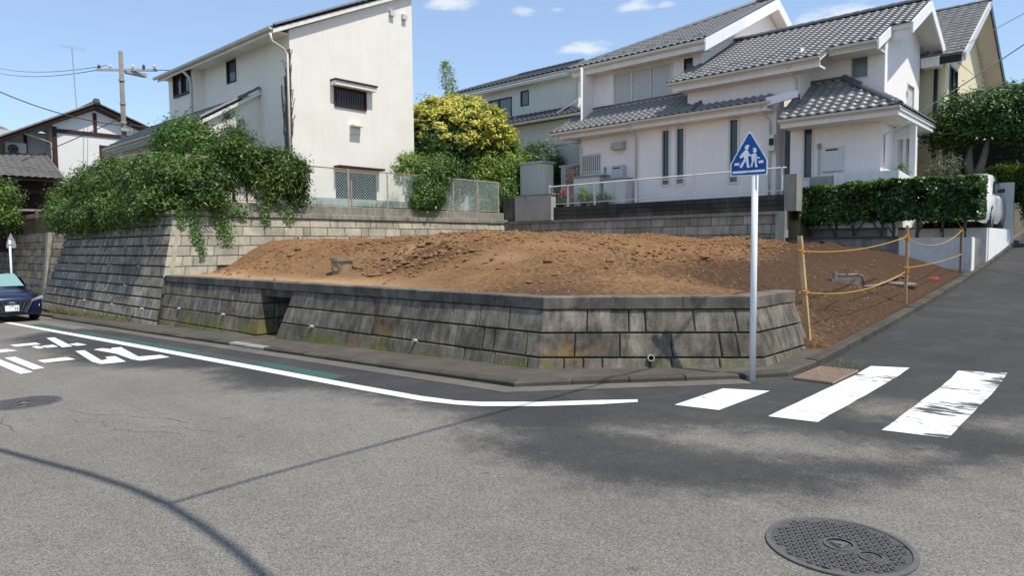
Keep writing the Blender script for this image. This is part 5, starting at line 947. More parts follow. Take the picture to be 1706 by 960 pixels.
def crown(name, parent, ells, n_cl, per, cr_, lsize, m, aspect=.45, clip=None, **k):
    P, N_ = clumps(ells, n_cl, per, cr_, **k)
    if clip is not None: ok = clip(P); P, N_ = P[ok], N_[ok]
    return mk_np(name, leaf_cloud(P, N_, rng.uniform(.6,1.35,len(P))*lsize, aspect), 4, m, parent)
def limbs(parent, base, tips, r0, m, name='branch', wob=.08):
    for t in tips:
        b, e = Vector(base), Vector(t); pts = [b.lerp(e,q/5)+Vector((random.uniform(-wob,wob),random.uniform(-wob,wob),0))*(q>0) for q in range(6)]
        MB().tube(pts, [r0*(1-.75*q/5) for q in range(6)], 6).build(name, m, parent, True)
L_DARK = LEAF('leaf_dark', [(.018,.05,.012),(.035,.085,.018),(.055,.115,.022),(.085,.15,.03)]); L_MID = LEAF('leaf_mid', [(.03,.075,.014),(.06,.13,.022),(.10,.18,.03),(.14,.20,.04)])
L_VINE = LEAF('leaf_vine', [(.018,.046,.010),(.045,.095,.015),(.085,.15,.022),(.15,.205,.035)]); L_LIGHT = LEAF('leaf_light', [(.08,.15,.025),(.14,.23,.035),(.21,.30,.05),(.26,.33,.07)], .3)
L_YEL = LEAF('blossom_yellow', [(.24,.26,.035),(.43,.41,.06),(.58,.53,.10),(.66,.61,.19)], .2, .7); L_OLIVE = LEAF('leaf_olive', [(.09,.11,.06),(.15,.17,.10),(.20,.21,.14)]); L_GRASS = LEAF('grass_blade', [(.09,.11,.02),(.15,.16,.04),(.22,.19,.07),(.25,.20,.10)], .2)
L_HEDGE = LEAF('leaf_hedge', [(.014,.04,.011),(.026,.065,.015),(.045,.095,.02),(.07,.13,.025)], .2, .36); L_TOP = LEAF('leaf_bright', [(.08,.15,.02),(.14,.22,.03),(.20,.28,.04)], .3); L_RED = LEAF('petal_red', [(.45,.03,.04),(.6,.06,.07)], .2)
M_BARK = M('bark', (.115,.09,.07), .95, .3, 12, .6, 40); M_BARKP = M('bark_pale', (.23,.19,.16), .95, .25, 9, .5, 40)

# overhanging shrubs along the tall wall
V1 = thing('shrub', 'large sprawling green shrub spilling over the tall streaked wall', 'shrub', (-23,7.8,2.7)); ev = []
for x, y, z, rx, rz in [(-29.0,7.75,3.0,1.2,.9),(-27.8,7.75,3.2,1.2,.95),(-26.5,7.75,3.4,1.15,1.0),(-25.2,7.8,3.5,1.15,1.0),(-23.9,7.75,3.45,1.05,1.0),(-22.6,7.8,3.4,1.05,1.0),(-21.4,7.75,3.35,1.05,.95),(-20.2,7.8,3.3,.95,.9),(-19.1,7.85,3.2,.85,.85),(-18.6,8.1,3.25,.5,.7),(-27.4,7.1,2.75,.9,.55),(-26.0,7.05,2.7,.8,.6),(-24.5,7.05,2.65,.8,.55),(-23.0,7.05,2.7,.8,.6),(-21.4,7.1,2.7,.8,.5),(-20.0,7.1,2.75,.7,.45)]+[(x_,7.02,2.62,.75,.42) for x_ in np.arange(-27.6,-18.9,.95)]: ev.append(((x,y,z),(rx,.85 if z > 2.9 else .36,rz)))
crown('foliage', V1, ev, 1150, 130, .22, .052, L_VINE, clip=lambda P: ~((P[:,1] > 6.9+.31*(P[:,2]-2.45)+.1) & (P[:,2] < 2.6)), up=.3)
for x in (-27.5,-25,-22.6,-20.6): limbs(V1, (x,7.9,2.6), [(x-.8,7.4,3.6),(x+.5,7.5,4.1),(x+.1,7.0,3.3)], .045, M_BARK, 'stem')
V2 = thing('shrub', 'loose airy shrub with upright shoots in front of the lean-to roof', 'shrub', (-21.5,8.9,2.8)); crown('foliage', V2, [((-21.6,8.9,4.75),(1.25,.8,.75)),((-22.5,8.9,4.9),(.8,.5,.75)),((-20.6,8.9,4.5),(.8,.6,.6)),((-21.5,8.8,4.1),(1.4,.7,.6))], 420, 52, .22, .05, L_MID); limbs(V2, (-21.5,8.9,2.8), [(-22.6,8.9,5.7),(-21.9,8.8,5.6),(-21.2,8.9,5.5),(-20.6,9,5.1),(-22.9,8.9,5.3)], .035, M_BARK, 'stem')
P = []; 
for sx_ in np.linspace(-23.2,-21.0,9): z = np.linspace(5.0,5.75,14); P.append(np.stack([sx_+rng.normal(0,.04,14),8.9+rng.normal(0,.06,14),z*rng.uniform(.93,1.03)],-1))
P = np.concatenate(P); mk_np('shoot_leaves', leaf_cloud(P, rng.normal(size=P.shape), np.full(len(P),.055)), 4, L_MID, V2)
V3 = thing('conifer', 'small pointed conifer bush beside the lean-to wall', 'conifer', (-19.9,9.5,2.8)); crown('foliage', V3, [((-19.75,9.5,5.05),(.34,.34,.6)),((-19.8,9.5,4.5),(.62,.6,.6)),((-19.2,9.5,4.5),(.4,.4,.55)),((-20.35,9.5,4.4),(.42,.4,.5)),((-19.7,9.5,3.9),(1.0,.75,.6))], 480, 50, .13, .042, L_DARK, aspect=.3, shell=.8, up=.7); MB().tube([(-19.9,9.5,2.75),(-19.9,9.5,5.2)], [.06,.01], 6).build('trunk', M_BARK, V3)
V4 = thing('vine', 'leafy green vine smothering the chain-link fence beside the house corner', 'vine', (-18.75,10,2.8)); crown('foliage', V4, [((-18.7,9.6,3.95),(.42,.75,.5)),((-18.7,10.4,3.95),(.42,.85,.5)),((-18.65,10.2,3.4),(.35,.9,.55)),((-18.7,8.9,4.25),(.35,.4,.35)),((-18.6,10.9,3.3),(.25,.25,.5))], 470, 52, .17, .05, L_VINE)
V5 = thing('vine', 'trailing ivy strands hanging down the pale block wall near the corner', 'vine', (-18.2,8,2.6)); P = []; N_ = []
for (y, z1, n_, w_) in [(7.75,1.35,240,.10),(7.62,1.75,130,.10),(8.45,1.70,330,.17),(8.3,2.1,150,.12),(7.35,2.15,160,.1),(9.7,2.25,110,.13),(10.4,2.3,110,.2),(9.0,2.35,80,.2),(8.9,2.5,90,.3)]:
    t = rng.random(n_)**.8; z = 2.85-(2.85-z1)*t; ww = w_*(1-.55*t); X_ = -18.5+.31*(2.45-z)+.06+.05*rng.random(n_); X_ = np.where(z > 2.45, -18.42+.05*rng.random(n_), X_); P.append(np.stack([X_, y+rng.normal(0,1,n_)*ww, z],-1)); N_.append(np.array([1,0,.4])+rng.normal(size=(n_,3))*.4)
mk_np('foliage', leaf_cloud(np.concatenate(P), np.concatenate(N_), rng.uniform(.025,.05,sum(len(p) for p in P)), .7), 4, L_MID, V5)
V6 = thing('shrub', 'bushy shrub growing through the fence right of the cream house', 'shrub', (-18.9,16.2,2.85)); crown('foliage', V6, [((-18.9,16.1,3.6),(.55,.75,.75)),((-19.0,16.5,4.2),(.5,.6,.55)),((-18.7,15.9,3.2),(.4,.65,.4)),((-19.1,17.1,4.5),(.4,.6,.4))], 330, 46, .2, .055, L_MID); limbs(V6, (-18.9,16.2,2.8), [(-18.9,16.0,4.4),(-19,16.6,4.5)], .04, M_BARK, 'stem')
V7 = thing('shrub', 'pale new-leaf shrub against the cream wall edge', 'shrub', (-19.4,15.6,2.85)); crown('foliage', V7, [((-19.5,15.5,4.3),(.25,.3,.5)),((-19.5,15.9,4.65),(.3,.35,.3))], 70, 34, .15, .05, L_LIGHT); limbs(V7, (-19.5,15.7,2.8), [(-19.5,15.4,4.8),(-19.5,15.9,4.9)], .02, M_BARK, 'stem')
# yellow flowering tree
YT = thing('tree', 'round tree covered in yellow blossom between the houses', 'tree', (-21.3,19.6,2.85)); ey = [((-21.3,19.7,6.0),(2.1,2.35,1.55)),((-21.0,18.4,5.6),(1.4,1.2,1.2)),((-21.2,21.2,5.7),(1.5,1.4,1.25)),((-21.3,19.6,6.7),(1.5,1.5,.9)),((-21,19.2,4.7),(1.6,1.8,.9))]
crown('crown', YT, ey, 900, 44, .32, .085, L_DARK, shell=.7)
eb = [((-21.25,19.8,6.2),(2.2,2.45,1.55)),((-21.0,18.6,5.95),(1.45,1.2,1.1)),((-21.2,21.3,5.85),(1.6,1.5,1.25)),((-21.3,19.6,6.8),(1.6,1.6,.95))]
P, N_ = clumps(eb, 620, 95, .19, shell=.97, up=.9, flat=.55); ok = (P[:,2] > 5.25+.25*np.sin(P[:,1]*2)) ; P, N_ = P[ok], N_[ok]
mk_np('blossom', leaf_cloud(P, N_, rng.uniform(.06,.12,len(P)), .34), 4, L_YEL, YT)
MB().tube([(-21.3,19.6,2.7),(-21.25,19.55,3.6),(-21.35,19.6,4.6),(-21.3,19.65,5.8)], [.22,.18,.15,.08], 8).build('trunk', M_BARK, YT, True); limbs(YT, (-21.3,19.6,4.2), [(-21,18,5.6),(-21,21.2,5.6),(-20.2,19.6,6),(-22.3,19.9,6)], .08, M_BARK)
V8 = thing('shrub', 'dark feathery evergreen shrub below the left side of the yellow tree', 'shrub', (-20,17.8,2.85)); crown('foliage', V8, [((-20.1,17.8,4.2),(.8,1.0,.75)),((-20,17.1,4.6),(.6,.55,.6)),((-20,18.5,4.1),(.6,.7,.6)),((-20,17.7,3.4),(.6,1.2,.6))], 330, 44, .2, .05, L_DARK, aspect=.3); limbs(V8, (-20,17.8,2.8), [(-20,17.3,4.4),(-20,18.4,4.2)], .05, M_BARK, 'stem')
V9 = thing('shrub', 'bright yellow-green leafy shrub below the right side of the yellow tree', 'shrub', (-19.8,20.2,2.85)); crown('foliage', V9, [((-19.8,20.2,4.7),(.8,1.2,.9)),((-19.8,20.9,4.3),(.7,.8,.9)),((-19.8,19.6,4.5),(.6,.7,.7)),((-19.6,20.5,3.5),(.7,1.2,.8)),((-19.6,21.3,5.1),(.8,.9,.75)),((-19.4,21.9,4.5),(.7,.8,.8))], 620, 50, .22, .06, L_LIGHT); limbs(V9, (-19.8,20.2,2.8), [(-19.8,19.8,4.7),(-19.8,20.9,4.7)], .05, M_BARK, 'stem')
V9b = thing('shrub', 'mid green bush filling the fence corner beside the dark pier', 'shrub', (-19.5,20.6,2.85)); crown('foliage', V9b, [((-19.3,20.5,3.6),(.6,.8,.8)),((-19.3,21.2,4.1),(.6,.7,.8))], 200, 46, .2, .055, L_MID); limbs(V9b, (-19.4,20.6,2.8), [(-19.4,20.6,4.0)], .04, M_BARK, 'stem')
V10 = thing('shrub', 'round glossy dark green bush behind the metal shed', 'shrub', (-19.2,22.8,3)); crown('foliage', V10, [((-19.2,22.8,5.0),(1.0,1.0,.95)),((-19.2,22.8,4.2),(.9,.9,.8))], 330, 44, .22, .06, L_DARK); MB().tube([(-19.2,22.8,2.9),(-19.2,22.8,5)], [.09,.03], 6).build('trunk', M_BARK, V10)
BB = thing('bamboo', 'thin bamboo shoot rising above the yellow tree', 'bamboo', (-22.2,20.1,2.85)); pts = [(-22.2,20.1,2.8),(-22.2,20.1,6),(-22.2,20.1,8),(-22.2,20.05,8.9),(-22.1,19.85,9.5)]; MB().tube(pts, [.03,.025,.016,.01,.004], 6).build('culm', M_BARKP, BB)
n_ = 950; t = rng.random(n_); z = 7.9+t*1.6; w_ = .48*np.sin(np.clip(t,.02,1)*PI)**.7+.05; P = np.stack([-22.2+rng.normal(0,.12,n_), 20.15+.28*(1-t)+(rng.random(n_)-.5)*w_*1.5-.05, z],-1); mk_np('foliage', leaf_cloud(P, np.array([.6,.0,.2])+rng.normal(size=P.shape)*.6, rng.uniform(.05,.10,n_), .22), 4, L_LIGHT, BB)
# hedge on the right
HG = thing('hedge', 'long clipped dark green hedge in front of the white porch', 'hedge', (-5.3,20.75,1.68)); n_ = 85000; P = np.stack([rng.uniform(-7.55,-2.95,n_), rng.uniform(20.15,21.25,n_), 2.15+1.08*rng.random(n_)],-1)
dx_ = np.minimum(P[:,0]+7.55,-2.95-P[:,0]); dyf = P[:,1]-20.15; dz_ = 3.25-P[:,2]; d_ = np.minimum(np.minimum(dx_,dyf),dz_); low = 2.02+.12*np.sin(P[:,0]*3.1)+.12*np.sin(P[:,0]*7.7+1); hol = vnoise(P[:,0]*1.0,P[:,2],2.6,33)
ok = (rng.random(n_) < np.exp(-d_/.18)+.10) & (P[:,2] > low) & ~((hol > .24) & (P[:,0] > -5.4) & (dyf < .4) & (dz_ > .2)) ; P = P[ok]; d_ = d_[ok]
bulge = vnoise(P[:,0],P[:,2],2.6,34)*.34+vnoise(P[:,0],P[:,2],6,36)*.16; P[:,1] += bulge; P[:,2] += vnoise(P[:,0],P[:,1],2.2,35)*.16
N_ = np.where((3.27-P[:,2] < .15)[:,None], np.array([0,-.2,1.0]), np.array([0,-.8,.45]))+rng.normal(size=P.shape)*.8
top = (P[:,2] > 3.12) & (rng.random(len(P)) < np.where(P[:,0] < -5.2,.85,.45)); mk_np('foliage', leaf_cloud(P[~top], N_[~top], rng.uniform(.035,.08,(~top).sum()), .6), 4, L_HEDGE, HG); mk_np('top_leaves', leaf_cloud(P[top], N_[top], rng.uniform(.03,.06,top.sum()), .55), 4, L_TOP, HG)  # brighter green leaves along the hedge top, denser towards the left
for x in (-7.0,-6.4,-5.85,-5.2,-4.9,-4.35,-3.75,-3.25):
    y = 20.5+random.uniform(-.1,.15); MB().tube([(x,y,1.6),(x+random.uniform(-.06,.06),y,2.0),(x+random.uniform(-.15,.15),y+.05,2.6)], [.045,.038,.02], 6).build('stem', M_BARK, HG, True)
    MB().tube([(x,y,1.8),(x+random.choice((-1,1))*.22,y,2.15),(x+random.choice((-1,1))*.35,y,2.5)], [.025,.02,.012], 5).build('stem', M_BARK, HG, True)
# tree on the right
TR = thing('tree', 'dark evergreen tree with forked pale trunk beyond the carport', 'tree', (-3.95,25.6,2.0)); crown('crown', TR, [((-3.9,25.4,5.4),(1.2,1.0,.75)),((-3.2,25.4,5.5),(.9,.9,.75)),((-4.55,25.4,5.0),(.7,.8,.5)),((-2.5,25.6,5.4),(1.0,.9,.85)),((-3.0,25.2,5.0),(.7,.6,.35)),((-2.1,25.4,5.0),(.8,.7,.75))], 520, 52, .22, .062, L_DARK, shell=.6)
MB().tube([(-3.98,25.6,1.8),(-3.98,25.6,2.9),(-3.95,25.6,3.4)], [.19,.16,.15], 10).build('trunk', M_BARKP, TR, True); MB().tube([(-3.95,25.6,3.35),(-4.05,25.6,4.1),(-4.0,25.55,5.0)], [.13,.12,.06], 8).build('branch', M_BARKP, TR, True); MB().tube([(-3.95,25.6,3.3),(-3.7,25.6,4.0),(-3.5,25.5,4.9)], [.12,.11,.06], 8).build('branch', M_BARKP, TR, True); MB().tube([(-4.0,25.6,3.2),(-4.35,25.5,3.9),(-4.55,25.4,4.6)], [.06,.05,.03], 6).build('branch', M_BARKP, TR, True)
T2 = thing('shrub', 'grey green olive-like shrub beside the porch post', 'shrub', (-4.6,24.2,1.9)); crown('foliage', T2, [((-4.6,24.2,3.75),(.45,.4,.35)),((-4.3,24.2,3.9),(.3,.3,.3))], 90, 30, .14, .035, L_OLIVE, aspect=.3); limbs(T2, (-4.6,24.2,1.95), [(-4.7,24.2,3.8),(-4.3,24.2,3.9)], .02, M_BARK, 'stem')
T3 = thing('shrub', 'bright green low shrub on top of the white gate wall', 'shrub', (-3.3,26.6,2.9)); crown('foliage', T3, [((-3.3,26.5,3.65),(.7,.3,.28)),((-2.7,26.5,3.6),(.5,.3,.28))], 160, 40, .13, .045, L_TOP); limbs(T3, (-3.3,26.6,2.9), [(-3.3,26.5,3.6)], .03, M_BARK, 'stem')
T4 = thing('shrub', 'dark shrub at the right picture edge beside the uphill road', 'shrub', (-2.55,26.3,2.0)); crown('foliage', T4, [((-2.45,26.3,3.3),(.4,.5,.75)),((-2.3,26.3,2.6),(.35,.5,.6))], 190, 44, .16, .05, L_DARK); limbs(T4, (-2.5,26.3,1.5), [(-2.45,26.3,3.2)], .04, M_BARK, 'stem')
T5 = thing('shrub', 'small leafy sprig beside the porch screen wall', 'shrub', (-5.15,22.3,2.9)); crown('foliage', T5, [((-5.15,22.3,3.55),(.18,.15,.3))], 22, 22, .1, .035, L_MID); limbs(T5, (-5.15,22.3,2.9), [(-5.15,22.3,3.7)], .012, M_BARK, 'stem')
# far left bush
T6 = thing('shrub', 'green garden bush behind the slatted fence at the left edge', 'shrub', (-37.0,7.6,2)); crown('foliage', T6, [((-37.0,6.6,3.7),(.9,.75,.8)),((-37.2,7.2,4.0),(.9,.75,.75)),((-36.6,7.2,3.0),(.8,.55,.5)),((-38.0,6.2,4.1),(1.0,.9,.9))], 360, 46, .26, .065, L_VINE); limbs(T6, (-36.6,7.3,2.0), [(-36.5,7,4)], .06, M_BARK, 'stem')
T7 = thing('shrub', 'dark tangled thicket beside the timbered porch', 'shrub', (-35.0,9.6,2)); crown('foliage', T7, [((-35.5,9.6,3.4),(1.2,.8,.8)),((-34.5,9.2,3.0),(.9,.7,.7))], 230, 40, .26, .06, L_DARK); limbs(T7, (-35.0,9.6,2.0), [(-35.6,9.4,3.9),(-34.8,9.2,3.6)], .04, M_BARK, 'stem')
# flower pots behind the railing
def potplant(x, r, h, label, lm, m, blob, n=40, ls=.04):
    t = pot(x, 20.5, 3.0, r, h, label, m); crown('foliage', t, [((x,20.5,3.0+h+blob[2]*.7),blob)], n, 24, .08, ls, lm); return t
t = potplant(-16.0,.14,.2,'pot with red flowers by the railing end',L_MID,M_TERR,(.22,.16,.2)); P = np.array([-16.0,20.45,3.55])+rng.normal(size=(220,3))*np.array([.12,.07,.07]); mk_np('blossom', leaf_cloud(P, rng.normal(size=P.shape), rng.uniform(.02,.045,220), .7), 4, L_RED, t)
potplant(-15.2,.13,.2,'pot with pale yellow-green strappy leaves',L_LIGHT,M_PDARK,(.2,.15,.3)); potplant(-14.75,.16,.18,'pot with low reddish flowers',L_VINE,M_TERR,(.3,.18,.14)); potplant(-14.25,.15,.18,'pot with dark rounded foliage',L_DARK,M_PDARK,(.22,.16,.16)); potplant(-16.25,.12,.16,'small pot at the end of the railing',L_DARK,M_PDARK,(.14,.12,.12),20)
# grass and weeds
def grass(name, pts, h, m, label):
    n = len(pts); a = rng.uniform(0,2*PI,n); d = np.stack([np.cos(a),np.sin(a),np.zeros(n)],-1); hh = h*rng.uniform(.4,1.2,n); tip = pts+d*hh[:,None]*.5*rng.random((n,1))+np.array([0,0,1])*hh[:,None]; sd_ = np.stack([-np.sin(a),np.cos(a),np.zeros(n)],-1)*.006*(h/.1)**.5
    o = mk_np(name, np.stack([pts-sd_,pts+sd_,tip],1).reshape(-1,3), 3, m, None, 'stuff'); o['label'] = label; o['category'] = 'grass'; return o
n_ = 2600; x = rng.uniform(-27,-19.3,n_); y = 6.33+rng.gamma(1.5,.06,n_)*-1+.05; ok = rng.random(n_) < np.clip(.25+1.3*vnoise(x,x*0,.9,51)+.3,.05,1); x, y = x[ok], y[ok]
grass('grass', np.stack([x,y,.025*(x+5)+.10],-1), .13, L_GRASS, 'dry yellow-green grass along the foot of the tall wall')
n_ = 2600; y = rng.uniform(8.5,19.6,n_); x = rng.uniform(-19.3,-18.72,n_); ok = rng.random(n_) < np.clip(.35+2.2*vnoise(x*0,y,1.1,52),.03,1); x, y = x[ok], y[ok]; grass('weeds', np.stack([x,y,np.full(len(x),2.8)],-1), .32, L_MID, 'weeds growing along the fence foot on top of the wall')
n_ = 420; t = rng.random(n_); x = np.concatenate([rng.uniform(-11.5,-5.6,300), rng.uniform(-2.8,-2.45,120)]); y = np.concatenate([6.44+rng.normal(0,.02,300), rng.uniform(8.85,9.2,120)]); z = np.concatenate([.025*np.minimum(0,x[:300]+5)+.09, np.full(120,.08)]); grass('moss_tufts', np.stack([x,y,z],-1), .05, L_GRASS, 'small weeds in the pavement joints by the low wall and grate')
# ------------------------------------------------------------------ pedestrian crossing sign
M_POLEW = M('pole_white', (.74,.76,.77), .35, .04, 4, .02, 40); M_BLUE = M('sign_blue', (.004,.068,.27), .5, .06, 5, 0, spec=.25); M_SGNW = M('sign_white', (.66,.70,.74), .4, .05, 5, 0); M_SGNB = M('sign_back', (.42,.44,.45), .4, .08, 4, 0)
def crossing_sign(base, ang, h0, label, front=True, w=.41, hgt=.50, r=.036, ptop=None):
    t = thing('crossing_sign', label, 'road sign', base); b = Vector(base); u = Vector((math.cos(ang),math.sin(ang),0)); n = Vector((math.sin(ang),-math.cos(ang),0))
    MB().tube([b-Vector((0,0,.1)), b+Vector((0,0,h0+hgt*.6))], r, 16).build('pole', M_POLEW, t, True)
    def S(x, y, d):     # sheet coordinates in units of the drawing (590 wide)
        return b+u*((x-615)/590*w-.062*(1 if front else 0))+Vector((0,0,h0+(812-y)/1317*(hgt/.5)))+n*(r+.01+d)
    out = [(605,158),(615,152),(628,152),(640,160),(905,590),(908,604),(908,795),(895,810),(335,810),(322,795),(322,628),(330,612)]
    mb = MB(); mb.prism([S(x,y,0) for x,y in out], -n*.004 if False else n*.004); pl = mb.build('plate', M_SGNW if front else M_SGNB, t)
    mb = MB()
    for z in (.12,.34): c = b+Vector((0,0,h0+z)); mb.prism([c+u*.05+n*(r+.008),c-u*.05+n*(r+.008),c-u*.05-n*(r+.004),c+u*.05-n*(r+.004)], (0,0,.03))
    mb.build('bracket', M_SGNB, t)
    if not front: return t
    cx, cy = 615, 560; inn = [(cx+(x-cx)*.93, cy+(y-cy)*.93) for x,y in out]
    mb = MB(); mb.poly([S(x,y,.0060) for x,y in inn]); f_ = mb.build('blue_field', M_BLUE, pl)
    in2 = [(cx+(x-cx)*.885, cy+(y-cy)*.885) for x,y in out]; in3 = [(cx+(x-cx)*.865, cy+(y-cy)*.865) for x,y in out]
    mb = MB()
    def circ(x, y, r_): return [(x+r_*math.cos(2*PI*q/16), y+r_*math.sin(2*PI*q/16)) for q in range(16)]
    adult = [circ(580,388,32), [(560,355),(600,345),(628,360),(612,372),(575,370)], [(555,425),(598,425),(612,470),(604,560),(545,560),(520,500),(530,450)], [(598,430),(622,485),(652,502),(646,522),(602,508),(590,470)], [(545,440),(500,478),(468,520),(478,545),(505,545),(530,505)], [(545,555),(575,575),(545,620),(500,695),(468,672),(505,615)], [(568,560),(606,555),(612,620),(632,690),(590,692),(575,620)]]
    child = [circ(708,442,30), [(668,402),(695,402),(700,385),(712,402),(736,400),(720,420),(690,420)], [(682,478),(732,482),(746,590),(660,590),(655,530)], [(725,488),(745,528),(790,546),(786,560),(738,552),(722,520)], [(682,484),(655,520),(622,515),(630,500),(655,498)], [(668,588),(700,590),(680,640),(672,686),(642,678),(652,630)], [(702,588),(738,588),(740,640),(760,684),(716,686),(710,630)]]
    for k, pg in enumerate(adult+child+[[(392,620),(470,612),(462,650),(390,656)],[(768,592),(845,586),(842,624),(768,630)],[(362,742),(868,722),(868,754),(362,774)]]):
        pg = [(x, y+12 if False else y+ (x-615)*.02) for x,y in pg]; mb.poly([S(x,y,.0072+.00025*k) for x,y in pg])
    mb.build('walking_figures', M_SGNW, f_); return t
crossing_sign((-3.28,7.71,0), math.radians(15), 2.37, 'blue triangular pedestrian crossing sign on a white pole at the road corner')
crossing_sign((-30.9,6.15,-.53), math.radians(200), 2.2, 'grey back of a triangular sign on a white pole at the far left', False, .55, .55)

# ------------------------------------------------------------------ stakes and ropes
M_WOOD = M('stake_wood', (.46,.28,.14), .8, .2, 9, .3, 60, obj=.1, streak=.2); M_WOODD = M('stake_wood_dark', (.20,.11,.06), .8, .2, 9, .3, 60); M_ROPE = M('rope_orange', (.55,.29,.04), .7, .15, 60, .4, 120)
def stake(b, t_, label, m, w=.045):
    b, t_ = Vector(b), Vector(t_); o = Vector((w/2,0,0)); q = Vector((0,w/2,0)); b = b-Vector((0,0,.12)); mb = MB(); mb.hexa([b-o-q,b+o-q,b+o+q,b-o+q,t_-o-q,t_+o-q,t_+o+q,t_-o+q])
    return tag(mb.build('wooden_stake', m), label, 'stake', 'stakes along the kerb')
S1 = ((-3.40,9.93,.17),(-3.57,9.95,1.70)); S2 = ((-3.16,14.2,.53),(-3.16,14.2,1.90)); S3 = ((-3.15,19.3,.90),(-3.15,19.3,1.95))
stake(*S1, 'leaning pale wooden stake beside the end of the low wall', M_WOOD, .06); stake(*S2, 'upright wooden stake midway along the earth beside the kerb', M_WOOD); stake(*S3, 'dark thin stake in front of the low white wall', M_WOODD, .04)
def on(S, z): b, t_ = Vector(S[0]), Vector(S[1]); k = (z-b.z)/(t_.z-b.z); return b.lerp(t_, k)
def rope(a, b, sag, label):
    t = thing('rope', label, 'rope', a, 'orange ropes between the stakes'); pts = [a.lerp(b,q/24)-Vector((0,0,sag*4*(q/24)*(1-q/24))) for q in range(25)]; MB().tube(pts, .0075, 6).build('cord', M_ROPE, t, True)
    for p in (a, b):
        mb = MB()
        for dz in (-.012,.012): mb.tube([(p.x+.042*math.cos(2*PI*q/12), p.y+.042*math.sin(2*PI*q/12), p.z+dz) for q in range(13)], .009, 5, False)
        mb.tube([(p.x+.03,p.y-.03,p.z),(p.x+.05,p.y-.05,p.z+.03),(p.x+.03,p.y-.06,p.z-.04)], .009, 5); mb.build('knot', M_ROPE, t)
rope(on(S1,1.48), on(S2,1.70), .10, 'upper orange rope from the leaning stake to the middle stake'); rope(on(S1,.90), on(S2,1.06), .16, 'lower sagging orange rope from the leaning stake to the middle stake'); rope(on(S2,1.66), on(S3,1.85), .22, 'upper sagging orange rope from the middle stake to the dark stake'); rope(on(S2,1.12), on(S3,1.28), .04, 'lower orange rope from the middle stake to the dark stake')

# ------------------------------------------------------------------ things lying on the earth
M_GREYC = M('concrete_grey', (.17,.155,.14), .9, .2, 6, .3, 60, stain=(.16,.10,.06), stain_amt=.6, stain_scale=4); M_PVC = M('pvc_grey', (.19,.165,.14), .6, .15, 5, .1, 40)
zg = float(soil_z(-4.15,14.05)); WM = thing('water_meter', 'grey water tap fitting on a concrete block in the earth', 'water meter', (-4.15,14.05,zg)); mb = MB(); mb.hexa([(-4.40,14.0,zg-.1),(-3.98,14.35,zg-.1),(-4.10,14.49,zg-.1),(-4.52,14.14,zg-.1),(-4.40,14.0,zg+.13),(-3.98,14.35,zg+.13),(-4.10,14.49,zg+.13),(-4.52,14.14,zg+.13)]); mb.build('concrete_block', M_GREYC, WM)
MB().tube([(-4.38,14.12,zg+.13),(-4.38,14.12,zg+.26)], .045, 12).build('tap_body', M_PVC, WM); MB().tube([(-4.38,14.12,zg+.2),(-4.2,14.25,zg+.2),(-4.04,14.39,zg+.21),(-3.97,14.45,zg+.19),(-3.95,14.47,zg+.0)], .024, 8).build('pipe', M_PVC, WM, True); MB().tube([(-4.2,14.25,zg+.2),(-4.2,14.25,zg+.31)], .028, 10).build('valve', M_PVC, WM); mb = MB(); mb.box(-4.27,-4.13,14.23,14.27,zg+.305,zg+.325); mb.build('valve_handle', M_PVC, WM)
pp = []
for k, (x, y) in enumerate([(-3.95,14.5),(-3.88,15.0),(-3.8,15.6),(-3.78,16.4),(-3.72,17.0)]): pp.append((x,y,float(soil_z(x,y))+(.03 if k < 2 else .07 if k < 4 else -.02)))
tag(MB().tube(pp, .024, 8).build('supply_pipe', M_PVC, None, True), 'thin grey supply pipe lying on the earth towards the meter pit', 'pipe')
zp = float(soil_z(-3.62,15.7)); tag(MB().tube([(-3.95,15.6,zp+.05),(-3.35,15.85,zp+.02)], .055, 10).build('drain_pipe', M_PVC, None, True), 'short thick grey pipe lying in the pit behind the middle stake', 'pipe')
zc = float(soil_z(-12.5,8.15)); zc += .07; CPt = thing('concrete_pot', 'brown concrete catch basin ring half buried at the foot of the earth', 'basin', (-12.5,8.2,zc)); mb = MB(); nn = 20; vs_ = []
M_CPOT = M('basin_concrete', (.30,.22,.14), .9, .2, 6, .3, 50, stain=(.14,.10,.07), stain_amt=.6, stain_scale=4)
for zz, rr in ((-.15,.20),(.20,.225),(.20,.255),(.27,.255),(.27,.20),(.05,.18)): vs_ += [(-12.5+rr*math.cos(2*PI*q/nn), 8.28+rr*math.sin(2*PI*q/nn), zc+zz) for q in range(nn)]
mb.add(vs_, [(i*nn+q,i*nn+(q+1)%nn,(i+1)*nn+(q+1)%nn,(i+1)*nn+q) for i in range(5) for q in range(nn)]+[tuple(range(5*nn,6*nn))]); mb.build('ring', M_CPOT, CPt); nv = Vector((.45,-.89,0)).normalized(); c_ = Vector((-12.5,8.28,zc+.07))+nv*.212; sdv_ = nv.cross(Vector((0,0,1)))
MB().add([c_+(sdv_*math.cos(2*PI*q/14)+Vector((0,0,1))*math.sin(2*PI*q/14))*.07+nv*.012 for q in range(14)], [tuple(range(14))]).build('outlet', M_CPOT, CPt); MB().tube([c_+(sdv_*math.cos(2*PI*q/14)+Vector((0,0,1))*math.sin(2*PI*q/14))*.075+nv*.01 for q in range(15)], .014, 5, False).build('outlet_rim', M_CPOT, CPt)
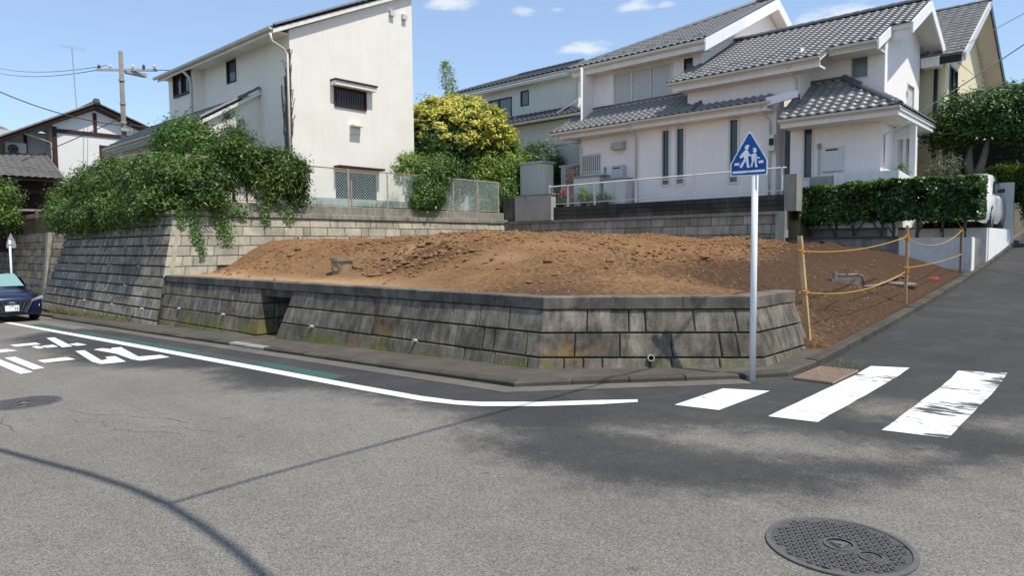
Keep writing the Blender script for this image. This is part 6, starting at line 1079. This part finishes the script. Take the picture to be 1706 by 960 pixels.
zr_ = float(soil_z(-3.35,17.6)); mb = MB(); mb.hexa([(-3.45,17.5,zr_-.01),(-3.25,17.6,zr_-.01),(-3.3,17.75,zr_-.01),(-3.5,17.65,zr_-.01),(-3.43,17.52,zr_+.035),(-3.28,17.6,zr_+.05),(-3.32,17.72,zr_+.04),(-3.47,17.64,zr_+.03)]); tag(mb.build('red_scrap', M('scrap_red', (.55,.08,.04), .6, .1, 6, 0)), 'small red scrap lying on the earth near the kerb', 'scrap')

# ------------------------------------------------------------------ drain grate, manholes
M_RUSTG = M('grate_rust', (.30,.215,.155), .75, .25, 12, .3, 60); GR = thing('drain_grate', 'rusty square-mesh drain grate beside the kerb corner', 'grate', (-2.7,8.45,.05)); gx0, gx1, gy0, gy1 = -2.93,-2.50,8.05,8.98
def gz(x, y, h): return (x, y, road_z(x,y)+h)
def gbar(mb, x0, x1, y0, y1, h0, h1): mb.hexa([gz(x0,y0,h0),gz(x1,y0,h0),gz(x1,y1,h0),gz(x0,y1,h0),gz(x0,y0,h1),gz(x1,y0,h1),gz(x1,y1,h1),gz(x0,y1,h1)])
mb = MB(); gbar(mb,gx0,gx1,gy0,gy1,.004,.006); mb.build('pit', M_HOLE, GR); mb = MB()
for x in np.linspace(gx0,gx1,11): gbar(mb,x-.0055,x+.0055,gy0,gy1,.006,.030)
mb.build('bars', M_RUSTG, GR); mb = MB()
for y in np.linspace(gy0,gy1,22): gbar(mb,gx0,gx1,y-.0055,y+.0055,.007,.028)
mb.build('cross_bars', M_RUSTG, GR)
M_IRON = M('cast_iron', (.072,.066,.064), .55, .2, 10, .3, 90, spec=.5, stain=(.15,.12,.11), stain_amt=.5, stain_scale=5); M_IRONL = M('cast_iron_rim', (.10,.093,.09), .5, .2, 10, .25, 90, spec=.5)
def manhole(cx, cy, r, label, fine=True):
    z = road_z(cx,cy); t = thing('manhole_cover', label, 'manhole cover', (cx,cy,z), 'manhole covers'); n = 56
    mb = MB(); vs_ = []
    for rr, h in ((r,.003),(r,.012),(r*.925,.014),(r*.915,.006)): vs_ += [(cx+rr*math.cos(2*PI*q/n),cy+rr*math.sin(2*PI*q/n),z+h) for q in range(n)]
    mb.add(vs_, [(i*n+q,i*n+(q+1)%n,(i+1)*n+(q+1)%n,(i+1)*n+q) for i in range(3) for q in range(n)]); mb.build('frame_ring', M_IRONL, t)
    MB().disc((cx,cy), r*.912, z+.002, z+.007, n).build('cover', M_IRON, t); mb = MB(); sp = r*.118; k = int(r/sp)+1
    for i in range(-k,k+1):
        for j in range(-k,k+1):
            x = (i+.5*(j%2))*sp; y = j*sp*.87
            if math.hypot(x,y) > r*.83 or math.hypot(x,y) < r*.25 or math.hypot(x-.45*r,y+.12*r) < r*.2: continue
            m_ = 10; vs2 = []
            for rr, h in ((sp*.42,.007),(sp*.40,.016),(sp*.24,.016),(sp*.2,.009)): vs2 += [(cx+x+rr*math.cos(2*PI*q/m_),cy+y+rr*math.sin(2*PI*q/m_),z+h) for q in range(m_)]
            mb.add(vs2, [(a*m_+q,a*m_+(q+1)%m_,(a+1)*m_+(q+1)%m_,(a+1)*m_+q) for a in range(3) for q in range(m_)])
    mb.build('relief_rings', M_IRONL, t, False, 'stuff')
    def ring(x, y, rr, w_, h): 
        mb = MB(); q_ = 32; vs2 = []
        for ra in (rr, rr-w_): vs2 += [(x+ra*math.cos(2*PI*a/q_),y+ra*math.sin(2*PI*a/q_),z+h) for a in range(q_)]
        vs2 += [(x+rr*1.03*math.cos(2*PI*a/q_),y+rr*1.03*math.sin(2*PI*a/q_),z+.006) for a in range(q_)]
        mb.add(vs2, [(a,(a+1)%q_,q_+(a+1)%q_,q_+a) for a in range(q_)]+[(2*q_+a,2*q_+(a+1)%q_,(a+1)%q_,a) for a in range(q_)]); return mb
    ring(cx,cy,r*.21,r*.03,.016).build('emblem_ring', M_IRONL, t); ring(cx+.45*r,cy-.12*r,r*.16,r*.02,.015).build('mark_ring', M_IRONL, t)
    mb = MB()
    for s_ in (.13,.075):
        tri = [(cx+s_*r*math.cos(a),cy+s_*r*math.sin(a)) for a in (.9,.9+2*PI/3,.9+4*PI/3)]
        for a in range(3): mb.tube([(*tri[a],z+.012),(*tri[(a+1)%3],z+.012)], .005, 4)
    mb.build('emblem', M_IRONL, t); mb = MB()
    for x0,y0,x1,y1 in ((-.06,.06,.06,.06),(0,.1,0,-.02),(-.07,.0,.07,.0),(-.05,-.06,.05,-.06),(.04,.03,.04,-.09)): mb.tube([(cx+.45*r+x0*r,cy-.12*r+y0*r,z+.010),(cx+.45*r+x1*r,cy-.12*r+y1*r,z+.010)], .004, 4)
    mb.build('mark', M_IRONL, t); mb = MB()
    for a in (.6,2.7,4.8): mb.disc((cx+r*.87*math.cos(a),cy+r*.87*math.sin(a)), .012, z+.0075, z+.0145, 8)
    mb.build('key_holes', M_HOLE, t)
manhole(-1.11,3.74,.365,'large round cast iron manhole cover in the near right foreground'); manhole(-9.05,1.85,.36,'round manhole cover at the left edge of the road')

# ------------------------------------------------------------------ cars
M_NAVY = M('car_paint_navy', (.006,.010,.035), .18, .03, 2, 0, spec=.7); M_CARW = M('car_paint_white', (.58,.59,.59), .22, .02, 2, 0, spec=.6); M_TYRE = M('tyre', (.02,.02,.02), .9, .15, 8, .2, 40); M_RIM = M('rim', (.45,.45,.46), .3, .05, 4, 0, metal=.8); M_CHRM = M('chrome', (.62,.64,.66), .15, .03, 4, 0, metal=.9); M_WSC = GLASS('windscreen', (.20,.33,.32), .08); M_LAMP = GLASS('lamp_glass', (.30,.32,.34), .08); M_GRLB = M('grille_black', (.012,.012,.014), .5, .2, 8, 0)
def car(origin, yaw, L, Wd, Hh, paint_, label, hatch=False):
    """front of the car at local x = 0, body runs to x = -L"""
    t = thing('car', label, 'car', origin); R_ = Matrix.Rotation(yaw,4,'Z'); O = Vector(origin); T = lambda x,y,z: O+(R_ @ Vector((x,y,z)))
    hw = Wd/2; zb = .16
    def loft(st, prof, name, m, parent, smooth=True):
        vs_ = []; 
        for s_ in st: vs_ += [T(*q) for q in prof(*s_)]
        k = len(prof(*st[0])); n = len(st); fs = [(i*k+j,(i+1)*k+j,(i+1)*k+j+1,i*k+j+1) for i in range(n-1) for j in range(k-1)]+[tuple(range(k)), tuple(range((n-1)*k+k-1,(n-1)*k-1,-1))]
        return mk(name, vs_, fs, m, parent, smooth)
    def body(x, w, zt, zl=zb):   # cross-section, left sill over the bonnet to right sill
        h = [(-w*.90,zl),(-w*.985,zl+.12),(-w,zl+.32),(-w*.985,zt-.16),(-w*.93,zt-.05),(-w*.72,zt),(-w*.3,zt+.025),(0,zt+.03)]
        return [(x,a,z) for a,z in h]+[(x,-a,z) for a,z in reversed(h[:-1])]
    bz = .88 if not hatch else .98
    st = [(0,hw*.80,.60,.24),(-.04,hw*.86,.68,.18),(-.14,hw*.93,.74),(-.4,hw*.97,.80),(-.9,hw,.87),(-1.35,hw,bz+.02),(-2.2,hw,bz+.04),(-3.3,hw,bz+.05),(-L+.5,hw*.97,bz+.04),(-L+.12,hw*.92,bz-.02),(-L,hw*.86,bz-.2,.3)]
    bd = loft(st, body, 'body', paint_, t)
    def gh(x, w, z): return [(x,-w,bz-.02),(x,-w*.93,bz+(z-bz)*.5),(x,-w*.80,z-.05),(x,-w*.6,z),(x,0,z+.015),(x,w*.6,z),(x,w*.80,z-.05),(x,w*.93,bz+(z-bz)*.5),(x,w,bz-.02)]
    gs = [(-1.30,hw*.82,bz+.03),(-1.55,hw*.86,bz+.20),(-2.1,hw*.87,Hh-.05),(-2.5,hw*.87,Hh),(-3.4,hw*.86,Hh-.03),(-L+(.55 if hatch else 1.3),hw*.84,Hh-.16),(-L+(.2 if hatch else .75),hw*.8,bz+.06)]
    loft(gs, gh, 'cabin', paint_, t)
    # glazing: windscreen and side glass set just proud of the cabin
    ws = [T(-1.36,-hw*.72,bz+.075),T(-1.36,hw*.72,bz+.075),T(-2.07,hw*.62,Hh-.055),T(-2.07,-hw*.62,Hh-.055)]; nrm = (ws[1]-ws[0]).cross(ws[3]-ws[0]).normalized(); nrm = nrm if nrm.z > 0 else -nrm
    MB().prism([p+nrm*.03 for p in ws], nrm*.012).build('windscreen', M_WSC, t)
    for s_ in (-1,1):
        sg = [T(-1.62,s_*hw*.865,bz+.06),T(-L+(.8 if hatch else 1.2),s_*hw*.865,bz+.06),T(-L+(1.0 if hatch else 1.5),s_*hw*.80,Hh-.18),T(-2.2,s_*hw*.80,Hh-.12)]; nn_ = (R_ @ Vector((0,s_,.25))).normalized(); MB().prism([p+nn_*.02 for p in sg], nn_*.01).build('side_window', M_GL, t)
        mb = MB(); c_ = T(-1.55,s_*(hw+.09),bz+.10); mb.hexa([T(-1.60,s_*(hw+.00),bz+.04),T(-1.50,s_*(hw+.0),bz+.04),T(-1.49,s_*(hw+.17),bz+.05),T(-1.60,s_*(hw+.17),bz+.05),T(-1.60,s_*(hw+.0),bz+.13),T(-1.51,s_*(hw+.0),bz+.14),T(-1.50,s_*(hw+.17),bz+.15),T(-1.60,s_*(hw+.17),bz+.15)]); mb.build('mirror', paint_ if not hatch else M_GRLB, t)
        hl = [T(.012,s_*hw*.56,.60),T(-.10,s_*hw*.93,.66),T(-.22,s_*hw*.955,.74),T(-.10,s_*hw*.86,.73),T(-.0,s_*hw*.62,.655)]; MB().prism(hl, R_ @ Vector((.03,s_*.012,.004))).build('headlight', M_LAMP, t)
        hb = [T(.018,s_*hw*.54,.585),T(-.1,s_*hw*.93,.645),T(-.1,s_*hw*.93,.662),T(.018,s_*hw*.54,.602)]; MB().prism(hb, R_ @ Vector((.034,s_*.016,0))).build('light_strip', M_CHRM, t)
        for xw in (-.85,-L+.85):
            c0 = T(xw,s_*(hw-.21),.33); c1_ = T(xw,s_*(hw-.005),.33); ax = (c1_-c0).normalized(); a1 = R_ @ Vector((1,0,0)); b1 = Vector((0,0,1)); n = 24; vs_ = []
            for d_, rr in ((0,.325),(.03,.335),(.16,.335),(.20,.31),(.205,.235),(.185,.225)): vs_ += [c0+ax*d_+(a1*math.cos(2*PI*q/n)+b1*math.sin(2*PI*q/n))*rr for q in range(n)]
            w_ = mk('wheel', vs_, [(i*n+q,i*n+(q+1)%n,(i+1)*n+(q+1)%n,(i+1)*n+q) for i in range(5) for q in range(n)], M_TYRE, t, True); mb = MB()
            mb.add([c0+ax*.186+(a1*math.cos(2*PI*q/n)+b1*math.sin(2*PI*q/n))*.226 for q in range(n)], [tuple(range(n))])
            for q in range(5): a_ = 2*PI*q/5; mb.prism([c0+ax*.188+(a1*math.cos(a_+d_)+b1*math.sin(a_+d_))*rr for d_, rr in ((-.5,.04),(-.14,.22),(.14,.22),(.5,.04))], ax*.012)
            mb.build('rim', M_RIM, w_)
    # grille, bumper lip, emblem, plate
    gy = hw*.60; mb = MB(); mb.prism([T(.008,-gy*.95,.60),T(.008,gy*.95,.60),T(.02,gy*.62,.28),T(.02,-gy*.62,.28)], R_ @ Vector((.022,0,0))); gr = mb.build('grille', M_GRLB, t); mb = MB()
    for q in range(9):
        y = gy*(-.85+1.7*q/8); mb.prism([T(.031,y-.008,.58),T(.031,y+.008,.58),T(.045,y*.66+.008,.30),T(.045,y*.66-.008,.30)], R_ @ Vector((.006,0,0)))
    mb.build('grille_bars', M('grille_bar', (.09,.09,.10), .4, .1, 4, 0), gr); mb = MB()
    for s_ in (-1,1): mb.prism([T(.03,s_*gy*.97,.61),T(.03,s_*gy*1.01,.60),T(.045,s_*gy*.66,.275),T(.045,s_*gy*.62,.275)], R_ @ Vector((.016,0,0)))
    mb.build('grille_trim', M_CHRM, gr); mb = MB(); mb.prism([T(.0,-hw*.86,.25),T(.05,-hw*.45,.22),T(.05,hw*.45,.22),T(.0,hw*.86,.25),T(-.02,hw*.84,.20),T(-.02,-hw*.84,.20)], (0,0,.035)); mb.build('bumper_lip', paint_, t)
    mb = MB(); ez_ = .535
    for pts in ([(-.075,.04),(-.045,-.04),(-.0,.03),(.045,-.04),(.075,.04)],[(-.06,.045),(.06,.045)]): mb.tube([T(.055,y,ez_+z) for y,z in pts], .010, 6)
    mb.build('emblem', M_CHRM, t); pl = MB(); pl.prism([T(.05,-.165,.335),T(.05,.165,.335),T(.05,.165,.50),T(.05,-.165,.50)], R_ @ Vector((.006,0,0))); pl = pl.build('licence_plate', M('plate_white', (.78,.79,.76), .5, .02, 4, 0), t)
    mb = MB()
    for y in (.07,.115): mb.prism([T(.0575,y,.36),T(.0575,y+.022,.36),T(.0575,y+.022,.445),T(.0575,y,.445)], R_ @ Vector((.001,0,0)))
    mb.prism([T(.0575,-.06,.465),T(.0575,.05,.465),T(.0575,.05,.482),T(.0575,-.06,.482)], R_ @ Vector((.001,0,0))); mb.build('plate_digits', M('plate_green', (.05,.16,.10), .6, .05, 4, 0), pl)
    return t
car((-23.6,4.66,-.475), math.radians(0), 4.7, 1.66, 1.36, M_NAVY, 'dark blue sedan parked by the kerb at the left edge')
car((-3.86,22.15,1.935), math.radians(-90), 3.6, 1.66, 1.66, M_CARW, 'white hatchback parked in the carport behind the hedge', True)

# ------------------------------------------------------------------ utility pole, cables, aerials
M_CONP = M('pole_concrete', (.19,.17,.145), .9, .2, 4, .2, 40); M_CABLE = M('cable_black', (.06,.06,.065), .7, .1, 4, 0); M_INS = M('insulator', (.50,.50,.48), .4, .15, 5, 0); M_STEEL = M('steel_grey', (.34,.35,.35), .5, .1, 5, 0)
UP = thing('utility_pole', 'weathered concrete utility pole with crossarm behind the shrubs', 'utility pole', (-36.1,11.93,2)); MB().tube([(-36.1,11.93,1.5),(-36.1,11.93,11.0)], [.14,.095], 12).build('pole', M_CONP, UP, True)
MB().hexa([(-36.6,11.0,10.0),(-36.5,10.95,10.0),(-35.4,13.3,10.2),(-35.5,13.35,10.2),(-36.6,11.0,10.1),(-36.5,10.95,10.1),(-35.4,13.3,10.3),(-35.5,13.35,10.3)]).build('crossarm', M_STEEL, UP)
for k in range(6):
    q = k/5; c_ = Vector((-36.5,11.1,10.1)).lerp(Vector((-35.45,13.2,10.3)), q); MB().tube([c_,c_+Vector((0,0,.12)),c_+Vector((0,0,.2))], [.06,.075,.03], 8).build('insulator', M_INS if k%2 else M_CABLE, UP)
for z in (9.6,8.5,7.6,6.9): MB().tube([(-36.1,11.93,z),(-36.1,11.93,z+.09)], .14, 10).build('band', M_STEEL, UP)
MB().hexa([(-36.2,12.1,10.0),(-35.9,12.1,10.0),(-35.9,13.0,9.95),(-36.2,13.0,9.95),(-36.2,12.1,10.15),(-35.9,12.1,10.15),(-35.9,13.0,10.1),(-36.2,13.0,10.1)]).build('brace', M_STEEL, UP); MB().box(-36.0,-35.8,11.7,12.2,7.2,7.35).build('cable_bracket', M_STEEL, UP)
def cable(a, b, sag, r, label, m=None, name='cable'):
    a, b = Vector(a), Vector(b); pts = [a.lerp(b,q/20)-Vector((0,0,sag*4*(q/20)*(1-q/20))) for q in range(21)]; return tag(MB().tube(pts, r, 5).build(name, m or M_CABLE, None, True), label, 'cable')
cable((-36.4,11.4,10.3), (-70,13.93,16.6), .3, .016, 'upper thin power line running left from the utility pole'); cable((-36.5,11.2,10.1), (-70,13.9,16.2), .3, .018, 'lower thin power line running left from the utility pole')
cable((-36.0,11.9,7.5), (-37.6,5.9,9.3), .42, .024, 'thick telephone cable sagging from the left edge to the pole'); cable((-35.9,12.1,7.55), (-29.9,12.3,6.9), .15, .03, 'cable from the pole to the cream house eave'); cable((-35.5,13.2,10.25), (-29.6,16,10.3), .2, .02, 'power line from the crossarm to behind the cream house'); cable((-36.1,11.9,7.9),(-38.5,8.3,5.75),.05,.022,'service cable dropping from the pole to the timbered house')
AN = thing('aerial', 'tall thin television aerial above the timbered house roof', 'aerial', (-41,11.35,8.5)); MB().tube([(-41,11.35,8.4),(-41,11.25,12.0)], .022, 6).build('mast', M_STEEL, AN); mb = MB(); mb.tube([(-41,10.7,12.05),(-41,11.9,12.0)], .014, 5)
for q in np.linspace(10.75,11.8,8): mb.tube([(-41.35,q,12.03),(-40.65,q,12.03)], .008, 4)
mb.build('antenna', M_ALU, AN)
AN2 = thing('utility_pole', 'thin distant utility pole with crossarm between cream house and yellow tree', 'utility pole', (-38,30.6,3)); MB().tube([(-38,30.6,2),(-38,30.6,12.1)], .12, 8).build('pole', M_CONP, AN2); mb = MB(); mb.box(-38.1,-37.9,30.6,33.2,10.3,10.42); 
for y in (31.2,32.0,32.8): mb.tube([(-38,y,10.42),(-38,y,10.75)], .08, 6)
mb.build('crossarm', M_CABLE, AN2)
AN3 = thing('aerial', 'small distant television aerial next to the thin pole', 'aerial', (-37,31.8,8)); MB().tube([(-37,31.6,8),(-37,31.6,12.3)], .03, 5).build('mast', M_STEEL, AN3); mb = MB(); mb.tube([(-37,30.8,12.1),(-37,32.4,12.1)], .02, 4); mb.build('antenna', M_STEEL, AN3)
# service cables crossing to the white house on the right
cable((-5.6,26.6,6.0), (2.5,19.5,9.2), .15, .018, 'service cable rising from the white house to the upper right edge', M_STEEL); cable((-4.6,27.0,8.0), (3,22,10.3), .2, .012, 'thin wire from the cream house to the upper right edge', M_STEEL)
# overhead cables above the junction, out of the picture but casting shadows on the road
SHX, SHY = sd.x/sd.z, sd.y/sd.z
def over(pts, H): return [(x+SHX*(h_-road_z(x,min(y,7))), y+SHY*h_, h_) for (x,y),h_ in zip(pts, H)]
A_ = [(-14,-.9),(-10,.35),(-8.2,.92),(-6.87,1.22),(-6.24,1.34),(-5.55,1.48),(-4.93,1.57),(-4.43,1.62),(-3.96,1.62),(-3.46,1.60),(-3.0,1.55),(-1.5,1.35),(4,.6),(12,-.6)]
tag(MB().tube(over(A_, [6.2]*len(A_)), .033, 6).build('overhead_cable', M_CABLE, None, True), 'thick overhead telephone cable whose curved shadow crosses the near road', 'cable')
B2 = [(-4.43,1.62),(-4.47,2.3),(-4.48,3.4),(-4.49,5.0),(-4.5,7.0),(-4.5,10),(-4.5,16)]
tag(MB().tube(over(B2, [6.2,6.2,6.25,6.3,6.4,6.6,7.2]), .019, 5).build('overhead_cable', M_CABLE, None, True), 'thin overhead drop cable whose straight shadow runs to the low wall', 'cable')

# ------------------------------------------------------------------ far left: next wall, steps, fences
NW = thing('retaining_wall', 'shaded block retaining wall with weep holes behind the far left sign', 'wall', (-36,7.4,-.7)); pn = wall_blocks(NW, [(-55,7.9),(-32.2,7.9),(-32.2,11)], 2.2, .2, [(2.2-.3*(k+1),2.2-.3*k) for k in range(10)], M_BLKD, .7, .95, short=.1, ground=lambda x,y: ground_z(x,y))
for t_, z in ((.965,1.6),(.985,1.3),(.975,1.0)): weep(NW, pn(0,t_,z,.01), (0,-1,.2), .05)
MB().hexa([(-32.3,7.35,-.6),(-31.95,7.35,-.6),(-31.95,7.75,-.6),(-32.3,7.75,-.6),(-32.75,7.75,2.3),(-32.45,7.75,2.3),(-32.45,8.0,2.3),(-32.75,8.0,2.3)]).build('corner_stone', M_COPL, NW); MB().box(-55,-32.5,7.95,8.5,2.202,2.3).build('coping_stone', M_COPL, NW); struct(MB().box(-100,-32.5,8.05,14,0,2.15).build('terrain', M_YARD))
GB = thing('gate_panel', 'white panel above the dark steps between the two street walls', 'gate', (-30.5,8.6,1)); MB().box(-32.1,-28.5,8.9,9.0,1.95,2.72).build('panel', M_WCLN, GB)
ST = thing('steps', 'dark concrete steps rising between the two street walls', 'steps', (-30,8,-.5))
for k in range(10): MB().box(-31.9,-28.0,7.4+k*.28,11,-.7+k*.2,-.5+k*.2).build('step', M_DKW, ST)
SF = thing('picket_fence', 'thin brown vertical slat fence on top of the far left wall', 'fence', (-36,8.3,2.3)); M_SLT = M('slat_brown', (.16,.12,.095), .85, .25, 6, .2, 40, obj=.15)
for k in range(90):
    x = -47+k*.16; MB().box(x,x+.07,8.30,8.325,2.32,3.22).build('slat', M_SLT, SF)
for z in (2.45,3.05): MB().box(-47,-32.6,8.328,8.36,z,z+.06).build('rail', M_SLT, SF)
for x in (-46,-43,-40,-37,-34.5,-32.6): MB().box(x,x+.1,8.362,8.46,2.2,3.4).build('post', M_SLT, SF)
SF2 = thing('picket_fence', 'short slat fence above the white gate panel', 'fence', (-30.5,9.2,2.7))
for k in range(20): x = -32+k*.18; MB().box(x,x+.07,9.05,9.075,2.74,3.35).build('slat', M_SLT, SF2)
MB().box(-32,-28.4,9.077,9.11,3.2,3.26).build('rail', M_SLT, SF2)
